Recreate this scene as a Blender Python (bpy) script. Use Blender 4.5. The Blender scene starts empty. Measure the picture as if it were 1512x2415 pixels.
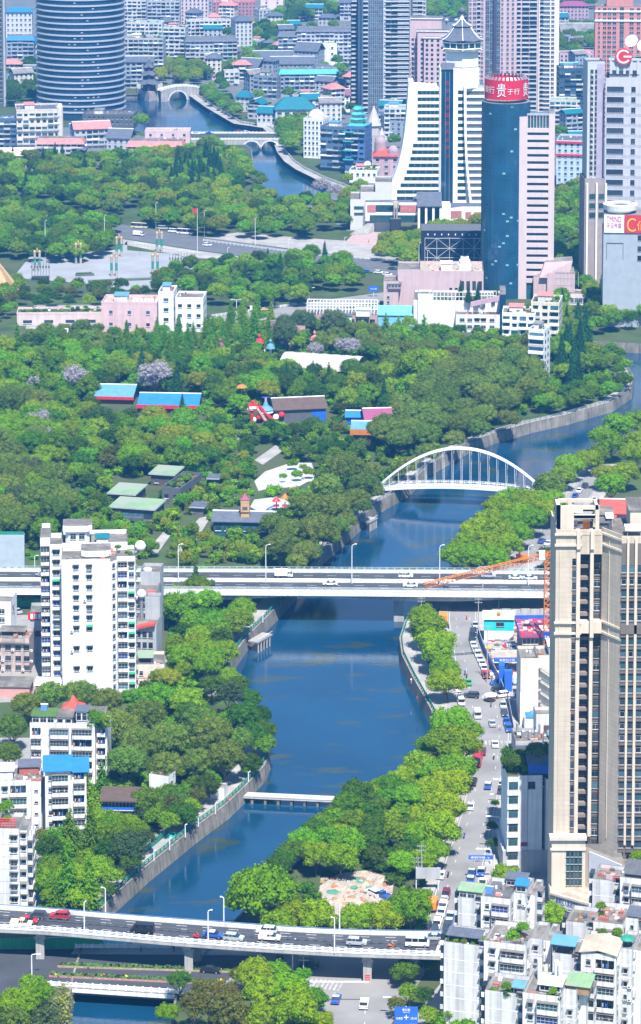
import bpy,bmesh,math,random
import numpy as np
from math import sin,cos,pi,radians as R,sqrt,atan2
from mathutils import Vector,Matrix
S=bpy.context.scene
random.seed(7)
rnd=random.Random(11)
# ---------- camera
CAMZ,PITCH,FPX,CY=290.0,R(6.7),7010.0,72.0
cam=bpy.data.cameras.new('camera');camo=bpy.data.objects.new('camera',cam)
S.collection.objects.link(camo);S.camera=camo
cam.sensor_fit='HORIZONTAL';cam.sensor_width=36;cam.lens=36*FPX/1512
cam.shift_y=-(1207.5-CY)/1512;cam.clip_start=5;cam.clip_end=20000
camo.location=(0,0,CAMZ);camo.rotation_euler=(pi/2-PITCH,0,0)
# ---------- sky, sun, exposure
SUN=Vector((0.106,-0.492,0.864)).normalized()
w=bpy.data.worlds.new('World');S.world=w;w.use_nodes=True
nt=w.node_tree
sky=nt.nodes.new('ShaderNodeTexSky');sky.sky_type='NISHITA';sky.sun_disc=False
sky.sun_elevation=math.asin(SUN.z);sky.sun_rotation=atan2(SUN.x,SUN.y)
sky.air_density=1.0;sky.dust_density=0.1;sky.ozone_density=5.0
nt.links.new(sky.outputs[0],nt.nodes['Background'].inputs[0])
nt.nodes['Background'].inputs[1].default_value=0.10
sl=bpy.data.lights.new('sun','SUN');sl.energy=5.0;sl.angle=R(0.55);sl.color=(1.0,0.955,0.88)
so=bpy.data.objects.new('sun',sl);S.collection.objects.link(so)
so.rotation_euler=SUN.to_track_quat('Z','Y').to_euler();so.location=(400,200,600)
S.view_settings.view_transform='Standard';S.view_settings.look='None'
S.view_settings.gamma=1;S.view_settings.use_curve_mapping=False
S.view_settings.exposure=1.0
HAZE=0.00016
HAZE_COL=(0.10,0.45,1.0)
S.cycles.use_denoising=True
S.cycles.max_bounces=6;S.cycles.diffuse_bounces=2;S.cycles.glossy_bounces=3;S.cycles.transmission_bounces=2
S.cycles.volume_bounces=0;S.cycles.transparent_max_bounces=4
S.cycles.caustics_reflective=False;S.cycles.caustics_refractive=False
# ---------- picture <-> place
_c,_s=cos(PITCH),sin(PITCH)
def g(x,y,h=0.0):
 """the point at height h seen at photo position x, y (1512 x 2415)"""
 a,b=(x-756)/FPX,(CY-y)/FPX
 d=Vector((a,_c+b*_s,-_s+b*_c))
 return Vector((0,0,CAMZ))+d*((h-CAMZ)/d.z)
def px(P):
 r=Vector(P)-Vector((0,0,CAMZ));dep=r.y*_c-r.z*_s;v=r.y*_s+r.z*_c
 return 756+FPX*r.x/dep,CY-FPX*v/dep,FPX/dep
def zat(P,y):
 """height of the point above P that shows at row y"""
 t=(CY-y)/FPX;ry=P[1]
 return CAMZ+ry*(t*_c-_s)/(_c+t*_s)
def lerp(a,b,t):return a+(b-a)*t
# ---------- materials
MATS={}
def N(t,k,**kw):
 n=t.nodes.new(k)
 for a,v in kw.items():setattr(n,a,v)
 return n
def mat(name,col,rough=0.8,noise=0.12,scale=0.35,metal=0.0,rndv=0.0,streak=0.0,spec=0.3,bump=0.0,emit=0.0,brick=None,tint=None):
 """principled surface whose colour varies by a noise, by rain streaks, by the object, or carries a tile joint pattern"""
 if name in MATS:return MATS[name]
 m=bpy.data.materials.new(name);m.use_nodes=True;t=m.node_tree;L=t.links.new
 b=t.nodes['Principled BSDF']
 b.inputs['Roughness'].default_value=rough;b.inputs['Metallic'].default_value=metal
 b.inputs['Specular IOR Level'].default_value=spec
 tc=N(t,'ShaderNodeTexCoord')
 cur=N(t,'ShaderNodeRGB');cur.outputs[0].default_value=(*col,1);cur=cur.outputs[0]
 def mul(cur,fac):
  x=N(t,'ShaderNodeMix',data_type='RGBA',blend_type='MULTIPLY');x.inputs[0].default_value=1
  L(cur,x.inputs[6]);L(fac,x.inputs[7]);return x.outputs[2]
 def ramp(src,lo,hi,a=0.3,z=0.7):
  r=N(t,'ShaderNodeMapRange');r.inputs[1].default_value=a;r.inputs[2].default_value=z
  r.inputs[3].default_value=lo;r.inputs[4].default_value=hi;L(src,r.inputs[0]);return r.outputs[0]
 nz=None
 if noise:
  nz=N(t,'ShaderNodeTexNoise');nz.inputs['Scale'].default_value=scale;nz.inputs['Detail'].default_value=6
  L(tc.outputs['Object'],nz.inputs['Vector'])
  cur=mul(cur,ramp(nz.outputs[0],1-noise,1+noise))
  if tint:
   n2=N(t,'ShaderNodeTexNoise');n2.inputs['Scale'].default_value=scale*0.37;n2.inputs['Detail'].default_value=4
   L(tc.outputs['Object'],n2.inputs['Vector'])
   x=N(t,'ShaderNodeMix',data_type='RGBA');L(ramp(n2.outputs[0],0,1,.42,.62),x.inputs[0]);L(cur,x.inputs[6]);x.inputs[7].default_value=(*tint,1);cur=x.outputs[2]
 if streak:
  mp=N(t,'ShaderNodeMapping');mp.inputs['Scale'].default_value=(1.1,1.1,0.05);L(tc.outputs['Object'],mp.inputs[0])
  s=N(t,'ShaderNodeTexNoise');s.inputs['Scale'].default_value=1.0;s.inputs['Detail'].default_value=5
  L(mp.outputs[0],s.inputs['Vector'])
  cur=mul(cur,ramp(s.outputs[0],1-streak,1.04,.3,.58))
 if brick:
  bw,bh,jc=brick
  mp=N(t,'ShaderNodeMapping');mp.inputs['Rotation'].default_value=(R(90),0,0)
  cx=N(t,'ShaderNodeSeparateXYZ');L(tc.outputs['Object'],cx.inputs[0])
  ad=N(t,'ShaderNodeMath',operation='ADD');L(cx.outputs[0],ad.inputs[0]);L(cx.outputs[1],ad.inputs[1])
  cb=N(t,'ShaderNodeCombineXYZ');L(ad.outputs[0],cb.inputs[0]);L(cx.outputs[2],cb.inputs[1])
  bt=N(t,'ShaderNodeTexBrick');bt.offset=0.0;bt.inputs['Scale'].default_value=1;bt.inputs['Mortar Size'].default_value=0.035
  bt.inputs['Brick Width'].default_value=bw;bt.inputs['Row Height'].default_value=bh
  bt.inputs['Color1'].default_value=(1,1,1,1);bt.inputs['Color2'].default_value=(.93,.93,.93,1);bt.inputs['Mortar'].default_value=(jc,jc,jc,1)
  L(cb.outputs[0],bt.inputs['Vector']);cur=mul(cur,bt.outputs[0])
 if rndv:
  oi=N(t,'ShaderNodeObjectInfo');cur=mul(cur,ramp(oi.outputs['Random'],1-rndv,1+rndv,0,1))
 L(cur,b.inputs['Base Color'])
 if bump and nz:
  bp=N(t,'ShaderNodeBump');bp.inputs['Strength'].default_value=bump;bp.inputs['Distance'].default_value=0.2
  L(nz.outputs[0],bp.inputs['Height']);L(bp.outputs[0],b.inputs['Normal'])
 if emit:
  b.inputs['Emission Color'].default_value=(*col,1);b.inputs['Emission Strength'].default_value=emit
 MATS[name]=m;return m
# ---------- meshes
class MB:
 """collects shapes for one mesh object; every face carries a material"""
 def __init__(s):s.v,s.f,s.m,s.mats=[],[],[],[]
 def mi(s,m):
  if m not in s.mats:s.mats.append(m)
  return s.mats.index(m)
 def face(s,pts,m):
  i=len(s.v);s.v+=[tuple(p)for p in pts];s.f.append(tuple(range(i,i+len(pts))));s.m.append(s.mi(m))
 def hexa(s,p,m,mt=None):
  """p: four bottom points (ccw seen from above), four top points"""
  i=len(s.v);s.v+=[tuple(q)for q in p]
  for k,f in enumerate(((3,2,1,0),(4,5,6,7),(0,1,5,4),(1,2,6,5),(2,3,7,6),(3,0,4,7))):
   s.f.append(tuple(i+q for q in f));s.m.append(s.mi(mt if(mt and k==1)else m))
 def box(s,x0,x1,y0,y1,z0,z1,m,mt=None):
  s.hexa([(x0,y0,z0),(x1,y0,z0),(x1,y1,z0),(x0,y1,z0),(x0,y0,z1),(x1,y0,z1),(x1,y1,z1),(x0,y1,z1)],m,mt)
 def prism(s,poly,z0,z1,m,mt=None):
  n=len(poly);a=sum(poly[i][0]*poly[(i+1)%n][1]-poly[(i+1)%n][0]*poly[i][1]for i in range(n))
  if a<0:poly=poly[::-1]
  i=len(s.v);s.v+=[(p[0],p[1],z0)for p in poly]+[(p[0],p[1],z1)for p in poly]
  for k in range(n):
   q=(k+1)%n;s.f.append((i+k,i+q,i+n+q,i+n+k));s.m.append(s.mi(m))
  s.f.append(tuple(i+n+k for k in range(n)));s.m.append(s.mi(mt or m))
  s.f.append(tuple(i+k for k in reversed(range(n))));s.m.append(s.mi(m))
 def tube(s,a,b,r,m,n=6,r2=None,cap=True):
  a,b=Vector(a),Vector(b);d=(b-a)
  if d.length<1e-6:return
  d.normalize();u=d.orthogonal().normalized();v=d.cross(u);r2=r if r2 is None else r2
  i=len(s.v)
  for P,rr in((a,r),(b,r2)):
   for k in range(n):
    t=2*pi*(k+.5)/n;s.v.append(tuple(P+(u*cos(t)+v*sin(t))*rr))
  for k in range(n):
   q=(k+1)%n;s.f.append((i+k,i+q,i+n+q,i+n+k));s.m.append(s.mi(m))
  if cap:
   s.f.append(tuple(i+n+k for k in range(n)));s.m.append(s.mi(m))
   s.f.append(tuple(i+k for k in reversed(range(n))));s.m.append(s.mi(m))
 def path(s,pts,r,m,n=6):
  for a,b in zip(pts[:-1],pts[1:]):s.tube(a,b,r,m,n)
 def lathe(s,prof,m,n=16,c=(0,0,0),a0=0.0):
  """prof: (radius, z) from the bottom up"""
  i=len(s.v);k=len(prof)
  for j in range(n):
   t=a0+2*pi*j/n
   for r,z in prof:s.v.append((c[0]+r*cos(t),c[1]+r*sin(t),c[2]+z))
  for j in range(n):
   q=(j+1)%n
   for h in range(k-1):
    s.f.append((i+j*k+h,i+q*k+h,i+q*k+h+1,i+j*k+h+1));s.m.append(s.mi(m))
 def dome(s,c,r,m,n=14,rz=None,k=6):
  rz=rz or r
  s.lathe([(r*cos(a*pi/2/k),rz*sin(a*pi/2/k))for a in range(k+1)],m,n,c)
 def ball(s,c,r,m,n=10,k=6,rz=None):
  rz=rz or r
  s.lathe([(r*sin(a*pi/k),-rz*cos(a*pi/k))for a in range(k+1)],m,n,c)
 def strip(s,A,B,m):
  """quads between two polylines of equal length"""
  for i in range(len(A)-1):s.face([A[i],A[i+1],B[i+1],B[i]],m)
 def mesh(s,name):
  me=bpy.data.meshes.new(name);me.from_pydata(s.v,[],s.f)
  for m in s.mats:me.materials.append(m)
  me.polygons.foreach_set('material_index',s.m);me.update();return me
 def build(s,name,parent=None,loc=(0,0,0),rz=0.0):
  return link(name,s.mesh(name),parent,loc,rz)
def link(name,me,parent=None,loc=(0,0,0),rz=0.0,sc=None):
 o=bpy.data.objects.new(name,me);S.collection.objects.link(o);o.location=loc
 if rz:o.rotation_euler.z=rz
 if sc is not None:o.scale=sc if hasattr(sc,'__len__')else(sc,sc,sc)
 if parent:o.parent=parent
 return o
def tag(o,label=None,cat=None,group=None,kind=None):
 for k,v in(('label',label),('category',cat),('group',group),('kind',kind)):
  if v:o[k]=v
 return o
def copy_tree(o,parent=None):
 c=o.copy();S.collection.objects.link(c)
 if parent:c.parent=parent
 for ch in list(o.children):copy_tree(ch,c)
 return c
def structure(name,mb,label=None):
 return tag(mb.build(name),label,None,None,'structure')
class Thing:
 """an Empty at the base, with its parts collected in self.mb(part) and built by done()"""
 def __init__(s,name,label,cat,loc=(0,0,0),yaw=0.0,group=None):
  s.o=link(name,None,None,loc,yaw);tag(s.o,label,cat,group);s.P=Vector(loc);s.parts={};s.yaw=yaw
  s.sc=px(s.P)[2];s.x0=px(s.P)[0]
 def X(s,x):return(x-s.x0)/s.sc
 def Z(s,y):return zat(s.P,y)-s.P.z
 def mb(s,part):
  if part not in s.parts:s.parts[part]=MB()
  return s.parts[part]
 def sub(s,name,me,loc,rz=0.0,sc=None):return link(name,me,s.o,loc,rz,sc)
 def done(s,stuff=()):
  out={}
  for k,b in s.parts.items():
   if b.f:
    out[k]=b.build(k,s.o)
    if k in stuff:out[k]['kind']='stuff'
  s.built=out;return s.o
# ---------- palette
M=dict(soil=mat('soil',(.05,.085,.022),.95,.35,.1,tint=(.075,.085,.04)),lawn=mat('lawn',(.07,.14,.03),.95,.3,.15),asphalt=mat('asphalt',(.22,.215,.215),.85,.2,.12,tint=(.26,.25,.245)),dark_asphalt=mat('dark_asphalt',(.055,.06,.07),.8,.2,.12),concrete=mat('concrete',(.40,.39,.37),.85,.15,.25,streak=.25),paving=mat('paving',(.36,.34,.32),.85,.16,.3,tint=(.29,.28,.27)),plaza=mat('plaza',(.29,.30,.32),.8,.12,.07),yard=mat('yard',(.27,.265,.25),.9,.12,.3),rubble=mat('rubble',(.42,.35,.28),.95,.3,.5,tint=(.34,.30,.26)),white_line=mat('white_line',(.52,.52,.51),.7,.2,1.5),yellow_line=mat('yellow_line',(.6,.45,.08),.7,.2,1.5),wallstone=mat('wallstone',(.27,.245,.21),.9,.2,.4,streak=.45,tint=(.19,.18,.15)),white=mat('white',(.80,.80,.79),.65,.05,.4,streak=.22),plain_white=mat('plain_white',(.8,.8,.8),.5,.04,1),facade=mat('facade',(.74,.73,.71),.7,.08,.3,streak=.38),tile_white=mat('tile_white',(.64,.64,.64),.6,.08,.3,streak=.34,brick=(1.0,.5,.92)),beige=mat('beige',(.56,.48,.39),.7,.06,.3,streak=.12,brick=(2.4,1.2,.72)),beige_plain=mat('beige_plain',(.60,.52,.425),.7,.06,.3,streak=.12),pink=mat('pink',(.56,.41,.42),.7,.05,.3,streak=.1),rose=mat('rose',(.60,.30,.27),.8,.1,.4),grey=mat('grey',(.42,.43,.45),.75,.08,.3,streak=.15),dark_grey=mat('dark_grey',(.11,.115,.125),.7,.15,.5),black=mat('black',(.03,.032,.036),.5,.1,.5),roof_grey=mat('roof_grey',(.22,.21,.20),.9,.25,.3,tint=(.15,.145,.14)),roof_stain=mat('roof_stain',(.19,.175,.16),.95,.4,.35,tint=(.11,.105,.095)),blue_roof=mat('blue_roof',(.03,.19,.50),.45,.1,.4),sky_roof=mat('sky_roof',(.11,.28,.38),.5,.12,.6),teal_roof=mat('teal_roof',(.012,.15,.20),.5,.12,.4),mint_roof=mat('mint_roof',(.06,.38,.37),.5,.12,.4),red_roof=mat('red_roof',(.55,.08,.06),.6,.15,.5),coral_roof=mat('coral_roof',(.55,.20,.19),.75,.18,.5),pink_roof=mat('pink_roof',(.27,.07,.15),.6,.1,.4),green_roof=mat('green_roof',(.20,.33,.18),.8,.15,.3,tint=(.27,.31,.25)),slate=mat('slate',(.10,.115,.15),.7,.18,.5),brown_roof=mat('brown_roof',(.11,.075,.06),.8,.15,.5),glass=mat('glass',(.025,.04,.055),.12,.35,.8,rndv=.7,spec=.6),glass_teal=mat('glass_teal',(.02,.075,.09),.12,.35,.8,rndv=.4,spec=.6),glass_blue=mat('glass_blue',(.010,.058,.115),.1,.3,.12,rndv=.3,spec=.7),curtain=mat('curtain',(.05,.11,.15),.5,.4,.8,rndv=.6),blue_curtain=mat('blue_curtain',(.025,.055,.22),.5,.3,.8,rndv=.3),frame=mat('frame',(.46,.47,.48),.5,.05,1),dark_frame=mat('dark_frame',(.14,.13,.12),.6,.1,1),metal=mat('metal',(.45,.46,.47),.4,.1,.8,metal=.6),lamp_white=mat('lamp_white',(.72,.73,.74),.5,.05,1),rail_white=mat('rail_white',(.72,.72,.71),.6,.08,.6,streak=.2),rail_green=mat('rail_green',(.03,.24,.17),.6,.15,.6),orange=mat('orange',(.58,.18,.02),.6,.1,.6),yellow=mat('yellow',(.75,.45,.02),.6,.1,.6),red=mat('red',(.62,.03,.04),.5,.1,.5),blue=mat('blue',(.03,.13,.55),.5,.1,.5),cyan=mat('cyan',(.03,.55,.56),.5,.08,.5),green=mat('green',(.02,.28,.12),.6,.15,.3),statue=mat('statue',(.40,.35,.30),.8,.08,.6,streak=.15),wood=mat('wood',(.33,.21,.11),.8,.2,.8),brick_red=mat('brick_red',(.42,.13,.10),.9,.2,.8),gold=mat('gold',(.50,.34,.16),.6,.15,.4),)
def water_mat():
 m=bpy.data.materials.new('water');m.use_nodes=True;t=m.node_tree;L=t.links.new;b=t.nodes['Principled BSDF']
 tc=N(t,'ShaderNodeTexCoord')
 def noise(sc,det,vec=None,st=None):
  n=N(t,'ShaderNodeTexNoise');n.inputs['Scale'].default_value=sc;n.inputs['Detail'].default_value=det
  if st:
   mp=N(t,'ShaderNodeMapping');mp.inputs['Scale'].default_value=st;mp.inputs['Rotation'].default_value=(0,0,R(-25));L(tc.outputs['Object'],mp.inputs[0]);L(mp.outputs[0],n.inputs['Vector'])
  else:L(tc.outputs['Object'],n.inputs['Vector'])
  return n.outputs[0]
 def rng(src,a,z,lo,hi):
  r=N(t,'ShaderNodeMapRange');r.inputs[1].default_value=a;r.inputs[2].default_value=z;r.inputs[3].default_value=lo;r.inputs[4].default_value=hi;L(src,r.inputs[0]);return r.outputs[0]
 mx=N(t,'ShaderNodeMix',data_type='RGBA');L(rng(noise(.03,5),.35,.65,0,1),mx.inputs[0])
 mx.inputs[6].default_value=(.004,.036,.084,1);mx.inputs[7].default_value=(.005,.047,.106,1)  # some blue of the reflected sky is put into the base colour
 m2=N(t,'ShaderNodeMix',data_type='RGBA');L(rng(noise(.06,7,st=(1,2.2,1)),.57,.64,0,.75),m2.inputs[0]);L(mx.outputs[2],m2.inputs[6]);m2.inputs[7].default_value=(.040,.050,.024,1)
 L(m2.outputs[2],b.inputs['Base Color'])
 b.inputs['Roughness'].default_value=.04;b.inputs['IOR'].default_value=1.6;b.inputs['Specular IOR Level'].default_value=.5
 L(rng(noise(.018,4,st=(1,2.5,1)),.4,.62,.03,.16),b.inputs['Roughness'])
 bp=N(t,'ShaderNodeBump');bp.inputs['Strength'].default_value=.08;bp.inputs['Distance'].default_value=.25
 ad=N(t,'ShaderNodeMath',operation='ADD');L(noise(.9,3,st=(.6,1.6,1)),ad.inputs[0]);L(noise(.12,3),ad.inputs[1])
 L(ad.outputs[0],bp.inputs['Height']);L(bp.outputs[0],b.inputs['Normal'])
 return m
M['water']=water_mat()
# ---------- river and land
def world(pts,z=0.0):return[g(x,y,z)for x,y in pts]
LEFT=[(150,2470),(165,2350),(176,2300),(196,2235),(226,2160),(268,2117),(349,2044),(455,1958),(536,1898),(586,1850),(624,1809),(636,1779),(634,1755),(612,1712),(575,1672),(541,1640),(530,1610),(543,1561),(581,1506),(622,1465),(672,1415),(720,1360),(750,1314),(841,1233),(891,1187),(962,1147),(1008,1101),(1104,1046),(1169,1023),(1255,998),(1336,980),(1442,950),(1488,919),(1495,889),(1480,866),(1440,850),(1385,840)]
FAR=[(1385,806),(1512,813),(1640,822)]
RIGHT=[(1640,985),(1512,1030),(1430,1062),(1330,1105),(1262,1150),(1190,1228),(1100,1330),(1010,1405),(955,1465),(942,1506),(947,1546),(972,1597),(1003,1652),(1025,1693),(1024,1735),(1010,1785),(965,1850),(890,1890),(838,1912),(770,1972),(672,2060),(585,2140),(520,2205),(450,2290),(412,2350),(398,2470)]
UPPER=[(270,222),(330,222),(440,206),(505,252),(571,290),(640,300),(664,325),(676,358),(694,380),(720,398),(770,422),(830,444),(800,492),(640,494),(622,440),(597,405),(592,352),(560,332),(445,322),(340,314),(270,302)]
WZ=-3.8
river=world(LEFT+FAR+RIGHT);upper=world(UPPER)
bm=bmesh.new()
def ring(pts):
 vs=[bm.verts.new((p.x,p.y,0))for p in pts]
 return[bm.edges.new((vs[i],vs[(i+1)%len(vs)]))for i in range(len(vs))]
from mathutils.geometry import tessellate_polygon
outer=[Vector((-2500,250,0)),Vector((2500,250,0)),Vector((2500,7000,0)),Vector((-2500,7000,0))]
tri=tessellate_polygon([outer,river,upper]);allp=outer+river+upper
b=MB()
for t in tri:
 p=[allp[i]for i in t]
 if(p[1]-p[0]).cross(p[2]-p[0]).z<0:p.reverse()
 b.face(p,M['soil'])
structure('ground',b)
for nm,z,poly in(('river',WZ,river),('upper_river',WZ+.6,upper)):
 b=MB();c=sum((p.xy for p in poly),Vector((0,0)))/len(poly)
 q=[Vector(((p.x-c.x)*1.06+c.x,(p.y-c.y)*1.02+c.y,z))for p in poly]
 x0,x1=min(p.x for p in q)-20,max(p.x for p in q)+20;y0,y1=min(p.y for p in q)-10,max(p.y for p in q)+10
 b.face([(x0,y0,z),(x1,y0,z),(x1,y1,z),(x0,y1,z)],M['water'])
 structure(nm,b)
def resample(P,d):
 out,acc=[P[0].copy()],0.0
 for a,c in zip(P[:-1],P[1:]):
  L=(c-a).length
  t=d-acc
  while t<=L:
   out.append(a.lerp(c,t/L));t+=d
  acc=L-(t-d)
 return out
def smooth(P,k=2):
 for _ in range(k):
  Q=[P[0]]
  for a,c in zip(P[:-1],P[1:]):Q+=[a.lerp(c,.25),a.lerp(c,.75)]
  P=Q+[P[-1]]
 return P
def offset(P,d):
 out=[]
 for i,p in enumerate(P):
  a,c=P[max(i-1,0)],P[min(i+1,len(P)-1)]
  t=(c-a);t.z=0;t.normalize();out.append(p+Vector((-t.y,t.x,0))*d)
 return out
def lift(P,z):return[Vector((p.x,p.y,z))for p in P]
def embankment(pts,side,z0=WZ-.3,mt='wallstone',upto=.35):
 """a retaining wall along the bank; side +1 = land to the left of travel"""
 P=[p.copy()for p in pts];b=MB();m=M[mt];I=offset(P,side*.9);J=offset(P,-side*.45)
 b.strip(lift(J,z0),lift(P,0),m);b.strip(lift(P,0),lift(P,upto),m);b.strip(lift(P,upto),lift(offset(P,side*.5),upto),m);b.strip(lift(offset(P,side*.5),upto),lift(offset(P,side*.5),-.5),m)
 return structure('embankment_wall',b)
wl=[p for p in river[:len(LEFT)]]
embankment(wl,1)
embankment(river[len(LEFT):len(LEFT)+3],1)
embankment(river[len(LEFT)+3:],1)
embankment(upper+[upper[0]],-1,WZ)
def patch(name,pts,m,z,hole=None):
 b=MB();P=[g(x,y,0)if not isinstance(x,Vector)else x for x,y in pts];P=lift(P,z)
 for t in tessellate_polygon([P]):
  p=[P[i]for i in t]
  if(p[1]-p[0]).cross(p[2]-p[0]).z<0:p.reverse()
  b.face(p,m)
 return structure(name,b)
def strip_patch(name,A,B,m,z):
 b=MB();b.strip(lift(A,z),lift(B,z),m);return structure(name,b)
iA=slice(4,13);iB=slice(15,21);iC=slice(22,35)
for nm,sl_,w_ in(('promenade',iA,7.5),('promenade',iB,7.0),('promenade',iC,5.0)):
 P=river[sl_];strip_patch(nm,offset(P,.5),offset(P,w_),M['paving'],.02)
RB=river[len(LEFT)+3:]
strip_patch('promenade',offset(RB[7:15],.5),offset(RB[7:15],6.5),M['paving'],.02)
P=upper[2:12];strip_patch('promenade',offset(P,-.5),offset(P,-6),M['paving'],.02)
ROAD_L=[(985,2260),(1005,2180),(1028,2090),(1052,2020),(1075,1960),(1092,1900),(1106,1830),(1106,1760),(1086,1690),(1080,1640),(1072,1560),(1062,1500),(1056,1460),(1062,1415),(1135,1350),(1238,1270),(1332,1180),(1398,1095)]
ROAD_R=[(1100,2260),(1110,2180),(1130,2090),(1148,2020),(1158,1960),(1172,1900),(1186,1830),(1204,1760),(1206,1690),(1192,1640),(1166,1560),(1140,1500),(1122,1460),(1130,1415),(1222,1350),(1308,1270),(1386,1190),(1440,1095)]
RL,RR=smooth(world(ROAD_L)),smooth(world(ROAD_R))
strip_patch('road',RL,RR,M['asphalt'],.03)
strip_patch('pavement',RR,offset(RR,-4.5),M['paving'],.12)
strip_patch('pavement',offset(RL,3.0),RL,M['paving'],.12)
def dashes(name,P,on,off,w,m,z):
 b=MB();Q=resample(P,on+off)
 for i in range(len(Q)-1):
  d=(Q[i+1]-Q[i]);d.z=0;L=d.length
  if L<.1:continue
  d/=L;n=Vector((-d.y,d.x,0))*w/2;a,c=Q[i],Q[i]+d*on
  b.face([(p.x,p.y,z)for p in(a-n,c-n,c+n,a+n)],m)
 return structure(name,b)
def midline(A,B,t):return[a.lerp(c,t)for a,c in zip(A,B)]
for t in(.27,.74):dashes('lane_marking',midline(RL,RR,t),2.0,6,.14,M['white_line'],.045)
dashes('lane_marking',midline(RL,RR,.04),6,.01,.15,M['white_line'],.045)
dashes('lane_marking',midline(RL,RR,.95),6,.01,.15,M['white_line'],.045)
def zebra(c,along,n,w,ln,m=None,z=.047):
 b=MB();along=along.normalized();nrm=Vector((-along.y,along.x,0))
 for i in range(n):
  p=c+nrm*(i-(n-1)/2)*w*2
  b.face([(q.x,q.y,z)for q in(p-nrm*w/2-along*ln/2,p+nrm*w/2-along*ln/2,p+nrm*w/2+along*ln/2,p-nrm*w/2+along*ln/2)],m or mat('worn_line',(.36,.355,.35),.8,.3,.8))
 return structure('zebra_crossing',b)
zebra(g(1130,1643),Vector((0,1,0)),11,.55,3.2)
zebra(g(1160,1752),Vector((0,1,0)),12,.55,3.0)
patch('road',[(-40,2360),(-40,2225),(205,2222),(700,2225),(1060,2235),(1120,2215),(1140,2440),(900,2470),(780,2420),(700,2330),(440,2352),(400,2350),(165,2345)][:0]or[(-40,2350),(-40,2232),(180,2236),(180,2320)],M['dark_asphalt'],.03)
patch('road',[(440,2345),(470,2240),(1010,2240),(1000,2300),(920,2420),(905,2480),(800,2480),(770,2400),(700,2345)],M['asphalt'],.03)
patch('pavement',[(-40,2240),(-40,2216),(220,2208),(236,2222),(215,2240)],M['paving'],.12)
patch('pavement',[(460,2246),(520,2215),(1000,2222),(1010,2240)],M['paving'],.12)
zebra(g(762,2322),Vector((.25,1,0)),9,.5,5.0)
dashes('lane_marking',smooth(world([(800,2460),(805,2400),(830,2360),(880,2320)])),40,.01,.15,M['white_line'],.045)
dashes('lane_marking',smooth(world([(862,2460),(858,2400),(868,2350)])),3,4,.15,M['white_line'],.045)
patch('yard_ground',[(1100,2240),(1120,2150),(1150,2010),(1180,1880),(1210,1750),(1200,1660),(1150,1530),(1128,1450),(1140,1400),(1600,1400),(1650,2500),(900,2500)],M['yard'],.006)
patch('yard_ground',[(-60,1450),(330,1450),(420,1600),(330,1640),(-60,1660)],M['yard'],.006)
patch('yard_ground',[(-60,1740),(80,1740),(250,1810),(230,1960),(90,2080),(90,2150),(-60,2150)],M['yard'],.006)
patch('blue_court',[(60,2072),(100,2068),(100,2140),(62,2140)],mat('court_blue',(.05,.25,.55),.7,.3,.4,tint=(.3,.4,.45)),.02)
patch('plaza',[(30,655),(70,606),(282,588),(300,568),(300,590),(420,600),(470,628),(420,650),(340,690),(200,668)],M['plaza'],.012)
patch('road',[(-40,500),(60,488),(200,520),(282,528),(480,560),(700,590),(1000,630),(1010,672),(880,640),(640,612),(470,590),(290,562),(150,540),(-40,520)],mat('boulevard',(.12,.125,.135),.8,.15,.15),.02)
patch('pavement',[(480,560),(560,548),(700,560),(880,572),(1000,600),(1000,628),(700,588)],M['paving'],.012)
patch('pavement',[(290,564),(470,592),(640,614),(640,622),(440,606),(290,576)],M['paving'],.012)
patch('road',[(430,770),(520,742),(700,716),(900,690),(1000,680),(1000,700),(900,712),(720,738),(560,765)],M['asphalt'],.02)
patch('car_park',[(60,775),(80,720),(260,718),(240,775)],M['yard'],.012)
patch('city_ground',[(1300,640),(1250,470),(820,545),(700,470),(860,440),(690,330),(600,250),(500,215),(300,180),(-80,200),(-80,-60),(1600,-60),(1600,640)],mat('city_ground',(.14,.15,.155),.9,.15,.05),.006)
patch('city_ground',[(-60,410),(-60,300),(250,300),(330,320),(480,335),(470,380),(200,400)],mat('city_ground',(.2,.2,.2)),.006)
patch('square',[(600,1135),(625,1112),(690,1090),(735,1092),(745,1125),(700,1150),(640,1150),(610,1158)],mat('square_white',(.42,.415,.41),.8,.12,.25),.014)
patch('play_ground',[(590,1195),(600,1178),(650,1172),(690,1185),(675,1205),(620,1212)],mat('square_white',(.6,.6,.6)),.014)
patch('path',[(430,1265),(470,1222),(500,1215),(470,1262),(440,1310),(415,1310)],M['paving'],.014)
patch('path',[(345,1300),(385,1255),(405,1258),(372,1304)],M['paving'],.014)
patch('path',[(200,1200),(250,1170),(262,1176),(214,1210)],M['paving'],.014)
patch('path',[(128,1120),(150,1140),(150,1160),(120,1130)],M['rubble'],.014)
patch('path',[(600,1085),(650,1050),(668,1062),(620,1096)],M['paving'],.014)
patch('path',[(520,1050),(560,1010),(575,1020),(545,1060)],M['paving'],.014)
patch('cleared_lot',[(735,2135),(760,2085),(800,2060),(870,2052),(930,2075),(925,2110),(890,2150),(800,2160)],M['rubble'],.02)
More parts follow.
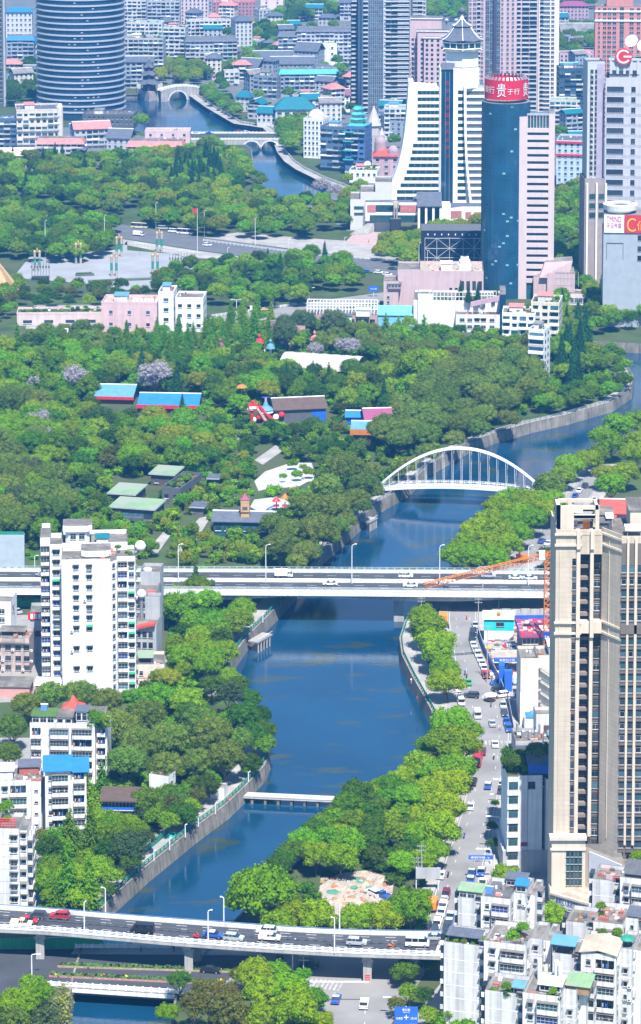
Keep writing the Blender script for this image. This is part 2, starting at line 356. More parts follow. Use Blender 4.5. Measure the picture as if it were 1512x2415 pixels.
# ---------- haze
hz=MB();hz.box(-2600,2600,-60,7100,-6,310,None)
me=bpy.data.meshes.new('haze');me.from_pydata(hz.v,[],hz.f)
hm=bpy.data.materials.new('haze');hm.use_nodes=True;t=hm.node_tree
for n in list(t.nodes):
 if n.type=='BSDF_PRINCIPLED':t.nodes.remove(n)
pv=t.nodes.new('ShaderNodeVolumePrincipled');pv.inputs['Density'].default_value=HAZE;pv.inputs['Color'].default_value=(*HAZE_COL,1);pv.inputs['Anisotropy'].default_value=0.25
t.links.new(pv.outputs[0],[n for n in t.nodes if n.type=='OUTPUT_MATERIAL'][0].inputs['Volume'])
me.materials.append(hm);tag(link('haze',me),None,None,None,'stuff')
# ---------- bridges
class Deck:
 """a road deck between a far edge and a near edge, given by photo points at the deck's height"""
 def __init__(s,near,far,z):
  s.z=z;s.A=smooth(world(near,z));s.B=smooth(world(far,z))
 def line(s,w,dz=0.0):return[a.lerp(c,w)+Vector((0,0,dz))for a,c in zip(s.A,s.B)]
 def at(s,x,y):return g(x,y,s.z+.05)
def local(th,P):return[p-th.P for p in P]
def wall_along(b,P,th_,z0,z1,m):
 """a thin wall centred on a polyline"""
 a,c=offset(P,th_/2),offset(P,-th_/2)
 up=lambda Q,z:[q+Vector((0,0,z))for q in Q]
 b.strip(up(c,z0),up(c,z1),m);b.strip(up(a,z1),up(a,z0),m);b.strip(up(c,z1),up(a,z1),m);b.strip(up(a,z0),up(c,z0),m)
 for i in(0,-1):b.face([up(a,z0)[i],up(c,z0)[i],up(c,z1)[i],up(a,z1)[i]],m)
def posts(th,P,d,me,name):
 Q=resample(P,d)
 for i,q in enumerate(Q):
  a=Q[min(i+1,len(Q)-1)]-Q[max(i-1,0)]
  th.sub(name,me,q-th.P,atan2(a.y,a.x))
def one(fn,name):
 b=MB();fn(b);return b.mesh(name)
# --- the long road bridge across the middle of the picture
MID=Deck([(-60,1393),(480,1394),(1000,1398),(1620,1404)],[(-60,1347),(480,1348),(1000,1351),(1620,1356)],7.0)
T=Thing('road_bridge','wide pale concrete road bridge crossing the river behind the white tower','bridge',g(760,1396,0))
b=T.mb('deck');Ln=lambda w,dz=0:local(T,MID.line(w,dz))
b.strip(Ln(0),Ln(1),M['dark_asphalt']);b.strip(Ln(1,-1.1),Ln(0,-1.1),M['concrete'])
b.strip(Ln(0,-1.3),Ln(0,0),M['white']);b.strip(Ln(1,0),Ln(1,-1.3),M['white']);b.strip(Ln(0.0,-1.3),Ln(.06,-1.3),M['concrete'])
gd=T.mb('girder')
n_=len(MID.A)
for w0,w1 in((.06,.44),(.56,.94)):
 A,B_=Ln(w0),Ln(w1)
 dep=[]
 for p in A:
  xx=px(p+T.P)[0];dd=min(abs(xx-470),abs(xx-1010));dep.append(1.6+2.2*max(0,1-dd/330)**1.6)
 lo=lambda Q:[q-Vector((0,0,d))for q,d in zip(Q,dep)]
 gd.strip(lo(A),[q-Vector((0,0,1.1))for q in A],M['concrete']);gd.strip([q-Vector((0,0,1.1))for q in B_],lo(B_),M['concrete']);gd.strip(lo(B_),lo(A),M['concrete'])
wall_along(T.mb('median_barrier'),Ln(.5),1.0,0,.95,M['white'])
wall_along(T.mb('parapet'),Ln(.985),.35,0,1.0,M['white'])
wall_along(T.mb('kerb'),Ln(.02),.4,0,.55,M['white'])
rail=T.mb('railing')
for dz in(.75,1.05,1.35):rail.path([p for p in Ln(.02,dz)][::2],.06,M['frame'],4)
for dz in(1.3,1.8):rail.path([p for p in Ln(.985,dz)][::2],.06,M['frame'],4)
pm=one(lambda b:(b.box(-.09,.09,-.09,.09,0,1.45,M['frame']),b.box(-.16,.16,-.12,.12,.55,.95,mat('rail_teal',(.10,.35,.36)))),'railing_post')
posts(T,MID.line(.02),2.2,pm,'railing_post')
pm=one(lambda b:(b.box(-.08,.08,-.08,.08,.9,1.9,M['frame']),b.hexa([(-.8,-.04,1.0),(.8,-.04,1.0),(.8,.04,1.0),(-.8,.04,1.0),(-.1,-.04,1.75),(.1,-.04,1.75),(.1,.04,1.75),(-.1,.04,1.75)],mat('rail_teal',(.10,.35,.36)))),'railing_panel')
posts(T,MID.line(.985),2.4,pm,'railing_panel')
for w in(.2,.33,.68,.82):
 Q=resample(MID.line(w,.02),7.5);b=T.mb('lane_marking')
 for p,q in zip(Q[:-1],Q[1:]):
  d=(q-p).normalized()*3;nn=Vector((-d.y,d.x,0)).normalized()*.1
  b.face([p-nn-T.P,p+d-nn-T.P,p+d+nn-T.P,p+nn-T.P],M['white_line'])
for xx,yy in((1010,1440),(470,1432),(1330,1440),(250,1432)):
 for k in(0.25,.75):
  q=MID.line(k)[min(range(n_),key=lambda i:abs(px(MID.A[i])[0]-xx))]
  bb=MB();bb.box(-1.6,1.6,-.9,.9,-4.4 if abs(xx-740)<300 else 0,5.0,M['concrete']);bb.build('pier',T.o,(q.x-T.P.x,q.y-T.P.y,0))
T.done(stuff=('lane_marking',))
# --- the near flyover
NEAR=Deck([(-60,2189),(120,2197),(253,2209),(455,2227),(764,2247),(1033,2256),(1088,2256)],[(-60,2140),(120,2152),(253,2164),(505,2183),(764,2202),(1053,2207),(1100,2207)],7.5)
T=Thing('flyover','curving grey flyover with white parapets crossing above the street and river','bridge',g(500,2230,0))
Ln=lambda w,dz=0:local(T,NEAR.line(w,dz))
b=T.mb('deck')
b.strip(Ln(0),Ln(1),M['dark_asphalt']);b.strip(Ln(1,-.8),Ln(0,-.8),M['concrete']);b.strip(Ln(0,-.8),Ln(0,0),M['concrete']);b.strip(Ln(1,0),Ln(1,-.8),M['concrete'])
gd=T.mb('girder');A,B_=.2,.8
gd.strip(Ln(A,-1.9),Ln(A,-.8),M['concrete']);gd.strip(Ln(B_,-.8),Ln(B_,-1.9),M['concrete']);gd.strip(Ln(B_,-1.9),Ln(A,-1.9),M['concrete'])
wall_along(T.mb('kerb'),Ln(.015),.45,0,.35,M['rail_white'])
wall_along(T.mb('parapet'),Ln(.985),.45,0,.95,M['rail_white'])
rl=T.mb('railing')
for dz in(.6,.95):wall_along(rl,Ln(.015),.16,dz,dz+.16,M['rail_white'])
pm=one(lambda b:b.box(-.3,.3,-.13,.13,.35,1.22,M['rail_white']),'railing_post');posts(T,NEAR.line(.015),1.75,pm,'railing_post')
bl=T.mb('rail_band');wall_along(bl,Ln(.985),.1,1.12,1.26,mat('band_blue',(.15,.25,.45)))
pm=one(lambda b:b.box(-.05,.05,-.05,.05,.9,1.15,M['frame']),'rail_bracket');posts(T,NEAR.line(.985),4,pm,'rail_bracket')
fence=T.mb('median_rail')
for dz in(.3,1.0):fence.path(Ln(.52,dz)[::2],.05,M['dark_grey'],4)
pm=one(lambda b:(b.box(-.07,.07,-.07,.07,0,1.15,M['dark_grey']),b.lathe([(.30,-.05),(.42,-.05),(.42,.05),(.30,.05)],M['dark_grey'],10,(0,0,0))),'median_post')
for v in pm.vertices[8:]:v.co=(v.co.x,v.co.z,.64+v.co.y)
Q=resample(NEAR.line(.52),2.1)
for i,q in enumerate(Q[:-1]):T.sub('median_post',pm,q-T.P,atan2((Q[i+1]-q).y,(Q[i+1]-q).x))
for w in(.18,.34,.7,.86):
 Q=resample(NEAR.line(w,.02),6);b=T.mb('lane_marking')
 for p,q in zip(Q[:-1],Q[1:]):
  d=(q-p).normalized()*2.4;nn=Vector((-d.y,d.x,0)).normalized()*.1
  b.face([p-nn-T.P,p+d-nn-T.P,p+d+nn-T.P,p+nn-T.P],M['white_line'])
for xx in(88,455,868):
 i=min(range(len(NEAR.A)),key=lambda i:abs(px(NEAR.A[i])[0]-xx));a,c=NEAR.A[i],NEAR.B[i]
 for w in(.24,.74):
  q=a.lerp(c,w);bb=MB();bb.box(-.95,.95,-.8,.8,0,4.9,M['concrete']);bb.box(-1.3,1.3,-1.1,1.1,4.9,5.6,M['concrete'])
  if w<.5 and xx==868:
   for k in range(3):bb.hexa([(-.6,-.84,.6+k*.5),(.6,-.84,.6+k*.5),(.6,-.81,.6+k*.5),(-.6,-.81,.6+k*.5),(-.6,-.84,.85+k*.5),(.6,-.84,.85+k*.5),(.6,-.81,.85+k*.5),(-.6,-.81,.85+k*.5)],M['red'])
  bb.build('pier',T.o,(q.x-T.P.x,q.y-T.P.y,0))
 q=a.lerp(c,.5);bb=MB();d=(c-a);bb.box(-1.0,1.0,-d.length*.42,d.length*.42,5.6,6.3,M['concrete']);bb.build('cross_beam',T.o,(q.x-T.P.x,q.y-T.P.y,0),atan2(d.y,d.x)-pi/2)
i=min(range(len(NEAR.A)),key=lambda i:abs(px(NEAR.A[i])[0]-1012))
b=T.mb('expansion_joint');a,c=NEAR.A[i]-T.P,NEAR.B[i]-T.P;e=Vector((.35,0,0));u=Vector((0,0,.03))
b.face([a-e+u,a+e+u,c+e+u,c-e+u],mat('joint',(.5,.4,.38)))
T.done(stuff=('lane_marking',))
# --- the street-level bridge in front of it
GA,GB=[(100,2326),(440,2348),(480,2350)],[(180,2236),(520,2236),(640,2238)]
T=Thing('street_bridge','low street bridge with white balustrades and planter strips beneath the flyover','bridge',g(300,2340,0))
A,B_=smooth(world(GA,.06)),smooth(world(GB,.06));GL=lambda w,dz=0:[a.lerp(c,w)+Vector((0,0,dz))-T.P for a,c in zip(A,B_)]
b=T.mb('deck');b.strip(GL(0),GL(1),M['dark_asphalt']);b.strip(GL(1,-1.0),GL(0,-1.0),M['concrete']);b.strip(GL(0,-1.0),GL(0,0),M['rail_white']);b.strip(GL(1,0),GL(1,-1),M['concrete'])
bm_=T.mb('beam');bm_.strip(GL(.04,-1.9),GL(.04,-1),M['dark_grey']);bm_.strip(GL(.96,-1.9),GL(.04,-1.9),M['dark_grey'])
sw=T.mb('sidewalk');sw.strip(GL(.84,.14),GL(1,.14),M['paving']);sw.strip(GL(.84,0),GL(.84,.14),M['paving']);sw.strip(GL(0,.14),GL(.09,.14),M['paving']);sw.strip(GL(.09,.14),GL(.09,0),M['paving'])
for w in(.012,.985):
 wall_along(T.mb('balustrade'),GL(w),.22,.95,1.12,M['rail_white']);wall_along(T.mb('balustrade'),GL(w),.14,.2,.8,M['rail_white'])
 pm=one(lambda b:(b.box(-.16,.16,-.16,.16,0,1.3,M['rail_white'])),'balustrade_post');posts(T,[p+T.P for p in GL(w)],1.9,pm,'balustrade_post')
for w in(.27,.52):
 a,c,d,e=GL(w-.035),GL(w+.035),GL(w-.035,.45),GL(w+.035,.45)
 k=T.mb('planter');k.strip(a,d,M['rubble']);k.strip(d,e,M['soil']);k.strip(e,c,M['rubble'])
 km=one(lambda b:b.box(-.35,.35,-.04,.04,0,.46,mat('planter_ochre',(.42,.30,.14))if w>.3 else M['coral_roof']),'kerb_block')
 Q=resample([p+T.P for p in GL(w-.037)],1.5)
 for i,q in enumerate(Q[:-1]):T.sub('kerb_block',km,q-T.P,atan2((Q[i+1]-q).y,(Q[i+1]-q).x))
T.done()
for w,lab in((.27,'low strip of green plants with a few yellow flowers in the front bridge planter'),(.52,'low dark strip of green plants in the rear planter under the flyover')):
 bb=MB();P=resample([p+T.P for p in GL(w)],.45)
 for p in P:
  for k in range(4):
   q=p+Vector((rnd.uniform(-.3,.3),rnd.uniform(-.5,.5),.45));s_=rnd.uniform(.2,.42)
   c=M['lawn']if rnd.random()<.93 or w>.3 else M['yellow']
   d=Vector((rnd.uniform(-1,1),rnd.uniform(-1,1),rnd.uniform(.3,1))).normalized();u=d.orthogonal().normalized()*s_;v=d.cross(u)
   bb.face([q-u-v+d*.2,q+u-v+d*.2,q+u+v+d*.2,q-u+v+d*.2],c)
 o=bb.build('flower_strip');tag(o,lab,'flowers',None,'stuff')
# --- the weir footbridge on stubby piers
a,c=g(572,1877,-2.2),g(850,1890,-2.2)
T=Thing('low_footbridge','low flat concrete footbridge on stubby dark piers in the river','footbridge',(a+c)/2,atan2((c-a).y,(c-a).x))
Lb=(c-a).length;ns=9
for k in range(ns):
 x0,x1=-Lb/2+Lb*k/ns,-Lb/2+Lb*(k+1)/ns
 m_=MB();m_.box(x0+.03,x1-.03,-1.7,1.7,0,.45,mat('slab_pale',(.50,.48,.46),.85,.12,.4));m_.box(x0+.03,x1-.03,-1.75,-1.5,.45,.62,M['concrete']);m_.build('deck_slab',T.o)
 m_=MB()
 for e in(-.9,.9):m_.box(x1-.55-.5,x1+.1-.5,e-.5,e+.5,-2.9,0,M['wallstone'])
 m_.build('pier',T.o)
T.done()
# --- the white tied-arch footbridge
a,c=g(893,1150,1.5),g(1286,1164,1.5)
T=Thing('arch_footbridge','white tied arch footbridge with slender hangers over the river bend','footbridge',(a+c)/2,atan2((c-a).y,(c-a).x))
Lb=(c-a).length;H_=15.0;wh=M['plain_white']
deckz=lambda x:1.6-1.9*(2*x/Lb)**2+.3
xs=[(-.5+i/36)*Lb for i in range(37)]
b=T.mb('deck')
for y0,y1,z0,z1 in((-2.4,2.4,-.7,-.05),):
 for x0,x1 in zip(xs[:-1],xs[1:]):
  b.hexa([(x0,y0,deckz(x0)+z0),(x1,y0,deckz(x1)+z0),(x1,y1,deckz(x1)+z0),(x0,y1,deckz(x0)+z0),(x0,y0,deckz(x0)),(x1,y0,deckz(x1)),(x1,y1,deckz(x1)),(x0,y1,deckz(x0))],wh,M['grey'])
for y in(-2.3,2.3):
 r=T.mb('handrail')
 for dz in(.55,1.15):r.path([(x,y,deckz(x)+dz)for x in xs],.05,wh,4)
 pm=one(lambda b:b.box(-.05,.05,-.05,.05,0,1.2,wh),'rail_post')
 for i in range(73):x=(-.5+i/72)*Lb;T.sub('rail_post',pm,(x,y,deckz(x)))
rb=T.mb('colour_panels');pal=[mat('panel_pink',(.55,.25,.30)),mat('panel_green',(.1,.42,.32)),wh]
for i in range(60):
 x=(-.5+(i+.5)/60)*Lb;rb.box(x-Lb/135,x+Lb/135,2.32,2.36,deckz(x)+.35,deckz(x)+.9,pal[i%3])
arc=lambda x:H_*(1-(2*x/Lb)**2)+.6
for yy,nm in((-.75,'arch_rib'),(.75,'arch_rib')):
 bb=MB()
 for x0,x1 in zip(xs[:-1],xs[1:]):
  bb.hexa([(x0,yy-.3,arc(x0)-.3),(x1,yy-.3,arc(x1)-.3),(x1,yy+.3,arc(x1)-.3),(x0,yy+.3,arc(x0)-.3),(x0,yy-.3,arc(x0)+.3),(x1,yy-.3,arc(x1)+.3),(x1,yy+.3,arc(x1)+.3),(x0,yy+.3,arc(x0)+.3)],wh)
 bb.build(nm,T.o)
for i in range(2,36,3):bb=MB();bb.box(xs[i]-.2,xs[i]+.2,-.45,.45,arc(xs[i])-.25,arc(xs[i])+.25,wh);bb.build('cross_tie',T.o)
for i in range(17):
 x=(-.43+.86*i/16)*Lb
 for yy in(-1,1):
  bb=MB();bb.tube((x,yy*2.2,deckz(x)),(x+.3*yy,yy*.75,arc(x)),.075,wh,5);bb.build('hanger',T.o)
ab=T.mb('abutment');ab.box(-Lb/2-5,-Lb/2+1,-3,3,-6,deckz(-Lb/2),M['concrete']);ab.box(Lb/2-1,Lb/2+5,-3,3,-6,deckz(Lb/2),M['concrete'])
T.done()
# --- stone bridge with round arches in the far river, and the one beside the pavilion
def arch_bridge(name,label,a,c,z,wdt,arches,rail_h,m,kind='bridge',hump=0.0,lanes=False):
 T=Thing(name,label,kind,(a+c)/2,atan2((c-a).y,(c-a).x));Lb=(c-a).length;T.P.z=0;T.o.location.z=0
 top=lambda x:z+hump*(1-(2*x/Lb)**2)
 for y,sg in((-wdt/2,-1),(wdt/2,1)):
  b=T.mb('spandrel_wall');n=96
  for i in range(n):
   x0,x1=-Lb/2+Lb*i/n,-Lb/2+Lb*(i+1)/n
   def low(x):
    for cx,r in arches:
     if abs(x-cx)<r:return WZ+.6+.3+sqrt(r*r-(x-cx)**2)*.95
    return WZ
   q=[(x0,y,low(x0)),(x1,y,low(x1)),(x1,y,top(x1)),(x0,y,top(x0))]
   b.face(q if sg<0 else q[::-1],m)
 for cx,r in arches:
  k=MB()
  for i in range(16):
   t0,t1=pi*i/16,pi*(i+1)/16
   P=[(cx+r*cos(t),WZ+.9+r*.95*sin(t))for t in(t0,t1)];Q=[(cx+(r+.9)*cos(t),WZ+.9+(r+.9)*.95*sin(t))for t in(t0,t1)]
   k.face([(P[0][0],-wdt/2,P[0][1]),(P[1][0],-wdt/2,P[1][1]),(P[1][0],wdt/2,P[1][1]),(P[0][0],wdt/2,P[0][1])],M['wallstone'])
   k.hexa([(P[0][0],-wdt/2-.12,P[0][1]),(Q[0][0],-wdt/2-.12,Q[0][1]),(Q[0][0],-wdt/2+.3,Q[0][1]),(P[0][0],-wdt/2+.3,P[0][1]),(P[1][0],-wdt/2-.12,P[1][1]),(Q[1][0],-wdt/2-.12,Q[1][1]),(Q[1][0],-wdt/2+.3,Q[1][1]),(P[1][0],-wdt/2+.3,P[1][1])],M['rail_white'])
  k.build('arch_ring',T.o)
 b=T.mb('deck');n=24
 for i in range(n):
  x0,x1=-Lb/2+Lb*i/n,-Lb/2+Lb*(i+1)/n
  b.face([(x0,-wdt/2,top(x0)),(x1,-wdt/2,top(x1)),(x1,wdt/2,top(x1)),(x0,wdt/2,top(x0))],M['dark_asphalt']if lanes else M['paving'])
 for y in(-wdt/2,wdt/2):
  b=T.mb('balustrade')
  for i in range(n):
   x0,x1=-Lb/2+Lb*i/n,-Lb/2+Lb*(i+1)/n
   b.hexa([(x0,y-.12,top(x0)),(x1,y-.12,top(x1)),(x1,y+.12,top(x1)),(x0,y+.12,top(x0)),(x0,y-.12,top(x0)+rail_h),(x1,y-.12,top(x1)+rail_h),(x1,y+.12,top(x1)+rail_h),(x0,y+.12,top(x0)+rail_h)],M['rail_white'])
  pm=one(lambda b:b.box(-.18,.18,-.18,.18,0,rail_h+.45,M['rail_white']),'balustrade_post')
  for i in range(int(Lb/2.4)):x=-Lb/2+(i+.5)*2.4;T.sub('balustrade_post',pm,(x,y,top(x)))
 if lanes:
  md=T.mb('median');md.box(-Lb/2,Lb/2,-.3,.3,top(0),top(0)+.5,M['lawn'])
 T.done();return T
stone=mat('pale_stone',(.42,.40,.38),.9,.15,.3,streak=.3)
arch_bridge('stone_bridge','pale stone road bridge with two round arches and white balustrades',g(430,322,3.2),g(672,322,3.2),3.2,26,((11.7,5.3),(23.3,5.3)),1.1,stone,lanes=True)
T=arch_bridge('humped_bridge','humped grey stone footbridge with one big round arch by the pavilion',g(375,214,4.5),g(470,207,4.5),4.5,6,((-2.5,6.8),(12.5,2.2)),1.0,stone,'footbridge',2.2)
# ---------- trees
def leaf_mat(name,col,col2,var=.35,trans=.38):
 """leaves: each leaf clump has its own shade between two greens, each tree its own tone"""
 m=bpy.data.materials.new(name);m.use_nodes=True;t=m.node_tree;L=t.links.new
 t.nodes.remove(t.nodes['Principled BSDF']);out=t.nodes['Material Output']
 geo=N(t,'ShaderNodeNewGeometry');oi=N(t,'ShaderNodeObjectInfo')
 mx=N(t,'ShaderNodeMix',data_type='RGBA');L(geo.outputs['Random Per Island'],mx.inputs[0]);mx.inputs[6].default_value=(*col,1);mx.inputs[7].default_value=(*col2,1)
 hs=N(t,'ShaderNodeHueSaturation');L(mx.outputs[2],hs.inputs['Color'])
 a=N(t,'ShaderNodeMapRange');a.inputs[3].default_value=.475;a.inputs[4].default_value=.522;L(oi.outputs['Random'],a.inputs[0]);L(a.outputs[0],hs.inputs['Hue'])
 w_=N(t,'ShaderNodeTexWhiteNoise',noise_dimensions='1D');L(oi.outputs['Random'],w_.inputs['W'])
 c=N(t,'ShaderNodeMapRange');c.inputs[3].default_value=1-var;c.inputs[4].default_value=1+var;L(w_.outputs['Value'],c.inputs[0]);L(c.outputs[0],hs.inputs['Value'])
 d=N(t,'ShaderNodeBsdfDiffuse');tr=N(t,'ShaderNodeBsdfTranslucent');s=N(t,'ShaderNodeMixShader');s.inputs[0].default_value=trans
 L(hs.outputs[0],d.inputs[0]);L(hs.outputs[0],tr.inputs[0]);L(d.outputs[0],s.inputs[1]);L(tr.outputs[0],s.inputs[2]);L(s.outputs[0],out.inputs[0])
 return m
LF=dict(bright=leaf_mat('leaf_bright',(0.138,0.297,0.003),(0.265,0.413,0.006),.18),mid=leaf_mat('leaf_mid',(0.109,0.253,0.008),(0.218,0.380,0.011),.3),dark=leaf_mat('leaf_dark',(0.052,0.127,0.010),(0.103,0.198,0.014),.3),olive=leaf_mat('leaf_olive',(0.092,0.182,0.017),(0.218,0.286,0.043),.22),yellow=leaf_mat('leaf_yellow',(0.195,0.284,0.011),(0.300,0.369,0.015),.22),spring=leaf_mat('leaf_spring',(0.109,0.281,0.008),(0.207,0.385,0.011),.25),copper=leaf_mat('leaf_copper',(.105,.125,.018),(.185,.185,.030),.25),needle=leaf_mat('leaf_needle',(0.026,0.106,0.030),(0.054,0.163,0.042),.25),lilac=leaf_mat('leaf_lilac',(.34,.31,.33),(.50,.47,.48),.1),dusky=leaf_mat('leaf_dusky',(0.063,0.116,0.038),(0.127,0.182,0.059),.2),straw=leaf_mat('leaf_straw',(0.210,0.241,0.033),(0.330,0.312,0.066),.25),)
BARK=mat('bark',(.16,.13,.10),.95,.3,1.2)
def quads(P,Nn,sz,rng):
 """leaf-sized quads at points P facing roughly along Nn"""
 n=len(P);Nn=Nn/np.linalg.norm(Nn,axis=1,keepdims=True)
 r=rng.normal(size=(n,3));U=np.cross(Nn,r);U/=np.linalg.norm(U,axis=1,keepdims=True);V=np.cross(Nn,U)
 s=(sz*rng.uniform(.6,1.35,n))[:,None];q=rng.uniform(.55,1.0,n)[:,None]
 return np.stack([P-U*s,P-V*s*q,P+U*s,P+V*s*q],1)
def lobed(lobes,dens,sz,rng,zmin=-.45,jit=.55,shell=.22):
 L_=np.array(lobes);out=[]
 for i,(cx,cy,cz,r,st)in enumerate(lobes):
  n=int(dens*r*r);d=rng.normal(size=(n,3));d/=np.linalg.norm(d,axis=1,keepdims=True);d=d[d[:,2]>zmin]
  rr=r*(1+rng.uniform(-shell,shell*.6,len(d)))[:,None]
  P=np.array([cx,cy,cz])+d*rr*np.array([1,1,st])
  keep=np.ones(len(P),bool)
  for j,(ax,ay,az,ar,ast)in enumerate(lobes):
   if j!=i:keep&=(((P-[ax,ay,az])/[1,1,ast])**2).sum(1)>(ar*.78)**2
  P,d=P[keep],d[keep]
  if len(P):out.append(quads(P,d+rng.normal(size=d.shape)*jit,sz,rng))
 return np.concatenate(out)
def core(lobes,k=.72):  # opaque balls added inside the crown to block light
 V,F=[],[]
 for cx,cy,cz,r,st in lobes:
  b=MB();b.ball((cx,cy,cz),r*k,None,7,4,r*k*st);o=len(V);V+=b.v;F+=[tuple(o+q for q in f)for f in b.f]
 return V,F
def leaf_mesh(name,Q,m,cv=None):
 V,F=(list(cv[0]),list(cv[1]))if cv else([],[])
 o=len(V);n=len(Q);V=np.array(V+Q.reshape(-1,3).tolist());F+=[tuple(range(o+4*i,o+4*i+4))for i in range(n)]
 me=bpy.data.meshes.new(name);me.from_pydata(V.tolist(),[],F);me.materials.append(m);me.update();return me
def trunk_mesh(h,r,limbs,rng,lean=.3):
 b=MB();b.tube((0,0,-.3),(lean*.3,0,h*.55),r,BARK,7,r*.72,False);b.tube((lean*.3,0,h*.55),(lean,lean*.4,h),r*.72,BARK,6,r*.4)
 for x,y,z in limbs:b.tube((lean*.3,0,h*.5),(x,y,z),r*.45,BARK,5,r*.15)
 return b.mesh('trunk')
def make_kind(shape,m,seed):
 rng=np.random.default_rng(seed);U=rng.uniform
 lim=[]
 if shape in('round','broad','loose'):
  Rr,H,nl,lr,sz,dens=dict(round=(4.3,8.5,24,(1.0,1.75),.2,105),broad=(5.6,12,48,(.9,1.7),.195,112),loose=(3.4,8,30,(.5,1.1),.165,118))[shape]
  cz=H*.62;lobes=[(0,0,cz,Rr*.62,.8)]
  for k in range(nl):
   a=2.399*k+U(-.3,.3);e=math.asin(min(1,max(-1,-.32+1.28*(k+.5)/nl)));q=Rr*U(.60,.82)
   lobes.append((q*cos(e)*cos(a),q*cos(e)*sin(a),cz+q*sin(e)*.80,U(*lr),U(.75,.95)))
  Q=lobed(lobes,dens,sz,rng,-.5,.6 if shape!='loose' else.9,.22 if shape=='round' else.42);cv=core(lobes,.74 if shape!='loose' else.55);lim=[l[:3]for l in lobes[1:8]];tr=(H*.45,.22 if shape!='broad' else.34)
 elif shape=='conifer':
  H=13;P,D=[],[]
  for k in range(30):
   z=1.4+(H-1.4)*k/30;rad=2.9*(1-k/30)**.9+.12
   for j in range(int(6+rad*5)):
    a=U(0,2*pi);L_=rad*U(.75,1.08)
    for q in np.arange(.25,L_,.34):
     for e in range(2):P.append((q*cos(a)+U(-.15,.15),q*sin(a)+U(-.15,.15),z-q*.30+U(-.12,.12)));D.append((.35*cos(a),.35*sin(a),1))
  Q=quads(np.array(P),np.array(D)+rng.normal(size=(len(P),3))*.35,.21,rng);b=MB();b.lathe([(1.9,1.2),(1.2,5),(.05,12)],None,8);cv=(b.v,b.f);tr=(11,.2)
 elif shape=='feather':
  H=14;P,D=[],[]
  for k in range(34):
   z=2.2+(H-2.2)*k/34;rad=3.5*(1-(k/34))**.8+.2
   for j in range(int(4+rad*2.6)):
    a=U(0,2*pi);L_=rad*U(.6,1.12);up=U(-.1,.25)
    for q in np.arange(.2,L_,.24):
     for e in range(2):P.append((q*cos(a)+U(-.22,.22),q*sin(a)+U(-.22,.22),z+q*up+U(-.16,.16)));D.append((.4*cos(a),.4*sin(a),1))
  Q=quads(np.array(P),np.array(D)+rng.normal(size=(len(P),3))*.55,.19,rng);b=MB();b.lathe([(1.7,3),(1.1,7),(.05,12.5)],None,7);cv=(b.v,b.f);tr=(12,.2)
 elif shape=='spire':
  H=14;lobes=[]
  for k in range(46):
   z=2.5+(H-2.5)*(k/46)**.95;rad=2.0*(1-(k/46))**.75+.15;a=2.399*k;q=rad*U(.45,.95)
   lobes.append((q*cos(a),q*sin(a),z,.35+rad*.34*U(.7,1.2),1.15))
  Q=lobed(lobes,120,.19,rng,-.8,.8,.4);cv=core(lobes,.6);tr=(12,.18)
 elif shape=='willow':
  H=8.5;P,D=[],[]
  lobes=[(0,0,6.3,1.9,.8)]
  for k in range(110):
   a=U(0,2*pi);r0=3.3*sqrt(U(0,1));top=8.4-r0*r0*.16;ln=U(1.8,5.2)
   for q in np.arange(0,ln,.28):P.append((r0*cos(a)*(1+.04*q)+U(-.12,.12),r0*sin(a)*(1+.04*q)+U(-.12,.12),max(.8,top-q)));D.append((cos(a),sin(a),.5))
  Q=quads(np.array(P),np.array(D)+rng.normal(size=(len(P),3))*.6,.2,rng);cv=core(lobes,.8);tr=(6,.2)
 elif shape=='shrub':
  lobes=[(U(-.9,.9),U(-.9,.9),U(.5,1.2),U(.5,.9),.9)for _ in range(9)]
  Q=lobed(lobes,120,.17,rng,-.6,.6,.25);cv=core(lobes,.75);tr=(.8,.06)
 elif shape=='bamboo':
  P,D=[],[];tr=(4.5,.05);lobes=[]
  for k in range(26):
   bx,by=U(-1.2,1.2),U(-1.2,1.2);h=U(3.5,6.5);lx,ly=U(-1,1),U(-1,1)
   for q in np.arange(1.0,h,.33):
    f=(q/h)**2;P.append((bx+lx*f+U(-.35,.35),by+ly*f+U(-.35,.35),q));D.append((U(-1,1),U(-1,1),.7))
  Q=quads(np.array(P),np.array(D),.2,rng);cv=None
 crown=leaf_mesh('crown',Q,m,cv)
 return crown,trunk_mesh(tr[0],tr[1],lim,rng)
RAD=dict(round=4.6,broad=6.2,loose=3.8,conifer=2.7,spire=2.3,feather=3.6,willow=3.6,shrub=1.5,bamboo=1.8);HGT=dict(round=8.8,broad=12.5,loose=8.3,conifer=13,spire=14,feather=14,willow=8.5,shrub=1.8,bamboo=6)
KIND={}
def kind(k):
 """'shape colour' -> list of (crown, trunk) variants"""
 if k not in KIND:
  sh,c=k.split();nv=dict(round=4,broad=3,loose=3).get(sh,2)
  KIND[k]=[make_kind(sh,LF[c],hash_(k)+i)for i in range(nv)]
 return KIND[k]
def hash_(s):return sum(ord(c)*(i+3)*7 for i,c in enumerate(s))
COLW=dict(bright='bright green',mid='mid green',dark='dark green',olive='pale olive',yellow='yellow green',spring='fresh green',copper='coppery brown',needle='blue green',lilac='pale lilac',dusky='grey green',straw='straw green')
SHW=dict(round='rounded',broad='spreading',loose='loose leafy',conifer='conical conifer',spire='slender',feather='feathery upright',willow='drooping willow',shrub='low bushy',bamboo='feathery bamboo')
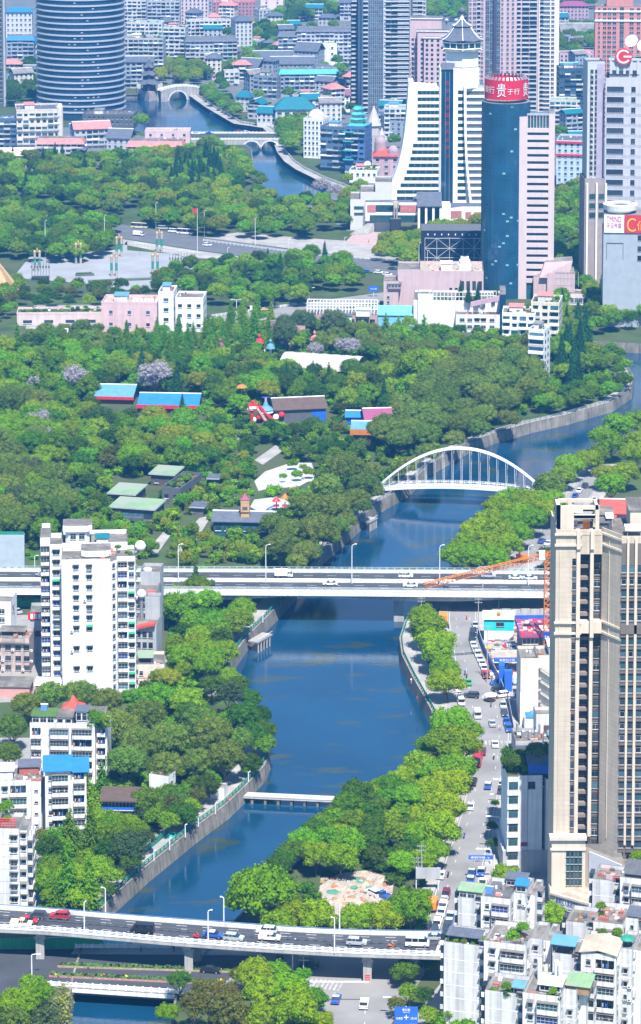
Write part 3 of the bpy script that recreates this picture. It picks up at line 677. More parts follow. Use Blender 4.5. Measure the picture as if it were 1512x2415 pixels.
LAND={k:g(*v)for k,v in{'low footbridge':(690,1885),'cleared lot':(840,2110),'near flyover':(560,2200),'sign gantry':(1140,2060),'white tower block':(210,1600),'red-pavilion block':(160,1790),'brown-roofed river house':(285,1935),'blue-roofed block':(160,1930),'white outhouse':(385,1880),'arch footbridge':(1080,1160),'middle road bridge':(800,1410),'beige tower':(1400,2000),'construction site':(1220,1500),'red amusement ride':(610,990),'blue-roofed pavilion':(400,965),'clock tower house':(575,1260),'green-roofed halls':(330,1200),'white paved square':(680,1130),'white vaulted tent':(750,870),'pink hall':(350,770),'city square':(250,640),'stone statue':(932,550),'glass bank tower':(1180,690),'grey office slab':(1450,600),'stone bridge':(620,330),'riverside pavilion':(350,220),'white hotel tower':(1010,500),'round glass tower':(190,290),'billboard':(1470,620),'magenta pavilion':(880,1030),'street bridge':(290,2340),'river bend':(1440,960),'white corner house':(1120,2210),'boulevard':(620,580),'side road':(850,2390)}.items()}
ONES='first,second,third,fourth,fifth,sixth,seventh,eighth,ninth'.split(',')
ORD=['closest']+[o+' closest' for o in ONES[1:]+'tenth,eleventh,twelfth,thirteenth,fourteenth,fifteenth,sixteenth,seventeenth,eighteenth,nineteenth,twentieth'.split(',')+['twenty-'+o for o in ONES]+['thirtieth']+['thirty-'+o for o in ONES]+['fortieth']]
TREES=[]
def inside(p,poly):
 c=False;n=len(poly)
 for i in range(n):
  a,b=poly[i],poly[i-1]
  if(a.y>p.y)!=(b.y>p.y)and p.x<(b.x-a.x)*(p.y-a.y)/(b.y-a.y)+a.x:c=not c
 return c
RV=[p.xy for p in river];UV=[p.xy for p in upper]
def one_tree(x,y,k,wpx=None,grp='trees standing among the buildings',h=None):
 """a tree whose crown shows centred at x, y, wpx wide in the photo"""
 sh=k.split()[0];H=HGT[sh]*.58
 s_=1.0
 for _ in range(3):
  P=g(x,y,H*s_)
  if wpx:s_=wpx/px(P)[2]/2/RAD[sh]
 TREES.append((Vector((P.x,P.y,0)),s_,k,grp))
def bank_gap(p):
 return min(((p-a).length if(b-a).length<.01 else(p-a-(b-a)*max(0,min(1,(p-a).dot(b-a)/(b-a).length_squared))).length)for a,b in zip(RV,RV[1:]+RV[:1]))
def zone(pts,mix,gap,smin=.8,smax=1.2,grp='trees in the park',keep_out=(),bank=0):
 """fill a photo outline of crowns with trees; mix: {kind: share}"""
 ks=list(mix);ws=list(mix.values());hm=4.5
 poly=[p.xy for p in world(pts,hm)];x0,x1=min(p.x for p in poly),max(p.x for p in poly);y0,y1=min(p.y for p in poly),max(p.y for p in poly)
 got=[];n=int((x1-x0)*(y1-y0)/gap**2*9)+40
 for _ in range(n):
  p=Vector((rnd.uniform(x0,x1),rnd.uniform(y0,y1)))
  if not inside(p,poly)or inside(p,RV)or inside(p,UV):continue
  if any((p-q).length<gap for q in got):continue
  if any((p-t[0].xy).length<gap*.6 for t in TREES):continue
  X,Y,s_=px((p.x,p.y,0))
  if bank and bank_gap(p)<bank:continue
  if any(a<=X<=c and b<=Y<=d for a,b,c,d in keep_out+KEEP):continue
  got.append(p);k=rnd.choices(ks,ws)[0];up=1 if bank else 1.14
  TREES.append((Vector((p.x,p.y,0)),rnd.uniform(smin,smax)*up,k,grp))
KEEP=((95,1380,400,1625),(60,1720,260,1860),(0,1760,210,2010),(235,1880,330,1940),(345,1850,425,1900),(-60,1320,420,1420),(480,1330,1512,1425),(1060,1440,1320,2400),(230,735,490,800),(30,735,240,800),(715,690,1110,780),(640,745,700,800),(655,845,860,885),(220,930,490,980),(225,975,480,1012),(575,960,790,1005),(815,985,940,1045),(590,1090,755,1165),(580,1170,700,1215),(500,1200,650,1268),(255,1130,395,1240),(350,1110,445,1160),(425,1218,498,1262),(350,1262,410,1306),(600,1050,668,1098),(520,1015,570,1048),(735,2060,935,2150))
ST='street trees along the riverside road'
# --- right bank: rows beside the street and the wood by the river
for x,y,w_ in((612,2098,160),(690,2155,96),(655,2190,90),(745,2168,92),(842,2172,80),(912,2168,84),(968,2148,104),(745,2020,76),(803,2022,84),(953,2032,66),(1020,2010,72),(1032,1962,92),(1048,1912,100),(1062,1862,96),(1072,1812,100),(1080,1765,104),(1066,1716,92),(1108,1725,58),(1042,1760,84),(1022,1822,80),(1008,1872,80),(1002,1925,78),(985,1972,76),(992,2030,66)):
 one_tree(x,y,'round bright',w_*1.14,ST)
for x,y,w_ in((998,1450,66),(1010,1482,80),(1026,1515,82),(1030,1545,72),(1050,1580,72),(1052,1610,74),(1000,1500,50)):one_tree(x,y,'round bright',w_*1.2,'street trees between the road and the riverside walk')
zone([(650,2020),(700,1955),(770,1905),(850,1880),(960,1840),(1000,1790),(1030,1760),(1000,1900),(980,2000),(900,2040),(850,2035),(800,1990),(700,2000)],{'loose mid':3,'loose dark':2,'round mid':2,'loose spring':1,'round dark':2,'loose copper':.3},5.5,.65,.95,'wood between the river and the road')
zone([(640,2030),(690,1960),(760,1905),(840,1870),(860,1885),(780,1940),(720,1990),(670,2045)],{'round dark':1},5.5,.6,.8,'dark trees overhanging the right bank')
for x,y in((1072,1318),(1098,1284),(1122,1258),(1150,1236),(1178,1208),(1205,1186),(1240,1186),(1272,1186),(1296,1192),(1116,1314),(1146,1288),(1174,1262),(1200,1238),(1230,1212),(1262,1196),(1168,1314),(1198,1288),(1226,1256),(1256,1228),(1286,1206),(1145,1262),(1210,1212)):one_tree(x,y,'round bright',74+(x*7%15),'bright trees between the upper street and the river')
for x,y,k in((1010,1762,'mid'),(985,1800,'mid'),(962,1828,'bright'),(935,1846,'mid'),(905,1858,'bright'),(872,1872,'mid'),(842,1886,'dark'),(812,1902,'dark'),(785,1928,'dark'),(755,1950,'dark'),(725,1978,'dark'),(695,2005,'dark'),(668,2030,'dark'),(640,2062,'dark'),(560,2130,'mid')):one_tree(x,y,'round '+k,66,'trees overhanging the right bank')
for x,y,k in((560,1620,'dark'),(590,1650,'dark'),(612,1688,'dark'),(626,1725,'dark'),(622,1758,'mid'),(540,1600,'mid'),(700,1330,'olive'),(735,1300,'olive'),(775,1268,'olive'),(815,1230,'olive'),(850,1195,'olive'),(880,1160,'olive'),(960,1100,'olive'),(1010,1070,'olive'),(1070,1040,'olive'),(1130,1012,'olive'),(1200,990,'olive')):one_tree(x,y,'round '+k,62,'trees leaning over the left bank wall')
for x,y,w_,k in((1295,1150,88,'round olive'),(1340,1095,80,'round bright'),(1385,1085,70,'round bright'),(1330,1120,70,'round mid'),(1440,1150,84,'round bright'),(1430,1120,70,'round yellow'),(1475,1115,80,'round bright'),(1500,1075,80,'round bright'),(1440,1050,76,'round bright'),(1410,1075,60,'round mid'),(1460,1010,80,'round bright'),(1500,1000,70,'round mid'),(1500,1040,70,'round bright'),(1420,1030,66,'round bright'),(1350,1225,50,'loose mid'),(1290,1310,60,'loose dusky')):one_tree(x,y,k,w_,'trees on the outer bank of the river bend')
# --- left bank, from the near flyover up to the white tower
for x,y,w_,k in((205,1880,96,'feather spring'),(240,1840,76,'feather spring'),(165,1950,90,'feather mid'),(215,1960,96,'feather mid'),(262,1950,60,'loose mid'),(305,1940,50,'round bright'),(302,1972,34,'round yellow'),(300,2010,96,'round dusky'),(345,1920,60,'loose dusky'),(400,1895,84,'loose copper'),(440,1900,56,'loose mid'),(120,2010,80,'loose dark'),(160,2060,110,'feather spring'),(210,2080,96,'feather spring'),(245,2040,60,'loose mid'),(255,2100,50,'loose dark'),(130,2110,70,'feather spring'),(190,2120,80,'round bright'),(95,1975,60,'loose copper'),(100,2050,56,'loose dark'),(345,1980,60,'loose dusky'),(235,2010,60,'loose bright'),(60,1890,50,'loose dusky'),(280,1890,70,'loose dark'),(230,1900,60,'feather spring')):one_tree(x,y,k,w_*(.8 if 'feather' in k else 1),'trees below the left bank houses')
for x,y,w_ in((280,1720,120),(330,1760,120),(350,1690,110),(300,1800,110),(400,1745,120),(390,1810,110),(470,1700,110),(500,1740,120),(530,1790,110),(470,1800,100),(560,1750,90),(120,1640,100),(190,1640,100),(60,1660,90),(250,1660,90),(30,1720,90),(20,1780,80)):one_tree(x,y,'broad olive',w_,'broad olive trees above the left bank')
for x,y,w_,k in((575,1690,90,'round dark'),(600,1740,80,'round dark'),(590,1800,60,'round dark'),(540,1640,90,'loose dusky'),(500,1620,70,'loose dark'),(440,1650,90,'round mid'),(380,1640,90,'round mid'),(320,1650,80,'round mid'),(400,1600,60,'round yellow'),(375,1595,50,'round yellow'),(490,1615,40,'round bright'),(585,1815,36,'round bright'),(430,1815,60,'round mid'),(460,1845,50,'loose mid'),(500,1840,60,'loose mid'),(440,1690,70,'round dark'),(540,1700,70,'round mid')):one_tree(x,y,k,w_,'green trees above the left bank')
zone([(340,1420),(400,1390),(470,1375),(540,1430),(580,1440),(560,1500),(530,1560),(500,1600),(430,1590),(370,1540),(335,1490)],{'loose mid':3,'round mid':2,'loose dark':2,'round bright':.6,'loose dusky':.5},6.0,.7,1.05,'trees beside the river walk')
for x,y,w_,k in((415,1440,88,'round bright'),(545,1460,60,'willow spring'),(560,1435,44,'willow spring'),(520,1495,62,'willow spring'),(500,1530,50,'willow spring'),(462,1372,30,'spire dark'),(430,1400,60,'loose mid'),(500,1460,60,'willow spring'),(15,1390,30,'loose mid'),(60,1412,40,'loose mid')):one_tree(x,y,k,w_,'trees beside the river walk')
zone([(95,2130),(100,2010),(180,1920),(270,1880),(340,1960),(300,2060),(235,2125)],{'loose spring':2,'loose mid':2,'round mid':1,'loose dark':1},4.6,.6,.95,'trees below the left bank houses')
zone([(340,1930),(360,1880),(440,1840),(500,1830),(470,1900),(400,1950)],{'loose mid':2,'round dark':1,'loose copper':.6},4.6,.7,1.0,'trees below the left bank houses')
# --- bottom edge
for x,y,w_,k in((40,2370,110,'round bright'),(95,2350,80,'round bright'),(30,2410,100,'loose olive'),(110,2400,90,'loose dusky'),(150,2340,40,'bamboo straw'),(140,2380,60,'bamboo straw'),(75,2330,70,'loose bright'),(395,2392,62,'round bright'),(425,2320,70,'loose dark'),(480,2330,80,'loose copper'),(530,2345,90,'loose copper'),(460,2380,100,'loose copper'),(540,2390,110,'loose copper'),(600,2300,100,'round bright'),(650,2290,80,'loose bright'),(625,2340,110,'round bright'),(680,2340,110,'round bright'),(740,2360,70,'round mid'),(700,2390,120,'round bright'),(620,2400,90,'loose bright'),(560,2300,50,'loose copper'),(715,2300,50,'loose spring'),(760,2410,60,'round bright'),(955,2290,70,'round dark'),(1010,2275,60,'loose dark'),(965,2340,70,'loose mid'),(1000,2350,60,'loose dark'),(935,2370,56,'loose copper'),(1010,2395,60,'loose mid'),(1060,2390,50,'loose mid')):one_tree(x,y,k,w_,'trees at the foot of the picture')
for x,y,w_,k in((1195,2072,70,'round bright'),(1180,2050,40,'loose mid'),(1305,2160,76,'round mid'),(1265,2240,76,'loose mid'),(1290,2210,60,'loose olive'),(1275,2285,70,'loose mid'),(1375,2135,24,'spire spring'),(1250,2030,36,'round dark'),(1165,1990,40,'loose dark'),(1160,1950,36,'loose dark'),(1168,1895,26,'loose spring'),(1300,2030,30,'round dark'),(1500,2300,40,'loose mid')):one_tree(x,y,k,w_,'trees among the right-hand houses')
# --- the park across the river
PK='trees in the riverside park'
for x,y,w_ in((720,1190,100),(770,1150,96),(820,1110,100),(860,1145,84),(790,1200,100),(840,1180,80),(690,1250,110),(750,1260,110),(660,1290,90),(720,1300,84),(640,1240,70),(880,1110,60),(800,1245,70)):one_tree(x,y,'broad olive',w_,'broad olive trees on the park bank')
zone([(880,1050),(930,985),(1000,930),(1030,890),(1130,870),(1230,850),(1285,900),(1240,945),(1160,985),(1080,1025),(1000,1060)],{'broad olive':1},8.5,.8,1.05,'broad olive trees on the park bank')
zone([(1230,950),(1290,900),(1380,890),(1480,880),(1470,910),(1390,935),(1300,960)],{'round dark':2,'round mid':2,'loose mid':1},6.5,.6,.85,'trees on the river point')
zone([(1310,880),(1330,790),(1400,780),(1400,860),(1340,900)],{'conifer needle':3,'round mid':1},6,.8,1.2,'conifers on the river point')
zone([(1395,860),(1420,815),(1470,830),(1485,860),(1460,880)],{'loose mid':2,'round olive':1},6,.7,1,'trees on the river point')
zone([(-30,1270),(-30,1130),(60,1110),(150,1140),(160,1200),(130,1260)],{'broad dusky':.5,'broad olive':3,'round mid':1.5},7.5,.9,1.15,PK)
zone([(-30,1120),(-30,960),(60,940),(130,1000),(140,1080),(80,1130)],{'round mid':3,'broad olive':1,'round bright':1},7.5,.9,1.2,PK)
zone([(140,1080),(120,960),(220,930),(330,960),(480,970),(550,1010),(540,1060),(440,1110),(300,1120),(200,1150)],{'round mid':3,'round yellow':1.6,'loose bright':1.4,'loose dark':1.6,'loose copper':.5,'round dark':.8,'round bright':1},6.8,.75,1.15,PK)
zone([(150,1250),(180,1160),(300,1120),(350,1180),(260,1230),(330,1260),(330,1330),(250,1330)],{'loose mid':3,'loose spring':1,'loose dark':1},6.5,.55,.9,PK)
zone([(330,1320),(350,1220),(440,1130),(560,1060),(620,1070),(590,1140),(560,1200),(500,1260),(640,1290),(640,1330)],{'loose spring':2,'bamboo straw':4,'loose yellow':2,'loose mid':1.5,'shrub spring':2},4.3,.42,.75,'young trees in the garden')
zone([(560,1060),(640,1000),(700,1000),(830,1010),(870,1060),(800,1100),(740,1080),(690,1060)],{'loose dark':2,'loose copper':.6,'bamboo straw':.7,'loose mid':2,'round dark':1.5},6.0,.55,.9,PK)
zone([(-30,950),(-30,830),(60,800),(240,830),(220,930),(120,950)],{'round mid':2,'feather spring':.8,'round bright':1.5,'loose dark':1.3},7.0,.8,1.1,PK)
zone([(220,930),(240,830),(420,850),(560,830),(700,880),(900,880),(1000,880),(960,950),(840,975),(690,930),(560,960),(480,930),(380,925)],{'round dark':2,'loose dark':2,'round mid':3,'round yellow':.8,'conifer needle':.6,'loose mid':1,'bamboo straw':.4},7.0,.75,1.1,PK)
zone([(280,800),(330,770),(480,765),(560,730),(640,740),(640,820),(540,850),(400,850),(280,840)],{'feather spring':3,'spire spring':1,'loose spring':2,'loose mid':1},6.0,.6,.85,'fresh green spire trees in the park')
zone([(150,780),(240,770),(300,790),(280,830),(60,830),(60,800)],{'round olive':2,'loose mid':2},7,.7,1,PK)
zone([(640,800),(700,740),(790,760),(880,770),(870,830),(720,820)],{'broad dusky':1,'round olive':2,'loose mid':1},7,.7,1,PK)
zone([(870,790),(940,760),(1060,780),(1180,790),(1260,800),(1280,860),(1130,870),(1030,885),(900,880)],{'round mid':2,'round olive':2,'loose dark':1,'loose mid':2,'loose copper':.4,'round bright':.8},7,.75,1.1,PK)
for x,y,w_,k in((910,770,44,'feather spring'),(940,775,40,'feather mid'),(1000,772,40,'feather mid'),(1035,782,30,'feather spring'),(600,765,50,'feather spring'),(980,870,100,'round bright'),(1030,850,70,'round bright'),(610,870,60,'round yellow'),(945,930,30,'spire mid'),(430,950,26,'conifer dark'),(790,1080,36,'loose dusky')):one_tree(x,y,k,w_,PK)
for x,y,w_ in((178,890,66),(160,870,40),(365,880,76),(350,900,50),(95,990,60),(110,1030,46),(820,815,56),(745,825,40),(760,440,44),(790,450,36),(85,905,44)):one_tree(x,y,'loose lilac',w_*1.25,'blossoming trees in the park')
# --- squares, boulevard, right-hand woods
BV='trees round the city square'
zone([(-30,590),(-30,510),(60,480),(180,510),(275,530),(270,580),(190,600),(80,600)],{'round mid':4,'round dark':2,'round bright':.6},8,.9,1.25,BV)
zone([(-30,470),(-30,380),(100,370),(200,380),(310,370),(420,360),(500,345),(556,372),(590,410),(560,450),(440,480),(380,450),(260,500),(120,460)],{'round mid':3,'round yellow':.8,'round dark':2,'round olive':1,'conifer needle':.6,'round bright':.9},9,.95,1.3,BV)
zone([(395,440),(420,400),(500,385),(530,430),(470,460)],{'conifer needle':1},7,1,1.4,BV)
zone([(320,510),(360,470),(420,470),(520,450),(620,460),(760,470),(830,460),(825,520),(720,545),(600,545),(480,545),(420,520),(400,525)],{'round mid':2,'round yellow':1.4,'round bright':1.6,'round dark':1},8.5,.85,1.2,BV)
zone([(380,670),(400,635),(520,620),(640,610),(760,600),(860,640),(850,690),(730,700),(560,715),(480,690)],{'round mid':3,'round bright':1,'round dark':1.5,'conifer needle':.5,'loose mid':1},8,.85,1.15,BV)
zone([(-30,740),(-30,660),(100,665),(240,670),(340,680),(370,650),(400,690),(250,710),(130,720)],{'loose dark':2,'loose mid':2,'round dark':1,'loose copper':.5},7.5,.75,1.05,BV)
zone([(890,600),(900,575),(960,560),(1060,530),(1130,530),(1000,580),(985,620)],{'round yellow':2,'round bright':2},8,.8,1.1,BV)
RW='trees behind the bank tower'
zone([(1310,560),(1310,440),(1360,430),(1420,470),(1420,600),(1512,620),(1540,760),(1400,770),(1380,680),(1320,640)],{'round mid':3,'round bright':1.5,'loose dark':1.5,'round yellow':.8},8.5,.85,1.2,RW)
zone([(1395,800),(1512,790),(1512,810),(1400,815)],{'shrub dark':1},4,1,1.5,RW)
# --- the old town by the upper river
OT='trees along the upper river'
zone([(290,190),(300,140),(380,130),(500,140),(530,170),(440,190),(390,185),(340,175)],{'round yellow':3,'round mid':1},9,.9,1.2,OT)
zone([(480,150),(520,110),(600,90),(640,40),(690,20),(690,90),(640,140),(560,165)],{'round mid':2,'round dark':2},10,.9,1.3,OT)
zone([(450,240),(440,205),(500,200),(560,260),(600,310),(570,290),(520,255)],{'loose mid':1,'round mid':1},8,.7,1,OT)
zone([(660,310),(670,270),(720,265),(710,330),(690,370)],{'round mid':1},9,.9,1.3,OT)
zone([(18,240),(18,160),(78,150),(78,230)],{'round dark':1},9,.9,1.2,OT)
zone([(660,-40),(690,0),(830,0),(830,30),(700,40),(660,20)],{'round mid':1,'round dark':1},10,.9,1.3,OT)
zone([(1000,40),(1000,-40),(1110,-40),(1110,40)],{'round mid':1},10,.9,1.3,OT)
zone([(1320,110),(1320,60),(1400,60),(1400,110)],{'round olive':1,'round mid':1},10,.9,1.3,OT)
zone([(1310,10),(1310,-60),(1400,-60),(1400,10)],{'round mid':1},10,.9,1.3,OT)
for x,y,w_,k in((335,285,48,'round mid'),(1325,285,44,'round mid'),(1370,290,36,'round mid'),(930,330,36,'round mid'),(610,225,40,'loose mid'),(820,420,30,'round bright'),(850,440,44,'round bright'),(935,240,24,'loose mid')):one_tree(x,y,k,w_,OT)
zone([(600,400),(640,440),(680,468),(640,480),(600,450)],{'loose mid':1,'shrub dark':1},6,.7,1,OT)
zone([(440,300),(420,180),(520,60),(830,60),(830,260),(720,300),(560,215)],{'round mid':1,'round dark':1,'shrub dark':1},15,.6,1.0,OT)
zone([(1320,420),(1320,110),(1400,110),(1400,420)],{'round mid':1},15,.7,1.0,OT)
zone([(1200,760),(1320,700),(1400,760),(1330,840),(1280,800)],{'round mid':2,'loose dark':1,'conifer needle':.5},6.5,.7,1.0,PK)
def undergrowth(name,label,pts,mix,gap,smin,smax):
 hold=TREES[:];TREES.clear();zone(pts,mix,gap,smin,smax,name,(),9);out=TREES[:];TREES[:]=hold
 return name,label,out
UNDER=[undergrowth('undergrowth','green undergrowth filling the park floor across the river',[(-40,1330),(-40,800),(640,740),(1290,800),(1480,880),(1250,990),(960,1140),(740,1330)],{'shrub mid':3,'shrub dark':2,'shrub spring':1.2},5.2,1.1,2.3),undergrowth('undergrowth','dark undergrowth beneath the trees of the left bank',[(100,2150),(100,2000),(330,1650),(340,1420),(560,1420),(520,1600),(600,1700),(620,1790),(450,1930),(250,2120)],{'shrub mid':3,'shrub dark':2,'shrub spring':1},3.3,1.0,1.9),undergrowth('undergrowth','dark undergrowth in the wood of the right bank',[(560,2180),(650,2060),(830,1910),(1020,1740),(1060,1700),(1080,1760),(1000,2200)],{'shrub mid':2,'shrub dark':3},4.2,.9,1.6),undergrowth('undergrowth','rough green undergrowth at the foot of the picture',[(-40,2430),(-40,2350),(170,2350),(190,2440)],{'shrub mid':1,'shrub dark':1},3,.9,1.6),undergrowth('undergrowth','rough brownish undergrowth beside the small side road',[(370,2440),(430,2345),(700,2330),(780,2440)],{'shrub mid':1,'shrub copper':1},3,.9,1.6)]
# ---------- build them: the 300 that show largest as things, the rest as masses
KIDX={}
protos=bpy.data.collections.new('tree_kinds')
def proto(k,v):
 if(k,v)not in KIDX:
  cr,tr=kind(k)[v];o=bpy.data.objects.new('crown_%03d'%len(KIDX),cr);protos.objects.link(o);KIDX[(k,v)]=len(KIDX)
 return KIDX[(k,v)]
def scatter(name,label,items):
 me=bpy.data.meshes.new(name);me.from_pydata([tuple(t[0])for t in items],[],[])
 at=lambda n,ty,vals:me.attributes.new(n,ty,'POINT').data.foreach_set('value',vals)
 at('size','FLOAT',[t[1]for t in items]);at('turn','FLOAT',[rnd.uniform(0,6.28)for t in items]);at('pick','INT',[proto(t[2],rnd.randrange(len(kind(t[2]))))for t in items])
 o=link(name,me);tag(o,label,None,None,'stuff')
 ng=bpy.data.node_groups.new(name,'GeometryNodeTree');ng.interface.new_socket('Geometry',in_out='INPUT',socket_type='NodeSocketGeometry');ng.interface.new_socket('Geometry',in_out='OUTPUT',socket_type='NodeSocketGeometry')
 L=ng.links.new;I=ng.nodes.new('NodeGroupInput');O=ng.nodes.new('NodeGroupOutput');iop=ng.nodes.new('GeometryNodeInstanceOnPoints');ci=ng.nodes.new('GeometryNodeCollectionInfo')
 ci.inputs['Collection'].default_value=protos;ci.inputs['Separate Children'].default_value=True;ci.inputs['Reset Children'].default_value=True
 def attr(n,ty):a=ng.nodes.new('GeometryNodeInputNamedAttribute');a.data_type=ty;a.inputs['Name'].default_value=n;return[s for s in a.outputs if s.enabled][0]
 cx=ng.nodes.new('ShaderNodeCombineXYZ');L(attr('turn','FLOAT'),cx.inputs[2])
 L(I.outputs[0],iop.inputs['Points']);L(ci.outputs[0],iop.inputs['Instance']);iop.inputs['Pick Instance'].default_value=True
 L(attr('pick','INT'),iop.inputs['Instance Index']);L(cx.outputs[0],iop.inputs['Rotation']);L(attr('size','FLOAT'),iop.inputs['Scale']);L(iop.outputs[0],O.inputs[0])
 o.modifiers.new('scatter','NODES').node_group=ng
 return o
def in_view(t):
 X,Y,s_=px(t[0]+Vector((0,0,HGT[t[2].split()[0]]*t[1]*.6)));r=s_*t[1]*RAD[t[2].split()[0]]
 return-r*.5<X<1512+r*.5 and-r<Y<2415+r,r
rank=sorted([t for t in TREES if in_view(t)[0]],key=lambda t:-in_view(t)[1])
single=rank[:300];rest=[t for t in TREES if not any(t is q for q in single)]
near={}
for t in single:
 lm=min(LAND,key=lambda k:(LAND[k].xy-t[0].xy).length);near.setdefault((lm,t[2]),[]).append(t)
for(lm,k),L_ in near.items():
 L_.sort(key=lambda t:(LAND[lm].xy-t[0].xy).length);sh,c=k.split()
 for i,(P,s_,k,grp)in enumerate(L_):
  nm=dict(conifer='conifer_tree',willow='willow_tree',bamboo='bamboo_clump',shrub='shrub').get(sh,'blossom_tree' if c=='lilac' else 'broadleaf_tree')
  lab='%s %s %s, %s to the %s'%(COLW[c],SHW[sh],'clump' if sh=='bamboo' else 'tree',ORD[min(i,39)]+' of its kind',lm)
  o=link(nm,None,None,P,rnd.uniform(0,6.28),(s_*rnd.uniform(.93,1.07),s_*rnd.uniform(.93,1.07),s_*rnd.uniform(.9,1.1)));tag(o,lab,'bamboo' if sh=='bamboo' else 'tree',grp)
  cr,tr=rnd.choice(kind(k));link('crown',cr,o);link('trunk',tr,o)
groups={}
for t in rest:groups.setdefault(t[3],[]).append(t)
for grp,items in groups.items():scatter('woodland','mass of further '+grp.replace('broad olive ','')+' too many to count',items)
for nm,lab,items in UNDER:scatter(nm,lab,items)
print('TREES',len(TREES),'single',len(single),'px of last',in_view(single[-1])[1])
# ---------- building kit
KIT={}
def kit(key,fn):
 if key not in KIT:
  b=MB();fn(b);KIT[key]=b.mesh(key.split('|')[0])
 return KIT[key]
def win_mesh(w,h,st='plain'):
 """window: proud frame, mullions, sill; st may add hood, cage or change frame and glass"""
 st_=st
 def f(b):
  fr=M['dark_frame']if 'dark' in st_ else(M['white']if 'white' in st_ else M['frame'])
  gl=M['glass_teal']if 'teal' in st_ else M['curtain']if 'curtain' in st_ else M['blue_curtain']if 'blue' in st_ else M['glass']
  x0,x1,t=-w/2,w/2,.07
  b.face([(x0,-.02,0),(x1,-.02,0),(x1,-.02,h),(x0,-.02,h)],gl)
  for a,c,d,e in((x0,x1,0,t),(x0,x1,h-t,h),(x0,x0+t,t,h-t),(x1-t,x1,t,h-t)):b.box(a,c,-.1,0,d,e,fr)
  n=max(1,int(round(w/1.0)))
  for i in range(1,n):x=x0+w*i/n;b.box(x-.03,x+.03,-.08,-.0,t,h-t,fr)
  if h>1.2 and 'band' not in st_:b.box(x0+t,x1-t,-.075,0,h*.68,h*.68+.05,fr)
  b.box(x0-.1,x1+.1,-.22,0,-.1,0,M['concrete'])
  if 'hood' in st_:b.box(x0-.25,x1+.25,-.65,0,h+.1,h+.2,M['roof_stain'])
  if 'cage' in st_:
   k=int(w/.3)
   for i in range(k+1):x=x0+w*i/k;b.box(x-.015,x+.015,-.5,-.47,-.1,h,M['metal'])
   for z in(-.1,h/2,h):b.box(x0,x1,-.5,-.47,z-.02,z+.02,M['metal'])
   b.box(x0,x1,-.5,0,-.16,-.1,M['metal'])
  if 'awn' in st_:b.hexa([(x0-.2,-.9,h-.15),(x1+.2,-.9,h-.15),(x1+.2,0,h+.25),(x0-.2,0,h+.25),(x0-.2,-.9,h-.1),(x1+.2,-.9,h-.1),(x1+.2,0,h+.3),(x0-.2,0,h+.3)],M['green']if 'green' in st_ else M['sky_roof']if 'sky' in st_ else M['roof_stain'])
 return kit('window|%.2f|%.2f|%s'%(w,h,st),f)
def balcony_mesh(w,fl,st='open'):
 """balcony: slab, parapet, rail, recessed dark opening with a window wall; 'glazed' closes it"""
 def f(b):
  wl=M['pink']if 'pink' in st else M['facade'];x0,x1=-w/2,w/2;dp=1.15
  b.box(x0,x1,-dp,0,-.12,0,M['concrete'])
  b.box(x0,x1,-dp-.02,-dp+.1,0,.95,wl);b.box(x0-.01,x0+.1,-dp+.1,0,0,.95,wl);b.box(x1-.1,x1+.01,-dp+.1,0,0,.95,wl)
  if 'glazed' in st or 'cage' in st:
   gl=M['glass_teal']if 'teal' in st else M['curtain']if 'curtain' in st else M['blue_curtain']if 'blue' in st else M['glass']
   if 'glazed' in st:
    b.box(x0+.03,x1-.03,-dp+.05,-.02,.95,fl-.5,gl)
   n=max(2,int(w/(.75 if 'glazed' in st else.28)))
   for i in range(n+1):
    x=x0+w*i/n;r=.035 if 'glazed' in st else.015
    b.box(x-r,x+r,-dp-.01,-dp+.06,.95,fl-.5,M['frame']if 'glazed' in st else M['metal'])
   for z in(1.0,1.6,fl-.52):b.box(x0,x1,-dp-.015,-dp+.05,z,z+.05,M['frame'])
   b.box(x0-.08,x1+.08,-dp-.15,0,fl-.5,fl-.4,M['roof_stain'])
  if 'glazed' not in st:
   b.face([(x0+.1,-.02,.05),(x1-.1,-.02,.05),(x1-.1,-.02,fl-.5),(x0+.1,-.02,fl-.5)],M['glass'])
   for i in range(4):x=x0+.1+(w-.2)*i/3;b.box(x-.04,x+.04,-.08,0,0,fl-.5,M['frame'])
   for i in range(5):
    if hash_(st+str(i))%3:b.box(x0+.3+i*w/6,x0+.6+i*w/6,-.8,-.76,1.1,1.9,(M['rose'],M['plain_white'],M['grey'],M['blue'],M['beige_plain'])[i])
 return kit('balcony|%.2f|%.2f|%s'%(w,fl,st),f)
def ac_mesh():
 def f(b):
  b.box(-.42,.42,-.42,-.1,0,.6,M['plain_white']);b.box(-.3,.12,-.43,-.42,.1,.5,M['dark_grey']);b.box(-.42,.42,-.45,0,-.06,0,M['metal'])
 return kit('air_conditioner',f)
FACE={'f':0.0,'r':pi/2,'l':-pi/2,'b':pi}
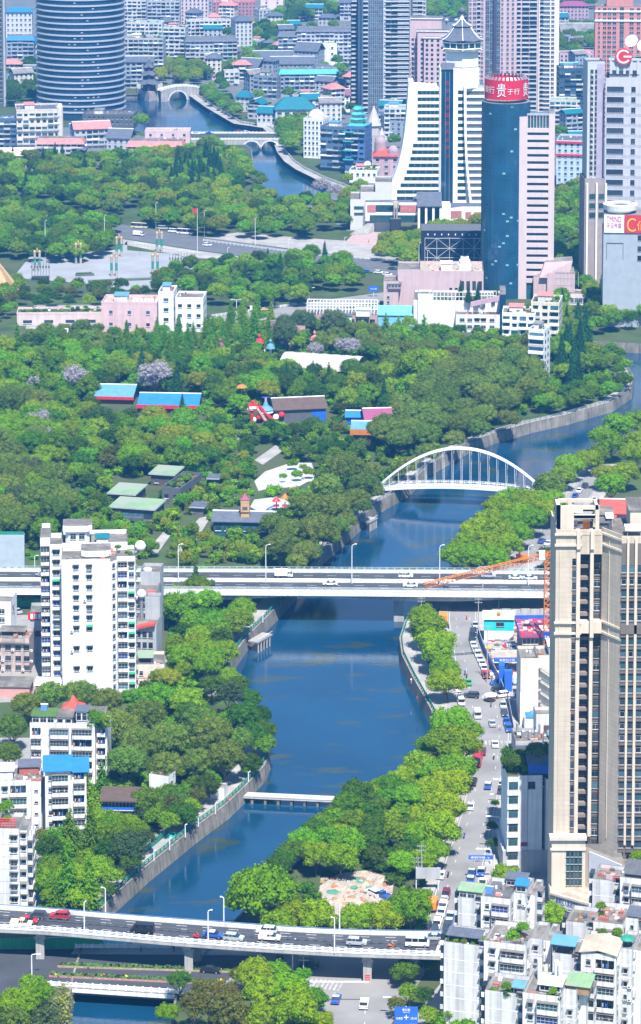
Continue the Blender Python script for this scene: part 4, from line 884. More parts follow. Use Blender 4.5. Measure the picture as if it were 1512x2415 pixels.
class Block(Thing):
 def vol(s,x0,x1,y0,y1,z0,z1,m='facade',part='wall',roof='roof_stain',par=.9):
  """a wall volume with a parapet round its flat roof"""
  b=s.mb(part);m=M[m]if isinstance(m,str)else m;b.box(x0,x1,y0,y1,z0,z1,m,M[roof])
  if par:
   r=s.mb('parapet');t=.22;e=.02
   r.box(x0-e,x1+e,y0-e,y0+t,z1,z1+par,m,M['roof_stain']);r.box(x0-e,x1+e,y1-t,y1+e,z1,z1+par,m,M['roof_stain'])
   r.box(x0-e,x0+t,y0+t,y1-t,z1,z1+par,m,M['roof_stain']);r.box(x1-t,x1+e,y0+t,y1-t,z1,z1+par,m,M['roof_stain'])
 def put(s,me,face,u,z,off,name=None):
  loc={'f':(u,off,z),'b':(u,off,z),'r':(off,u,z),'l':(off,u,z)}[face]
  return link(name or me.name.split('|')[0].split('.')[0],me,s.o,loc,FACE[face])
 def win(s,face,u,z,off,w=1.4,h=1.4,st='plain'):return s.put(win_mesh(w,h,st),face,u,z,off,'window')
 def grid(s,face,us,zs,off,w=1.4,h=1.4,sts=('plain',),ac=.0,skip=0.0):
  for z in zs:
   for u in us:
    if rnd.random()<skip:continue
    s.win(face,u,z,off,w,h,rnd.choice(sts))
    if rnd.random()<ac:s.put(ac_mesh(),face,u+w/2+.55,z-.2,off,'air_conditioner')
 def balc(s,face,u,zs,off,w=3.4,fl=2.9,sts=('open','glazed','glazed curtain','cage')):
  for z in zs:s.put(balcony_mesh(w,fl,rnd.choice(sts)),face,u,z,off,'balcony')
 def lines(s,face,zs,u0,u1,off,m='plain_white',h=.12,pr=.03):
  b=s.mb('string_course')
  for z in zs:
   if face=='f':b.box(u0,u1,off-pr,off,z,z+h,M[m])
   elif face=='r':b.box(off,off+pr,u0,u1,z,z+h,M[m])
   elif face=='l':b.box(off-pr,off,u0,u1,z,z+h,M[m])
 def shed(s,x0,x1,y0,y1,z,h,roof,wall='facade',part='roof_shed',glass=True,tilt=.5,posts=False):
  b=MB();rm=M[roof]
  if posts:
   for x in(x0+.1,x1-.1):
    for y in(y0+.1,y1-.1):b.box(x-.07,x+.07,y-.07,y+.07,z,z+h,M['metal'])
  else:b.box(x0,x1,y0,y1,z,z+h,M[wall])
  e=.35;b.hexa([(x0-e,y0-e,z+h),(x1+e,y0-e,z+h),(x1+e,y1+e,z+h+tilt),(x0-e,y1+e,z+h+tilt),(x0-e,y0-e,z+h+.1),(x1+e,y0-e,z+h+.1),(x1+e,y1+e,z+h+tilt+.1),(x0-e,y1+e,z+h+tilt+.1)],rm)
  k=int((x1-x0+2*e)/.9)
  for i in range(k+1):
   x=x0-e+(x1-x0+2*e)*i/max(k,1);b.hexa([(x-.03,y0-e,z+h+.1),(x+.03,y0-e,z+h+.1),(x+.03,y1+e,z+h+tilt+.1),(x-.03,y1+e,z+h+tilt+.1),(x-.03,y0-e,z+h+.16),(x+.03,y0-e,z+h+.16),(x+.03,y1+e,z+h+tilt+.16),(x-.03,y1+e,z+h+tilt+.16)],rm)
  o=b.build(part,s.o)
  if glass and not posts:
   n=max(1,int((x1-x0)/1.5))
   for i in range(n):s.win('f',x0+(x1-x0)*(i+.5)/n,z+h*.35,y0-.01,(x1-x0)/n*.86,h*.55,'plain')
  return o
 def tank(s,x,y,z,r=.7,h=1.5,m='metal'):
  b=MB();b.lathe([(r,0),(r,h),(r*.6,h+.25),(0,h+.3)],M[m],12,(x,y,z));b.build('water_tank',s.o)
 def heater(s,x,y,z):
  b=MB();b.hexa([(x-.8,y,z+.2),(x+.8,y,z+.2),(x+.8,y+.06,z+.14),(x-.8,y+.06,z+.14),(x-.8,y+1.3,z+1.3),(x+.8,y+1.3,z+1.3),(x+.8,y+1.36,z+1.24),(x-.8,y+1.36,z+1.24)],M['blue'])
  b.tube((x-1,y+1.45,z+1.4),(x+1,y+1.45,z+1.4),.25,M['metal'],8);b.tube((x-.7,y+1.4,z),(x-.7,y+1.4,z+1.3),.04,M['metal'],4);b.tube((x+.7,y+1.4,z),(x+.7,y+1.4,z+1.3),.04,M['metal'],4);b.build('solar_heater',s.o)
 def clutter(s,x0,x1,y0,y1,z,n,seed=1):
  """odds and ends on a roof"""
  r_=random.Random(seed);b=s.mb('roof_clutter');ms=['roof_stain','rose','concrete','plain_white','wood','dark_grey','brick_red','metal']
  for _ in range(n):
   x,y=r_.uniform(x0,x1),r_.uniform(y0,y1);a,c,h=r_.uniform(.15,.7),r_.uniform(.15,.7),r_.uniform(.15,.9)
   b.box(x-a,x+a,y-c,y+c,z,z+h,M[r_.choice(ms)])
ROOF_PLANTS=[]
def roof_plants(B,x0,x1,y0,y1,z,n,k=('shrub mid','shrub dark','loose mid'),s0=.4,s1=.9):
 B.o.matrix_basis;mw=Matrix.Translation(B.o.location)@Matrix.Rotation(B.o.rotation_euler.z,4,'Z')
 for _ in range(n):
  p=mw@Vector((rnd.uniform(x0,x1),rnd.uniform(y0,y1),z));kk=rnd.choice(k);s_=rnd.uniform(s0,s1)*(.45 if kk.startswith('loose')else 1)
  ROOF_PLANTS.append((p,s_,kk))
# ---------- the old white apartment blocks at bottom right
APT='old white apartment blocks'
def old_block(label,xl,xm,xr,yA,yB,yb,dA=3.2,dep=11,seed=1,cw=2.6,yaw=-16,left_balc=True,roofB=None):
 """a blank left wall, a projecting bay with balconies and a set-back wing; xl..xm wall, xm..xr bay (photo columns)"""
 r_=random.Random(seed)
 T=Block('apartment_block',label,'apartment block',g(xm,yb),R(yaw),APT);c=cos(R(yaw))
 wA,wB=(xm-xl)/T.sc/c,(xr-xm)/T.sc/c;H=T.Z(yB)-.9;HA=zat(T.P+Vector((0,dA,0)),yA)-.9;FL=2.9
 T.vol(-wA,0,dA,dA+dep-2,0,HA,'tile_white');T.vol(0,wB,0,dep,0,H,'facade');T.vol(wB,wB+cw,dA+1.2,dep+2.5,0,H,'tile_white',par=.7)
 T.vol(wB+cw,wB+cw+1.6,dA+3.5,dep+5,0,H-1,'facade',par=.5)
 n=int(H/FL);zs=[H-FL*(i+1)for i in range(n)]
 T.lines('f',[HA-FL*i-.1 for i in range(1,n)],-wA+.02,-.02,dA);T.lines('r',[H-FL*i-.1 for i in range(1,n)],dA+1.25,dep+2.4,wB+cw)
 T.lines('f',[H-FL*i-.1 for i in range(1,n)],wB+.02,wB+cw-.02,dA+1.2)
 T.grid('f',[-1.0],[z+.85 for z in zs],dA,1.25,1.35,('plain hood','plain cage hood','curtain hood','blue hood'),.12)
 sw=wB*.30;bw=wB*.56
 T.grid('f',[sw*.62+.2],[z+.9 for z in zs],0,1.05,1.35,('plain hood','plain','white','plain cage awn'),.1)
 T.balc('f',wB-bw/2-.25,[z for z in zs],0,bw,FL,('glazed','glazed curtain','glazed teal','cage','cage','glazed blue','open'))
 T.grid('r',[2.2],[z+.8 for z in zs],wB,.8,1.4,('dark','white','plain'),.25)
 T.grid('r',[dA+3.6],[z+.8 for z in zs],wB+cw,1.0,1.4,('plain cage','plain hood','dark'),.4)
 T.balc('r',dA+7.5,zs,wB+cw+1.6,2.8,FL,('glazed','cage','open','glazed curtain'))
 T.grid('f',[wB+cw/2],[z+.9 for z in zs],dA+1.2,.8,1.2,('plain cage','plain hood'),.3,.3)
 if left_balc:
  b=T.mb('side_balcony')
  for z in zs:b.box(-wA-.95,-wA-.01,dA+.6,dA+3.4,z-.1,z+.95,M['facade']);b.box(-wA-.9,-wA-.01,dA+.7,dA+3.3,z+.95,z+2.3,M['glass'])
 T.clutter(-wA+.6,-.6,dA+.5,dA+dep-3,HA,10,seed);T.clutter(wB*.2,wB-.4,1.5,dep-1,H,8,seed+3)
 T.wA,T.wB,T.H,T.HA,T.dA,T.dep,T.cw=wA,wB,H,HA,dA,dep,cw
 return T
T=old_block('white old block with pale green shed and dark grey roof, beside the queue of cars',1072,1133,1200,2122,2113,2338,seed=2)
T.shed(-T.wA+.2,-.3,T.dA+.3,T.dA+3.6,T.HA,2.4,'green_roof');T.mb('roof_slab').box(.3,T.wB-.3,2.5,T.dep-.3,T.H+.02,T.H+.12,M['dark_grey'])
T.tank(T.wB*.55,6.5,T.H,.5,1.6);T.heater(1.0,3.0,T.H);T.shed(T.wB*.6,T.wB+1.8,8,10.8,T.H,2.2,'slate','grey');T.shed(T.wB+.2,T.wB+T.cw,T.dA+2,T.dA+4.5,T.H,2.1,'blue_roof',glass=True)
T.done(stuff=('roof_clutter','string_course'))
T=old_block('white old block with rubble and a bush on its roof, against the flyover end',1039,1140,1236,2232,2218,2452,seed=5)
T.clutter(.5,T.wB-.3,.5,5,T.H,45,8);roof_plants(T,T.wB*.55,T.wB*.9,3,6,T.H,5,s0=.8,s1=1.2);roof_plants(T,-T.wA,-1,T.dA+.5,T.dA+2,T.HA,5);roof_plants(T,-T.wA-2.5,-1,T.dA-1.6,T.dA-.3,0,14,('shrub mid','shrub spring'),.8,1.6)
T.shed(-T.wA+.4,-2,T.dA+2,T.dA+5,T.HA,1.6,'slate',posts=True)
T.done(stuff=('roof_clutter','string_course'))
T=old_block('white old block with three white roof cylinders and a small blue canopy',1136,1231,1316,2346,2340,2585,seed=9)
for x in(.2,3.6,4.5):
 b=MB();b.lathe([(.48,0),(.48,4.6),(.3,4.8),(0,4.8)],M['plain_white'],12,(T.wB*.2+x*1.05,8.5+(x>4)*-.8,T.H));b.build('roof_cylinder',T.o)
T.shed(T.wB*.38,T.wB-.3,2.6,5.6,T.H,1.9,'plain_white','facade');T.shed(-2.8,-.3,T.dA+.6,T.dA+2.6,T.HA,2.0,'sky_roof',posts=True);roof_plants(T,-T.wA+.5,-3,T.dA+.3,T.dA+1.5,T.HA,7);roof_plants(T,T.wB*.7,T.wB-.2,.5,1.5,T.H,4)
T.shed(T.wB+.4,T.wB+T.cw+2.5,T.dA+2,T.dA+7,T.H-.6,1.8,'green_roof','wood',glass=False)
T.done(stuff=('roof_clutter','string_course'))
T=old_block('stained white block under a light blue corrugated canopy and tan sheet roof',1296,1368,1448,2255,2243,2480,seed=12,left_balc=False)
T.shed(-T.wA-.3,-2.2,T.dA+.6,T.dA+3.8,T.HA,2.6,'sky_roof',posts=True,tilt=.7);b=MB()
tan=mat('tan_sheet',(.44,.38,.28),.9,.2,.6,tint=(.34,.30,.24))
b.hexa([(-.4,-.4,T.H+.7),(T.wB*.5,-.4,T.H+1.5),(T.wB*.5,7,T.H+2.3),(-.4,7,T.H+1.5),(-.4,-.4,T.H+.8),(T.wB*.5,-.4,T.H+1.6),(T.wB*.5,7,T.H+2.4),(-.4,7,T.H+1.6)],tan)
b.hexa([(T.wB*.5,-.4,T.H+1.5),(T.wB+.4,-.4,T.H+.7),(T.wB+.4,7,T.H+1.5),(T.wB*.5,7,T.H+2.3),(T.wB*.5,-.4,T.H+1.6),(T.wB+.4,-.4,T.H+.8),(T.wB+.4,7,T.H+1.6),(T.wB*.5,7,T.H+2.4)],tan)
b.build('sheet_roof',T.o);T.shed(-2.0,-.2,T.dA-.2,T.dA+3,T.HA-.2,1.5,'roof_stain','roof_stain',glass=False);T.heater(-.8,T.dA+5,T.HA+.2);roof_plants(T,.8,T.wB,8,10,T.H,7)
b=MB();b.dome((T.wB+1.2,T.dA+4,T.H+1.6),1.6,M['rail_green'],14,.7);b.tube((T.wB+1.2,T.dA+4,T.H),(T.wB+1.2,T.dA+4,T.H+1.7),.05,M['metal'],5);b.build('roof_parasol',T.o)
T.done(stuff=('roof_clutter','string_course'))
T=old_block('white block with a debris-filled hollow roof, behind the light blue canopy',1328,1397,1464,2180,2173,2395,seed=16)
T.clutter(.5,T.wB-.5,3,9,T.H,22,3);roof_plants(T,.2,2.4,3,6,T.H,4);T.shed(T.wB+.2,T.wB+T.cw+2,T.dA+2,T.dA+6,T.H,.8,'slate','rose',glass=False)
T.done(stuff=('roof_clutter','string_course'))
T=old_block('white corner block with red laundry on its roof, before the beige tower',1391,1460,1530,2080,2068,2290,seed=21)
T.mb('laundry').box(-2.2,-.6,T.dA+1.0,T.dA+1.05,T.HA+.6,T.HA+1.9,M['red']);T.mb('laundry').box(-4,-2.5,T.dA+1.0,T.dA+1.05,T.HA+.7,T.HA+1.9,M['pink'])
T.mb('laundry').tube((-5,T.dA+1.02,T.HA+1.9),(-.2,T.dA+1.02,T.HA+1.9),.03,M['metal'],4);T.shed(.6,T.wB,2,9,T.H,1.0,'dark_grey','dark_grey',glass=False);T.tank(.3,2,T.H,.45,1.3)
T.done(stuff=('roof_clutter','string_course'))
# ---------- the white tower at left
T=Block('apartment_tower','tall white apartment tower with stepped wings and two roof rooms left of the river','apartment tower',g(148,1640),R(4))
FL=3.0;H=T.Z(1328);Wd=T.X(262);n=int(H/FL)
T.vol(0,Wd,0,12,0,H,'white',par=1.0);HB=zat(T.P+Vector((0,5,0)),1318);T.vol(Wd+1.9,Wd+7.2,2.2,13,0,H,'white',par=1.0)
T.mb('wall').prism([(Wd,.3),(Wd+1.9,2.5),(Wd+1.9,9),(Wd,9)],0,H-.02,M['white'],M['roof_stain'])
T.vol(-3.4,0,5.5,17,0,zat(T.P+Vector((0,5.5,0)),1294),'white',par=1.4);T.vol(-6.2,-3.4,9,24,0,zat(T.P+Vector((0,9,0)),1278),'white',par=1.4);T.vol(0,Wd+5,12,25,0,zat(T.P+Vector((0,12,0)),1290),'white',par=1.2)
zs=[H-FL*(i+1)for i in range(n)]
for i,z in enumerate(zs):
 if i in(7,9,11):continue
 for u in(4.1,7.9):
  st=rnd.choice(('plain hood','plain cage hood','plain hood','plain awn green','blue hood'));T.win('f',u,z+.9,0,1.5,1.45,st)
  if rnd.random()<.25:T.put(ac_mesh(),'f',u-1.3,z+.6,0,'air_conditioner')
T.grid('f',[-1.6],[z+.8 for z in zs+[H]],5.5,2.0,1.5,('plain cage hood','plain hood','blue hood','plain awn green'),.1)
T.balc('f',-4.8,[z for z in zs+[H]],9,2.5,FL,('cage','glazed','open','glazed blue'))
T.balc('f',Wd+3.5,zs,2.2,2.7,FL,('cage','glazed','open','glazed curtain','glazed teal','glazed blue'));T.grid('f',[Wd+6.1],[z+.8 for z in zs],2.2,1.5,1.5,('plain hood','plain cage hood','plain awn green','blue'),.1)
for z in zs:T.put(win_mesh(1.2,1.5,'plain'),'f',Wd+.95,z+.8,1.38,'window').rotation_euler.z=math.atan2(2.2,1.9)
T.grid('r',[5.0,8.5],[z+.8 for z in zs],Wd+7.2,1.2,1.4,('plain hood',))
for xx,yr,y0,zb in((196,1342,5.0,None),(152,1282,14,None)):
 z0=zat(T.P+Vector((0,y0,0)),yr);x0=T.X(xx)+.5;ww=7.0;b=MB()
 ch=lambda e:[(x0-e,y0+1-e),(x0+1-e*.4,y0-e),(x0+ww-1+e*.4,y0-e),(x0+ww+e,y0+1-e),(x0+ww+e,y0+6+e),(x0-e,y0+6+e)]
 b.prism(ch(0),z0-2.6 if y0<10 else z0-.5,z0+3.6,M['white']);b.build('roof_room',T.o);b=MB();b.prism(ch(.75),z0+3.6,z0+5.4,M['white'],M['roof_stain']);b.build('roof_room_cap',T.o)
 for k in(.32,.68):T.win('f',x0+ww*k,z0+1.2,y0,1.7,1.7,'blue' if(k<.5 and y0<10)else 'plain')
T.clutter(1,Wd-1,1,4,H,14,4);T.clutter(Wd-6,Wd+6,6,12,H,12,7);roof_plants(T,Wd-6,Wd+6,5,9,H,9);T.tank(Wd+6.5,9,H,1.3,.3)
b=MB();b.ball((Wd+8.8,12,H+1.0),1.6,M['plain_white'],14,8);b.build('roof_sphere',T.o);T.shed(Wd-4,Wd-.5,14,17,zat(T.P+Vector((0,12,0)),1290),1.8,'teal_roof',glass=False)
T.done(stuff=('roof_clutter',))
T=Block('office_annex','grey annex with slanted red eaves right of the white tower','building',g(318,1545),R(-4));H=T.Z(1410);W_=T.X(366)
T.vol(0,W_,0,16,0,H,'grey');T.grid('f',[1.2,3.0,4.8],[H-3.2,H-6.4,H-9.6],0,1.3,1.8,('plain',));b=T.mb('red_eave');b.hexa([(-.3,-1.2,H+.2),(W_+.3,-1.2,H+1.4),(W_+.3,0,H+1.9),(-.3,0,H+.7),(-.3,-1.2,H+.9),(W_+.3,-1.2,H+2.1),(W_+.3,0,H+2.6),(-.3,0,H+1.4)],M['red_roof'])
T.vol(W_-6,W_,13,22,0,T.Z(1385),'grey');T.tank(W_-4,15,T.Z(1385),1.3,1.2,'plain_white');T.done()
T=Block('office_annex','lower grey annex with a red sloping eave and white roof sphere by the white tower','building',g(318,1585),R(-6));H=T.Z(1478);W_=T.X(370)
T.vol(0,W_,0,10,0,H,'grey');T.grid('f',[1.2,3.0,4.8],[H-3.2,H-6.4],0,1.3,1.8,('dark',));b=T.mb('red_eave');b.hexa([(.6,-1.2,H-.6),(W_-.2,-1.2,H+.9),(W_-.2,0,H+1.4),(.6,0,H-.1),(.6,-1.2,H+.1),(W_-.2,-1.2,H+1.6),(W_-.2,0,H+2.1),(.6,0,H+.6)],M['red_roof'])
T.vol(2,W_,7,11,H,T.Z(1430),'grey');b=MB();b.ball((.8,8,T.Z(1420)),1.4,M['plain_white'],14,8);b.tube((.8,8,H),(.8,8,T.Z(1428)),.5,M['metal'],6);b.build('roof_sphere',T.o);T.done()
T=Block('low_house','low cream house with a walled flat terrace at the foot of the white tower','house',g(322,1622),R(2));H=T.Z(1575);W_=T.X(388)
T.vol(0,W_,0,12,0,H,mat('cream',(.66,.60,.50),.8,.08,.4,streak=.2),roof='roof_stain',par=1.0);T.grid('f',[1.4,4.6,7],[H-2.3,H-5.2],0,1.1,1.4,('plain',));T.lines('f',[H-3.2],0,W_,0,'red',.2);T.shed(.5,4.5,4,9,H,1.6,'green_roof',posts=True);T.clutter(5,W_-.5,1,4,H,8,5);T.done(stuff=('roof_clutter',))
# ---------- houses at the left edge
T=Block('apartment_block','white low apartment block with a red pavilion and greenery on its roof','apartment block',g(72,1850),R(-3),APT);FL=3.0;H=T.Z(1712);W_=T.X(252);n=int(H/FL);zs=[H-FL*(i+1)for i in range(n)]
T.vol(0,W_-3,0,11,0,H,'facade');T.vol(W_-3,W_,2.2,11,0,H-1.5,'facade');T.mb('wall').box(W_*.515,W_*.545,-.9,0,0,H+.5,M['facade'])
T.balc('f',W_*.39,zs,0,4.8,FL,('glazed','glazed curtain','open'));T.balc('f',W_*.69,zs,0,5.2,FL,('glazed','glazed teal','open','cage'));T.balc('f',1.7,zs,0,2.6,FL,('glazed','cage','open'));T.balc('f',W_-1.5,zs,2.2,2.2,FL,('glazed','open'));T.grid('f',[W_*.27],[z+.9 for z in zs],0,.8,1.3,('plain',))
b=T.mb('breeze_blocks')
for i in range(int(H/.45)):
 for k in range(2):b.box(W_*.478+k*.35,W_*.478+k*.35+.16,-.04,-.005,i*.45+.1,i*.45+.28,M['rose'])
T.shed(.6,6.5,.3,5,H,2.6,'lawn','facade');T.shed(6.5,W_*.55,.6,5,H,2.3,'roof_stain','facade',glass=False);T.grid('f',[8,10.2],[H+.8],.59,1.1,1.1,('plain hood',));T.shed(W_*.6,W_*.6+3,1.2,4.5,H,3.8,'slate','facade');T.shed(W_*.74,W_-.8,2,8,H,2.2,'roof_stain','facade',glass=False)
b=MB();cx,cy,z0=W_*.52,8,H+2.6
for rr,z1,r2,z2 in((4.2,0,1.9,1.0),(1.9,1.0,.15,3.2)):b.lathe([(rr,z0+z1),(r2,z0+z2)],M['red_roof'],4,(cx,cy,0),pi/4)
for a in range(4):b.tube((cx+2.2*cos(pi/4+a*pi/2),cy+2.2*sin(pi/4+a*pi/2),H),(cx+2.2*cos(pi/4+a*pi/2),cy+2.2*sin(pi/4+a*pi/2),z0+.3),.12,M['red'],5)
b.build('roof_pavilion',T.o);T.heater(3.2,3.5,H+2.8);roof_plants(T,W_*.76,W_+.3,.2,2.5,H-.5,10,s0=.7,s1=1.3);roof_plants(T,W_*.2,W_*.5,6,9,H,8);T.clutter(W_*.3,W_*.7,5,7,H+.1,14,2);T.done(stuff=('roof_clutter','breeze_blocks'))
T=Block('apartment_block','white apartment block under a bright blue sheet roof on the left bank','apartment block',g(108,2000),R(5),APT);H=T.Z(1822);W_=T.X(205);n=int(H/FL);zs=[H-FL*(i+1)for i in range(n)]
T.vol(0,W_*.62,0,10,0,H,'facade',par=0);T.vol(W_*.62,W_,1.0,10,0,H-1,'facade',par=0);b=MB()
for x0,x1,y0,z in((-.6,W_*.66,-.7,H+.3),(W_*.66,W_+.8,.2,H-.4)):b.hexa([(x0,y0,z),(x1,y0,z),(x1,8.5,z+.9),(x0,8.5,z+.9),(x0,y0,z+.15),(x1,y0,z+.15),(x1,8.5,z+1.05),(x0,8.5,z+1.05)],M['blue_roof'])
b.build('roof',T.o);T.balc('f',W_*.36,zs,0,4.0,FL,('glazed','glazed teal','open','cage'));T.grid('f',[1.3],[z+.9 for z in zs],0,1.0,1.3,('plain','blue'));T.balc('f',W_*.82,zs,1.0,2.8,FL,('glazed','open'));T.done()
T=Block('apartment_block','shabby white apartment block with a cluttered roof at the left edge','apartment block',g(-30,1985),R(4),APT);H=T.Z(1850);W_=T.X(112);n=int(H/FL);zs=[H-FL*(i+1)for i in range(n)]
T.vol(0,W_*.74,0,11,0,H,'facade');T.vol(W_*.74,W_*.9,-1.2,8,0,H,'facade');T.vol(W_*.9,W_+.5,2,9,0,H-1.5,'facade');T.balc('f',W_*.52,zs,0,4.2,FL,('glazed','glazed teal','open'));T.grid('f',[W_*.82],[z+1.2 for z in zs],-1.2,.9,.5,('dark',));T.grid('f',[W_*.3,W_*.1],[z+.9 for z in zs],0,1.3,1.4,('plain hood','white'));T.balc('r',4,zs,W_*.9,2.4,FL,('glazed','open'))
T.shed(2.5,6.5,2,6,H,2.6,'plain_white','facade',glass=False);T.shed(8,13,6,10,H,2.0,'slate','brick_red',glass=False);T.clutter(6,W_-1,.6,7,H,34,6);T.done(stuff=('roof_clutter',))
T=Block('apartment_block','white apartment block with rows of small canopies, lowest at the left edge','apartment block',g(-40,2175),R(-2),APT);H=T.Z(1962);W_=T.X(48);n=int(H/FL);zs=[H-FL*(i+1)for i in range(n)]
T.vol(0,W_,0,10,0,H,'facade');T.vol(W_,W_+1.6,1.5,10,0,H-.5,'facade',par=.4);T.lines('f',zs,0,W_,0,'grey',.08);T.grid('f',[W_-1.3],[z+.9 for z in zs],0,1.6,1.4,('plain hood','plain cage hood'));T.balc('r',4.2,zs,W_+1.6,2.8,FL,('cage','glazed','open'));T.balc('r',7.8,zs,W_+1.6,2.4,FL,('cage','open'));T.grid('f',[W_+.8],[z+.9 for z in zs],1.5,1.1,1.3,('plain hood','plain awn'))
b=T.mb('red_frame')
for i in range(6):b.tube((W_-5+i*.8,1.5,H),(W_-4.5+i*.6,3,H+2.4),.07,M['red'],4)
for i in range(4):b.tube((W_-5,1.5+i*.4,H+1+i*.4),(W_-1,1.5+i*.4,H+1+i*.4),.07,M['red'],4)
T.shed(1,W_-5,3,7,H,2.2,'roof_stain','rose',glass=False);roof_plants(T,1,5,6,9,H,6,s0=.8,s1=1.4);T.done()
T=Block('river_house','small two-storey house with flat brown roof and blue glazed gallery on the left bank','house',g(240,1950),R(-3));H=T.Z(1888);W_=T.X(322)
T.vol(.4,W_-.4,.4,8,0,H-2.6,'rose',par=0);T.mb('gallery').box(0,W_,0,8.4,H-2.6,H-2.2,M['plain_white']);T.mb('gallery').box(.2,W_-.2,.2,8,H-2.2,H,M['curtain'])
for i in range(8):T.win('f',.8+(W_-1.6)*(i+.5)/8,H-2.0,.18,(W_-1.6)/8*.92,1.8,'plain')
b=T.mb('balustrade');b.box(0,W_,-.6,-.5,H-2.2,H-1.5,M['blue']);b.box(W_+.3,W_+.4,-.6,8,H-2.2,H-1.5,M['blue']);b.box(0,W_+.4,-.6,0,H-2.4,H-2.2,M['plain_white']);T.mb('roof').box(-.8,W_+1,-1,9,H,H+.35,M['brown_roof']);T.done()
T=Block('garden_outhouse','small windowless white outhouse among the trees on the left bank','outhouse',g(352,1890),R(-22));T.vol(0,T.X(402),0,4.5,0,T.Z(1832),'white');T.clutter(.4,5,.4,4,T.Z(1832),5,1);T.win('r',2,T.Z(1850),T.X(402),1.1,1.0,'dark');T.done(stuff=('roof_clutter',))
T=Block('gatehouse','tiny white gatehouse with a dark doorway beside the riverside walk','gatehouse',g(472,1882),R(-12));T.vol(0,6.5,0,3.5,0,3,'white',par=.3);T.mb('door').box(1.6,2.7,-.05,0,0,2.2,M['black']);T.mb('step').box(1,3.4,-1.6,0,0,.3,M['concrete']);T.done()
T=Block('walk_up_block','stained pink walk-up block with dark window openings at the left edge','apartment block',g(-20,1588),R(-4));H=T.Z(1512);W_=T.X(70)
T.vol(0,W_,0,10,0,H,mat('stained_pink',(.50,.40,.36),.9,.2,.5,streak=.35));T.grid('f',[2,5,8,10.5],[H-2.6,H-5.8,H-8.6],0,1.7,1.5,('dark',),.4);T.shed(2,9,5,8.5,H,1.4,'roof_stain',posts=True);T.mb('eave').box(-.2,W_+.2,-.9,0,H-.4,H-.2,M['roof_stain']);T.clutter(6,W_-.4,1,8,H,22,9);T.done(stuff=('roof_clutter',))
T=Block('corner_house','clean white corner house with paired windows at the far left edge','house',g(-30,1500),R(-6));H=T.Z(1426);W_=T.X(27);T.vol(0,W_,0,9,0,H,'white',par=1.2);T.grid('f',[2,4.6],[H-2.7,H-5.4],0,1.9,1.7,('white',));T.win('r',3,H-2.6,W_,1.3,1.6,'plain hood');T.done()
T=Block('shop_annex','low shop annex with a red name board at the foot of the white tower','shop',g(72,1545),R(4));T.vol(0,6,0,14,0,T.Z(1462),'grey');T.mb('sign_board').box(-.6,6.2,-.3,-.05,T.Z(1462),T.Z(1444),M['red'])
for i in range(5):T.mb('sign_lettering').box(.1+i*1.15,.9+i*1.15,-.33,-.3,T.Z(1459),T.Z(1447),M['plain_white'])
T.mb('dark_band').box(-.1,6.1,-.5,0,T.Z(1500),T.Z(1488),mat('maroon',(.14,.03,.04)));T.done()
for(xa,ya,w_,d_,h_,rf,lab)in((-20,1645,11,7,3.2,'roof_stain','low shed with weathered grey roof at the left edge below the pink block'),(84,1640,7,5,3,'plain_white','low shed with a whitewashed roof left of the white tower'),(100,1612,5,4,3,'roof_stain','small brick lean-to against the foot of the white tower')):
 T=Block('shed',lab,'shed',g(xa,ya),R(-3));T.shed(0,w_,0,d_,0,h_,rf,'rose','shed_body',False,.6);T.done()
T=Block('retaining_wall','tall pale blue-grey panelled retaining wall beside the bridge road','wall',g(-40,1362),R(0));T.mb('wall').box(0,T.X(58),0,2,0,T.Z(1262),mat('panel_blue',(.42,.49,.54),.7,.08,.4,brick=(2.6,1.3,.86)));T.mb('railing').box(0,T.X(58),.2,.3,T.Z(1262),T.Z(1254),M['rail_green']);T.done()
T=Block('hoarding','green site hoarding under the bridge road at the left edge','hoarding',g(-40,1432),R(0))
for i in range(9):T.sub('hoarding_panel',kit('hoarding_panel',lambda b:b.box(0,2.2,0,.08,0,2.8,M['green'])),(i*2.24,.02*(i%2),0))
T.done()
# ---------- lettering
def text(parent,s_,w,h,loc,m,rz=0.0,name='lettering',depth=.04,rx=pi/2):
 cu=bpy.data.curves.new('t','FONT');cu.body=s_;o=bpy.data.objects.new('t',cu);S.collection.objects.link(o)
 me=bpy.data.meshes.new_from_object(o.evaluated_get(bpy.context.evaluated_depsgraph_get()));bpy.data.objects.remove(o)
 co=np.array([v.co for v in me.vertices]);lo,hi=co.min(0),co.max(0);sx,sy=w/max(hi[0]-lo[0],1e-6),h/max(hi[1]-lo[1],1e-6)
 b=bmesh.new();b.from_mesh(me)
 for v in b.verts:v.co=((v.co.x-(lo[0]+hi[0])/2)*sx,(v.co.y-lo[1])*sy,0)
 r=bmesh.ops.extrude_face_region(b,geom=b.faces[:]);bmesh.ops.translate(b,vec=(0,0,depth),verts=[v for v in r['geom']if isinstance(v,bmesh.types.BMVert)])
 b.to_mesh(me);b.free();me.materials.clear();me.materials.append(m);me.name=name
 o=link(name,me,parent,loc);o.rotation_euler=(rx,0,rz);return o
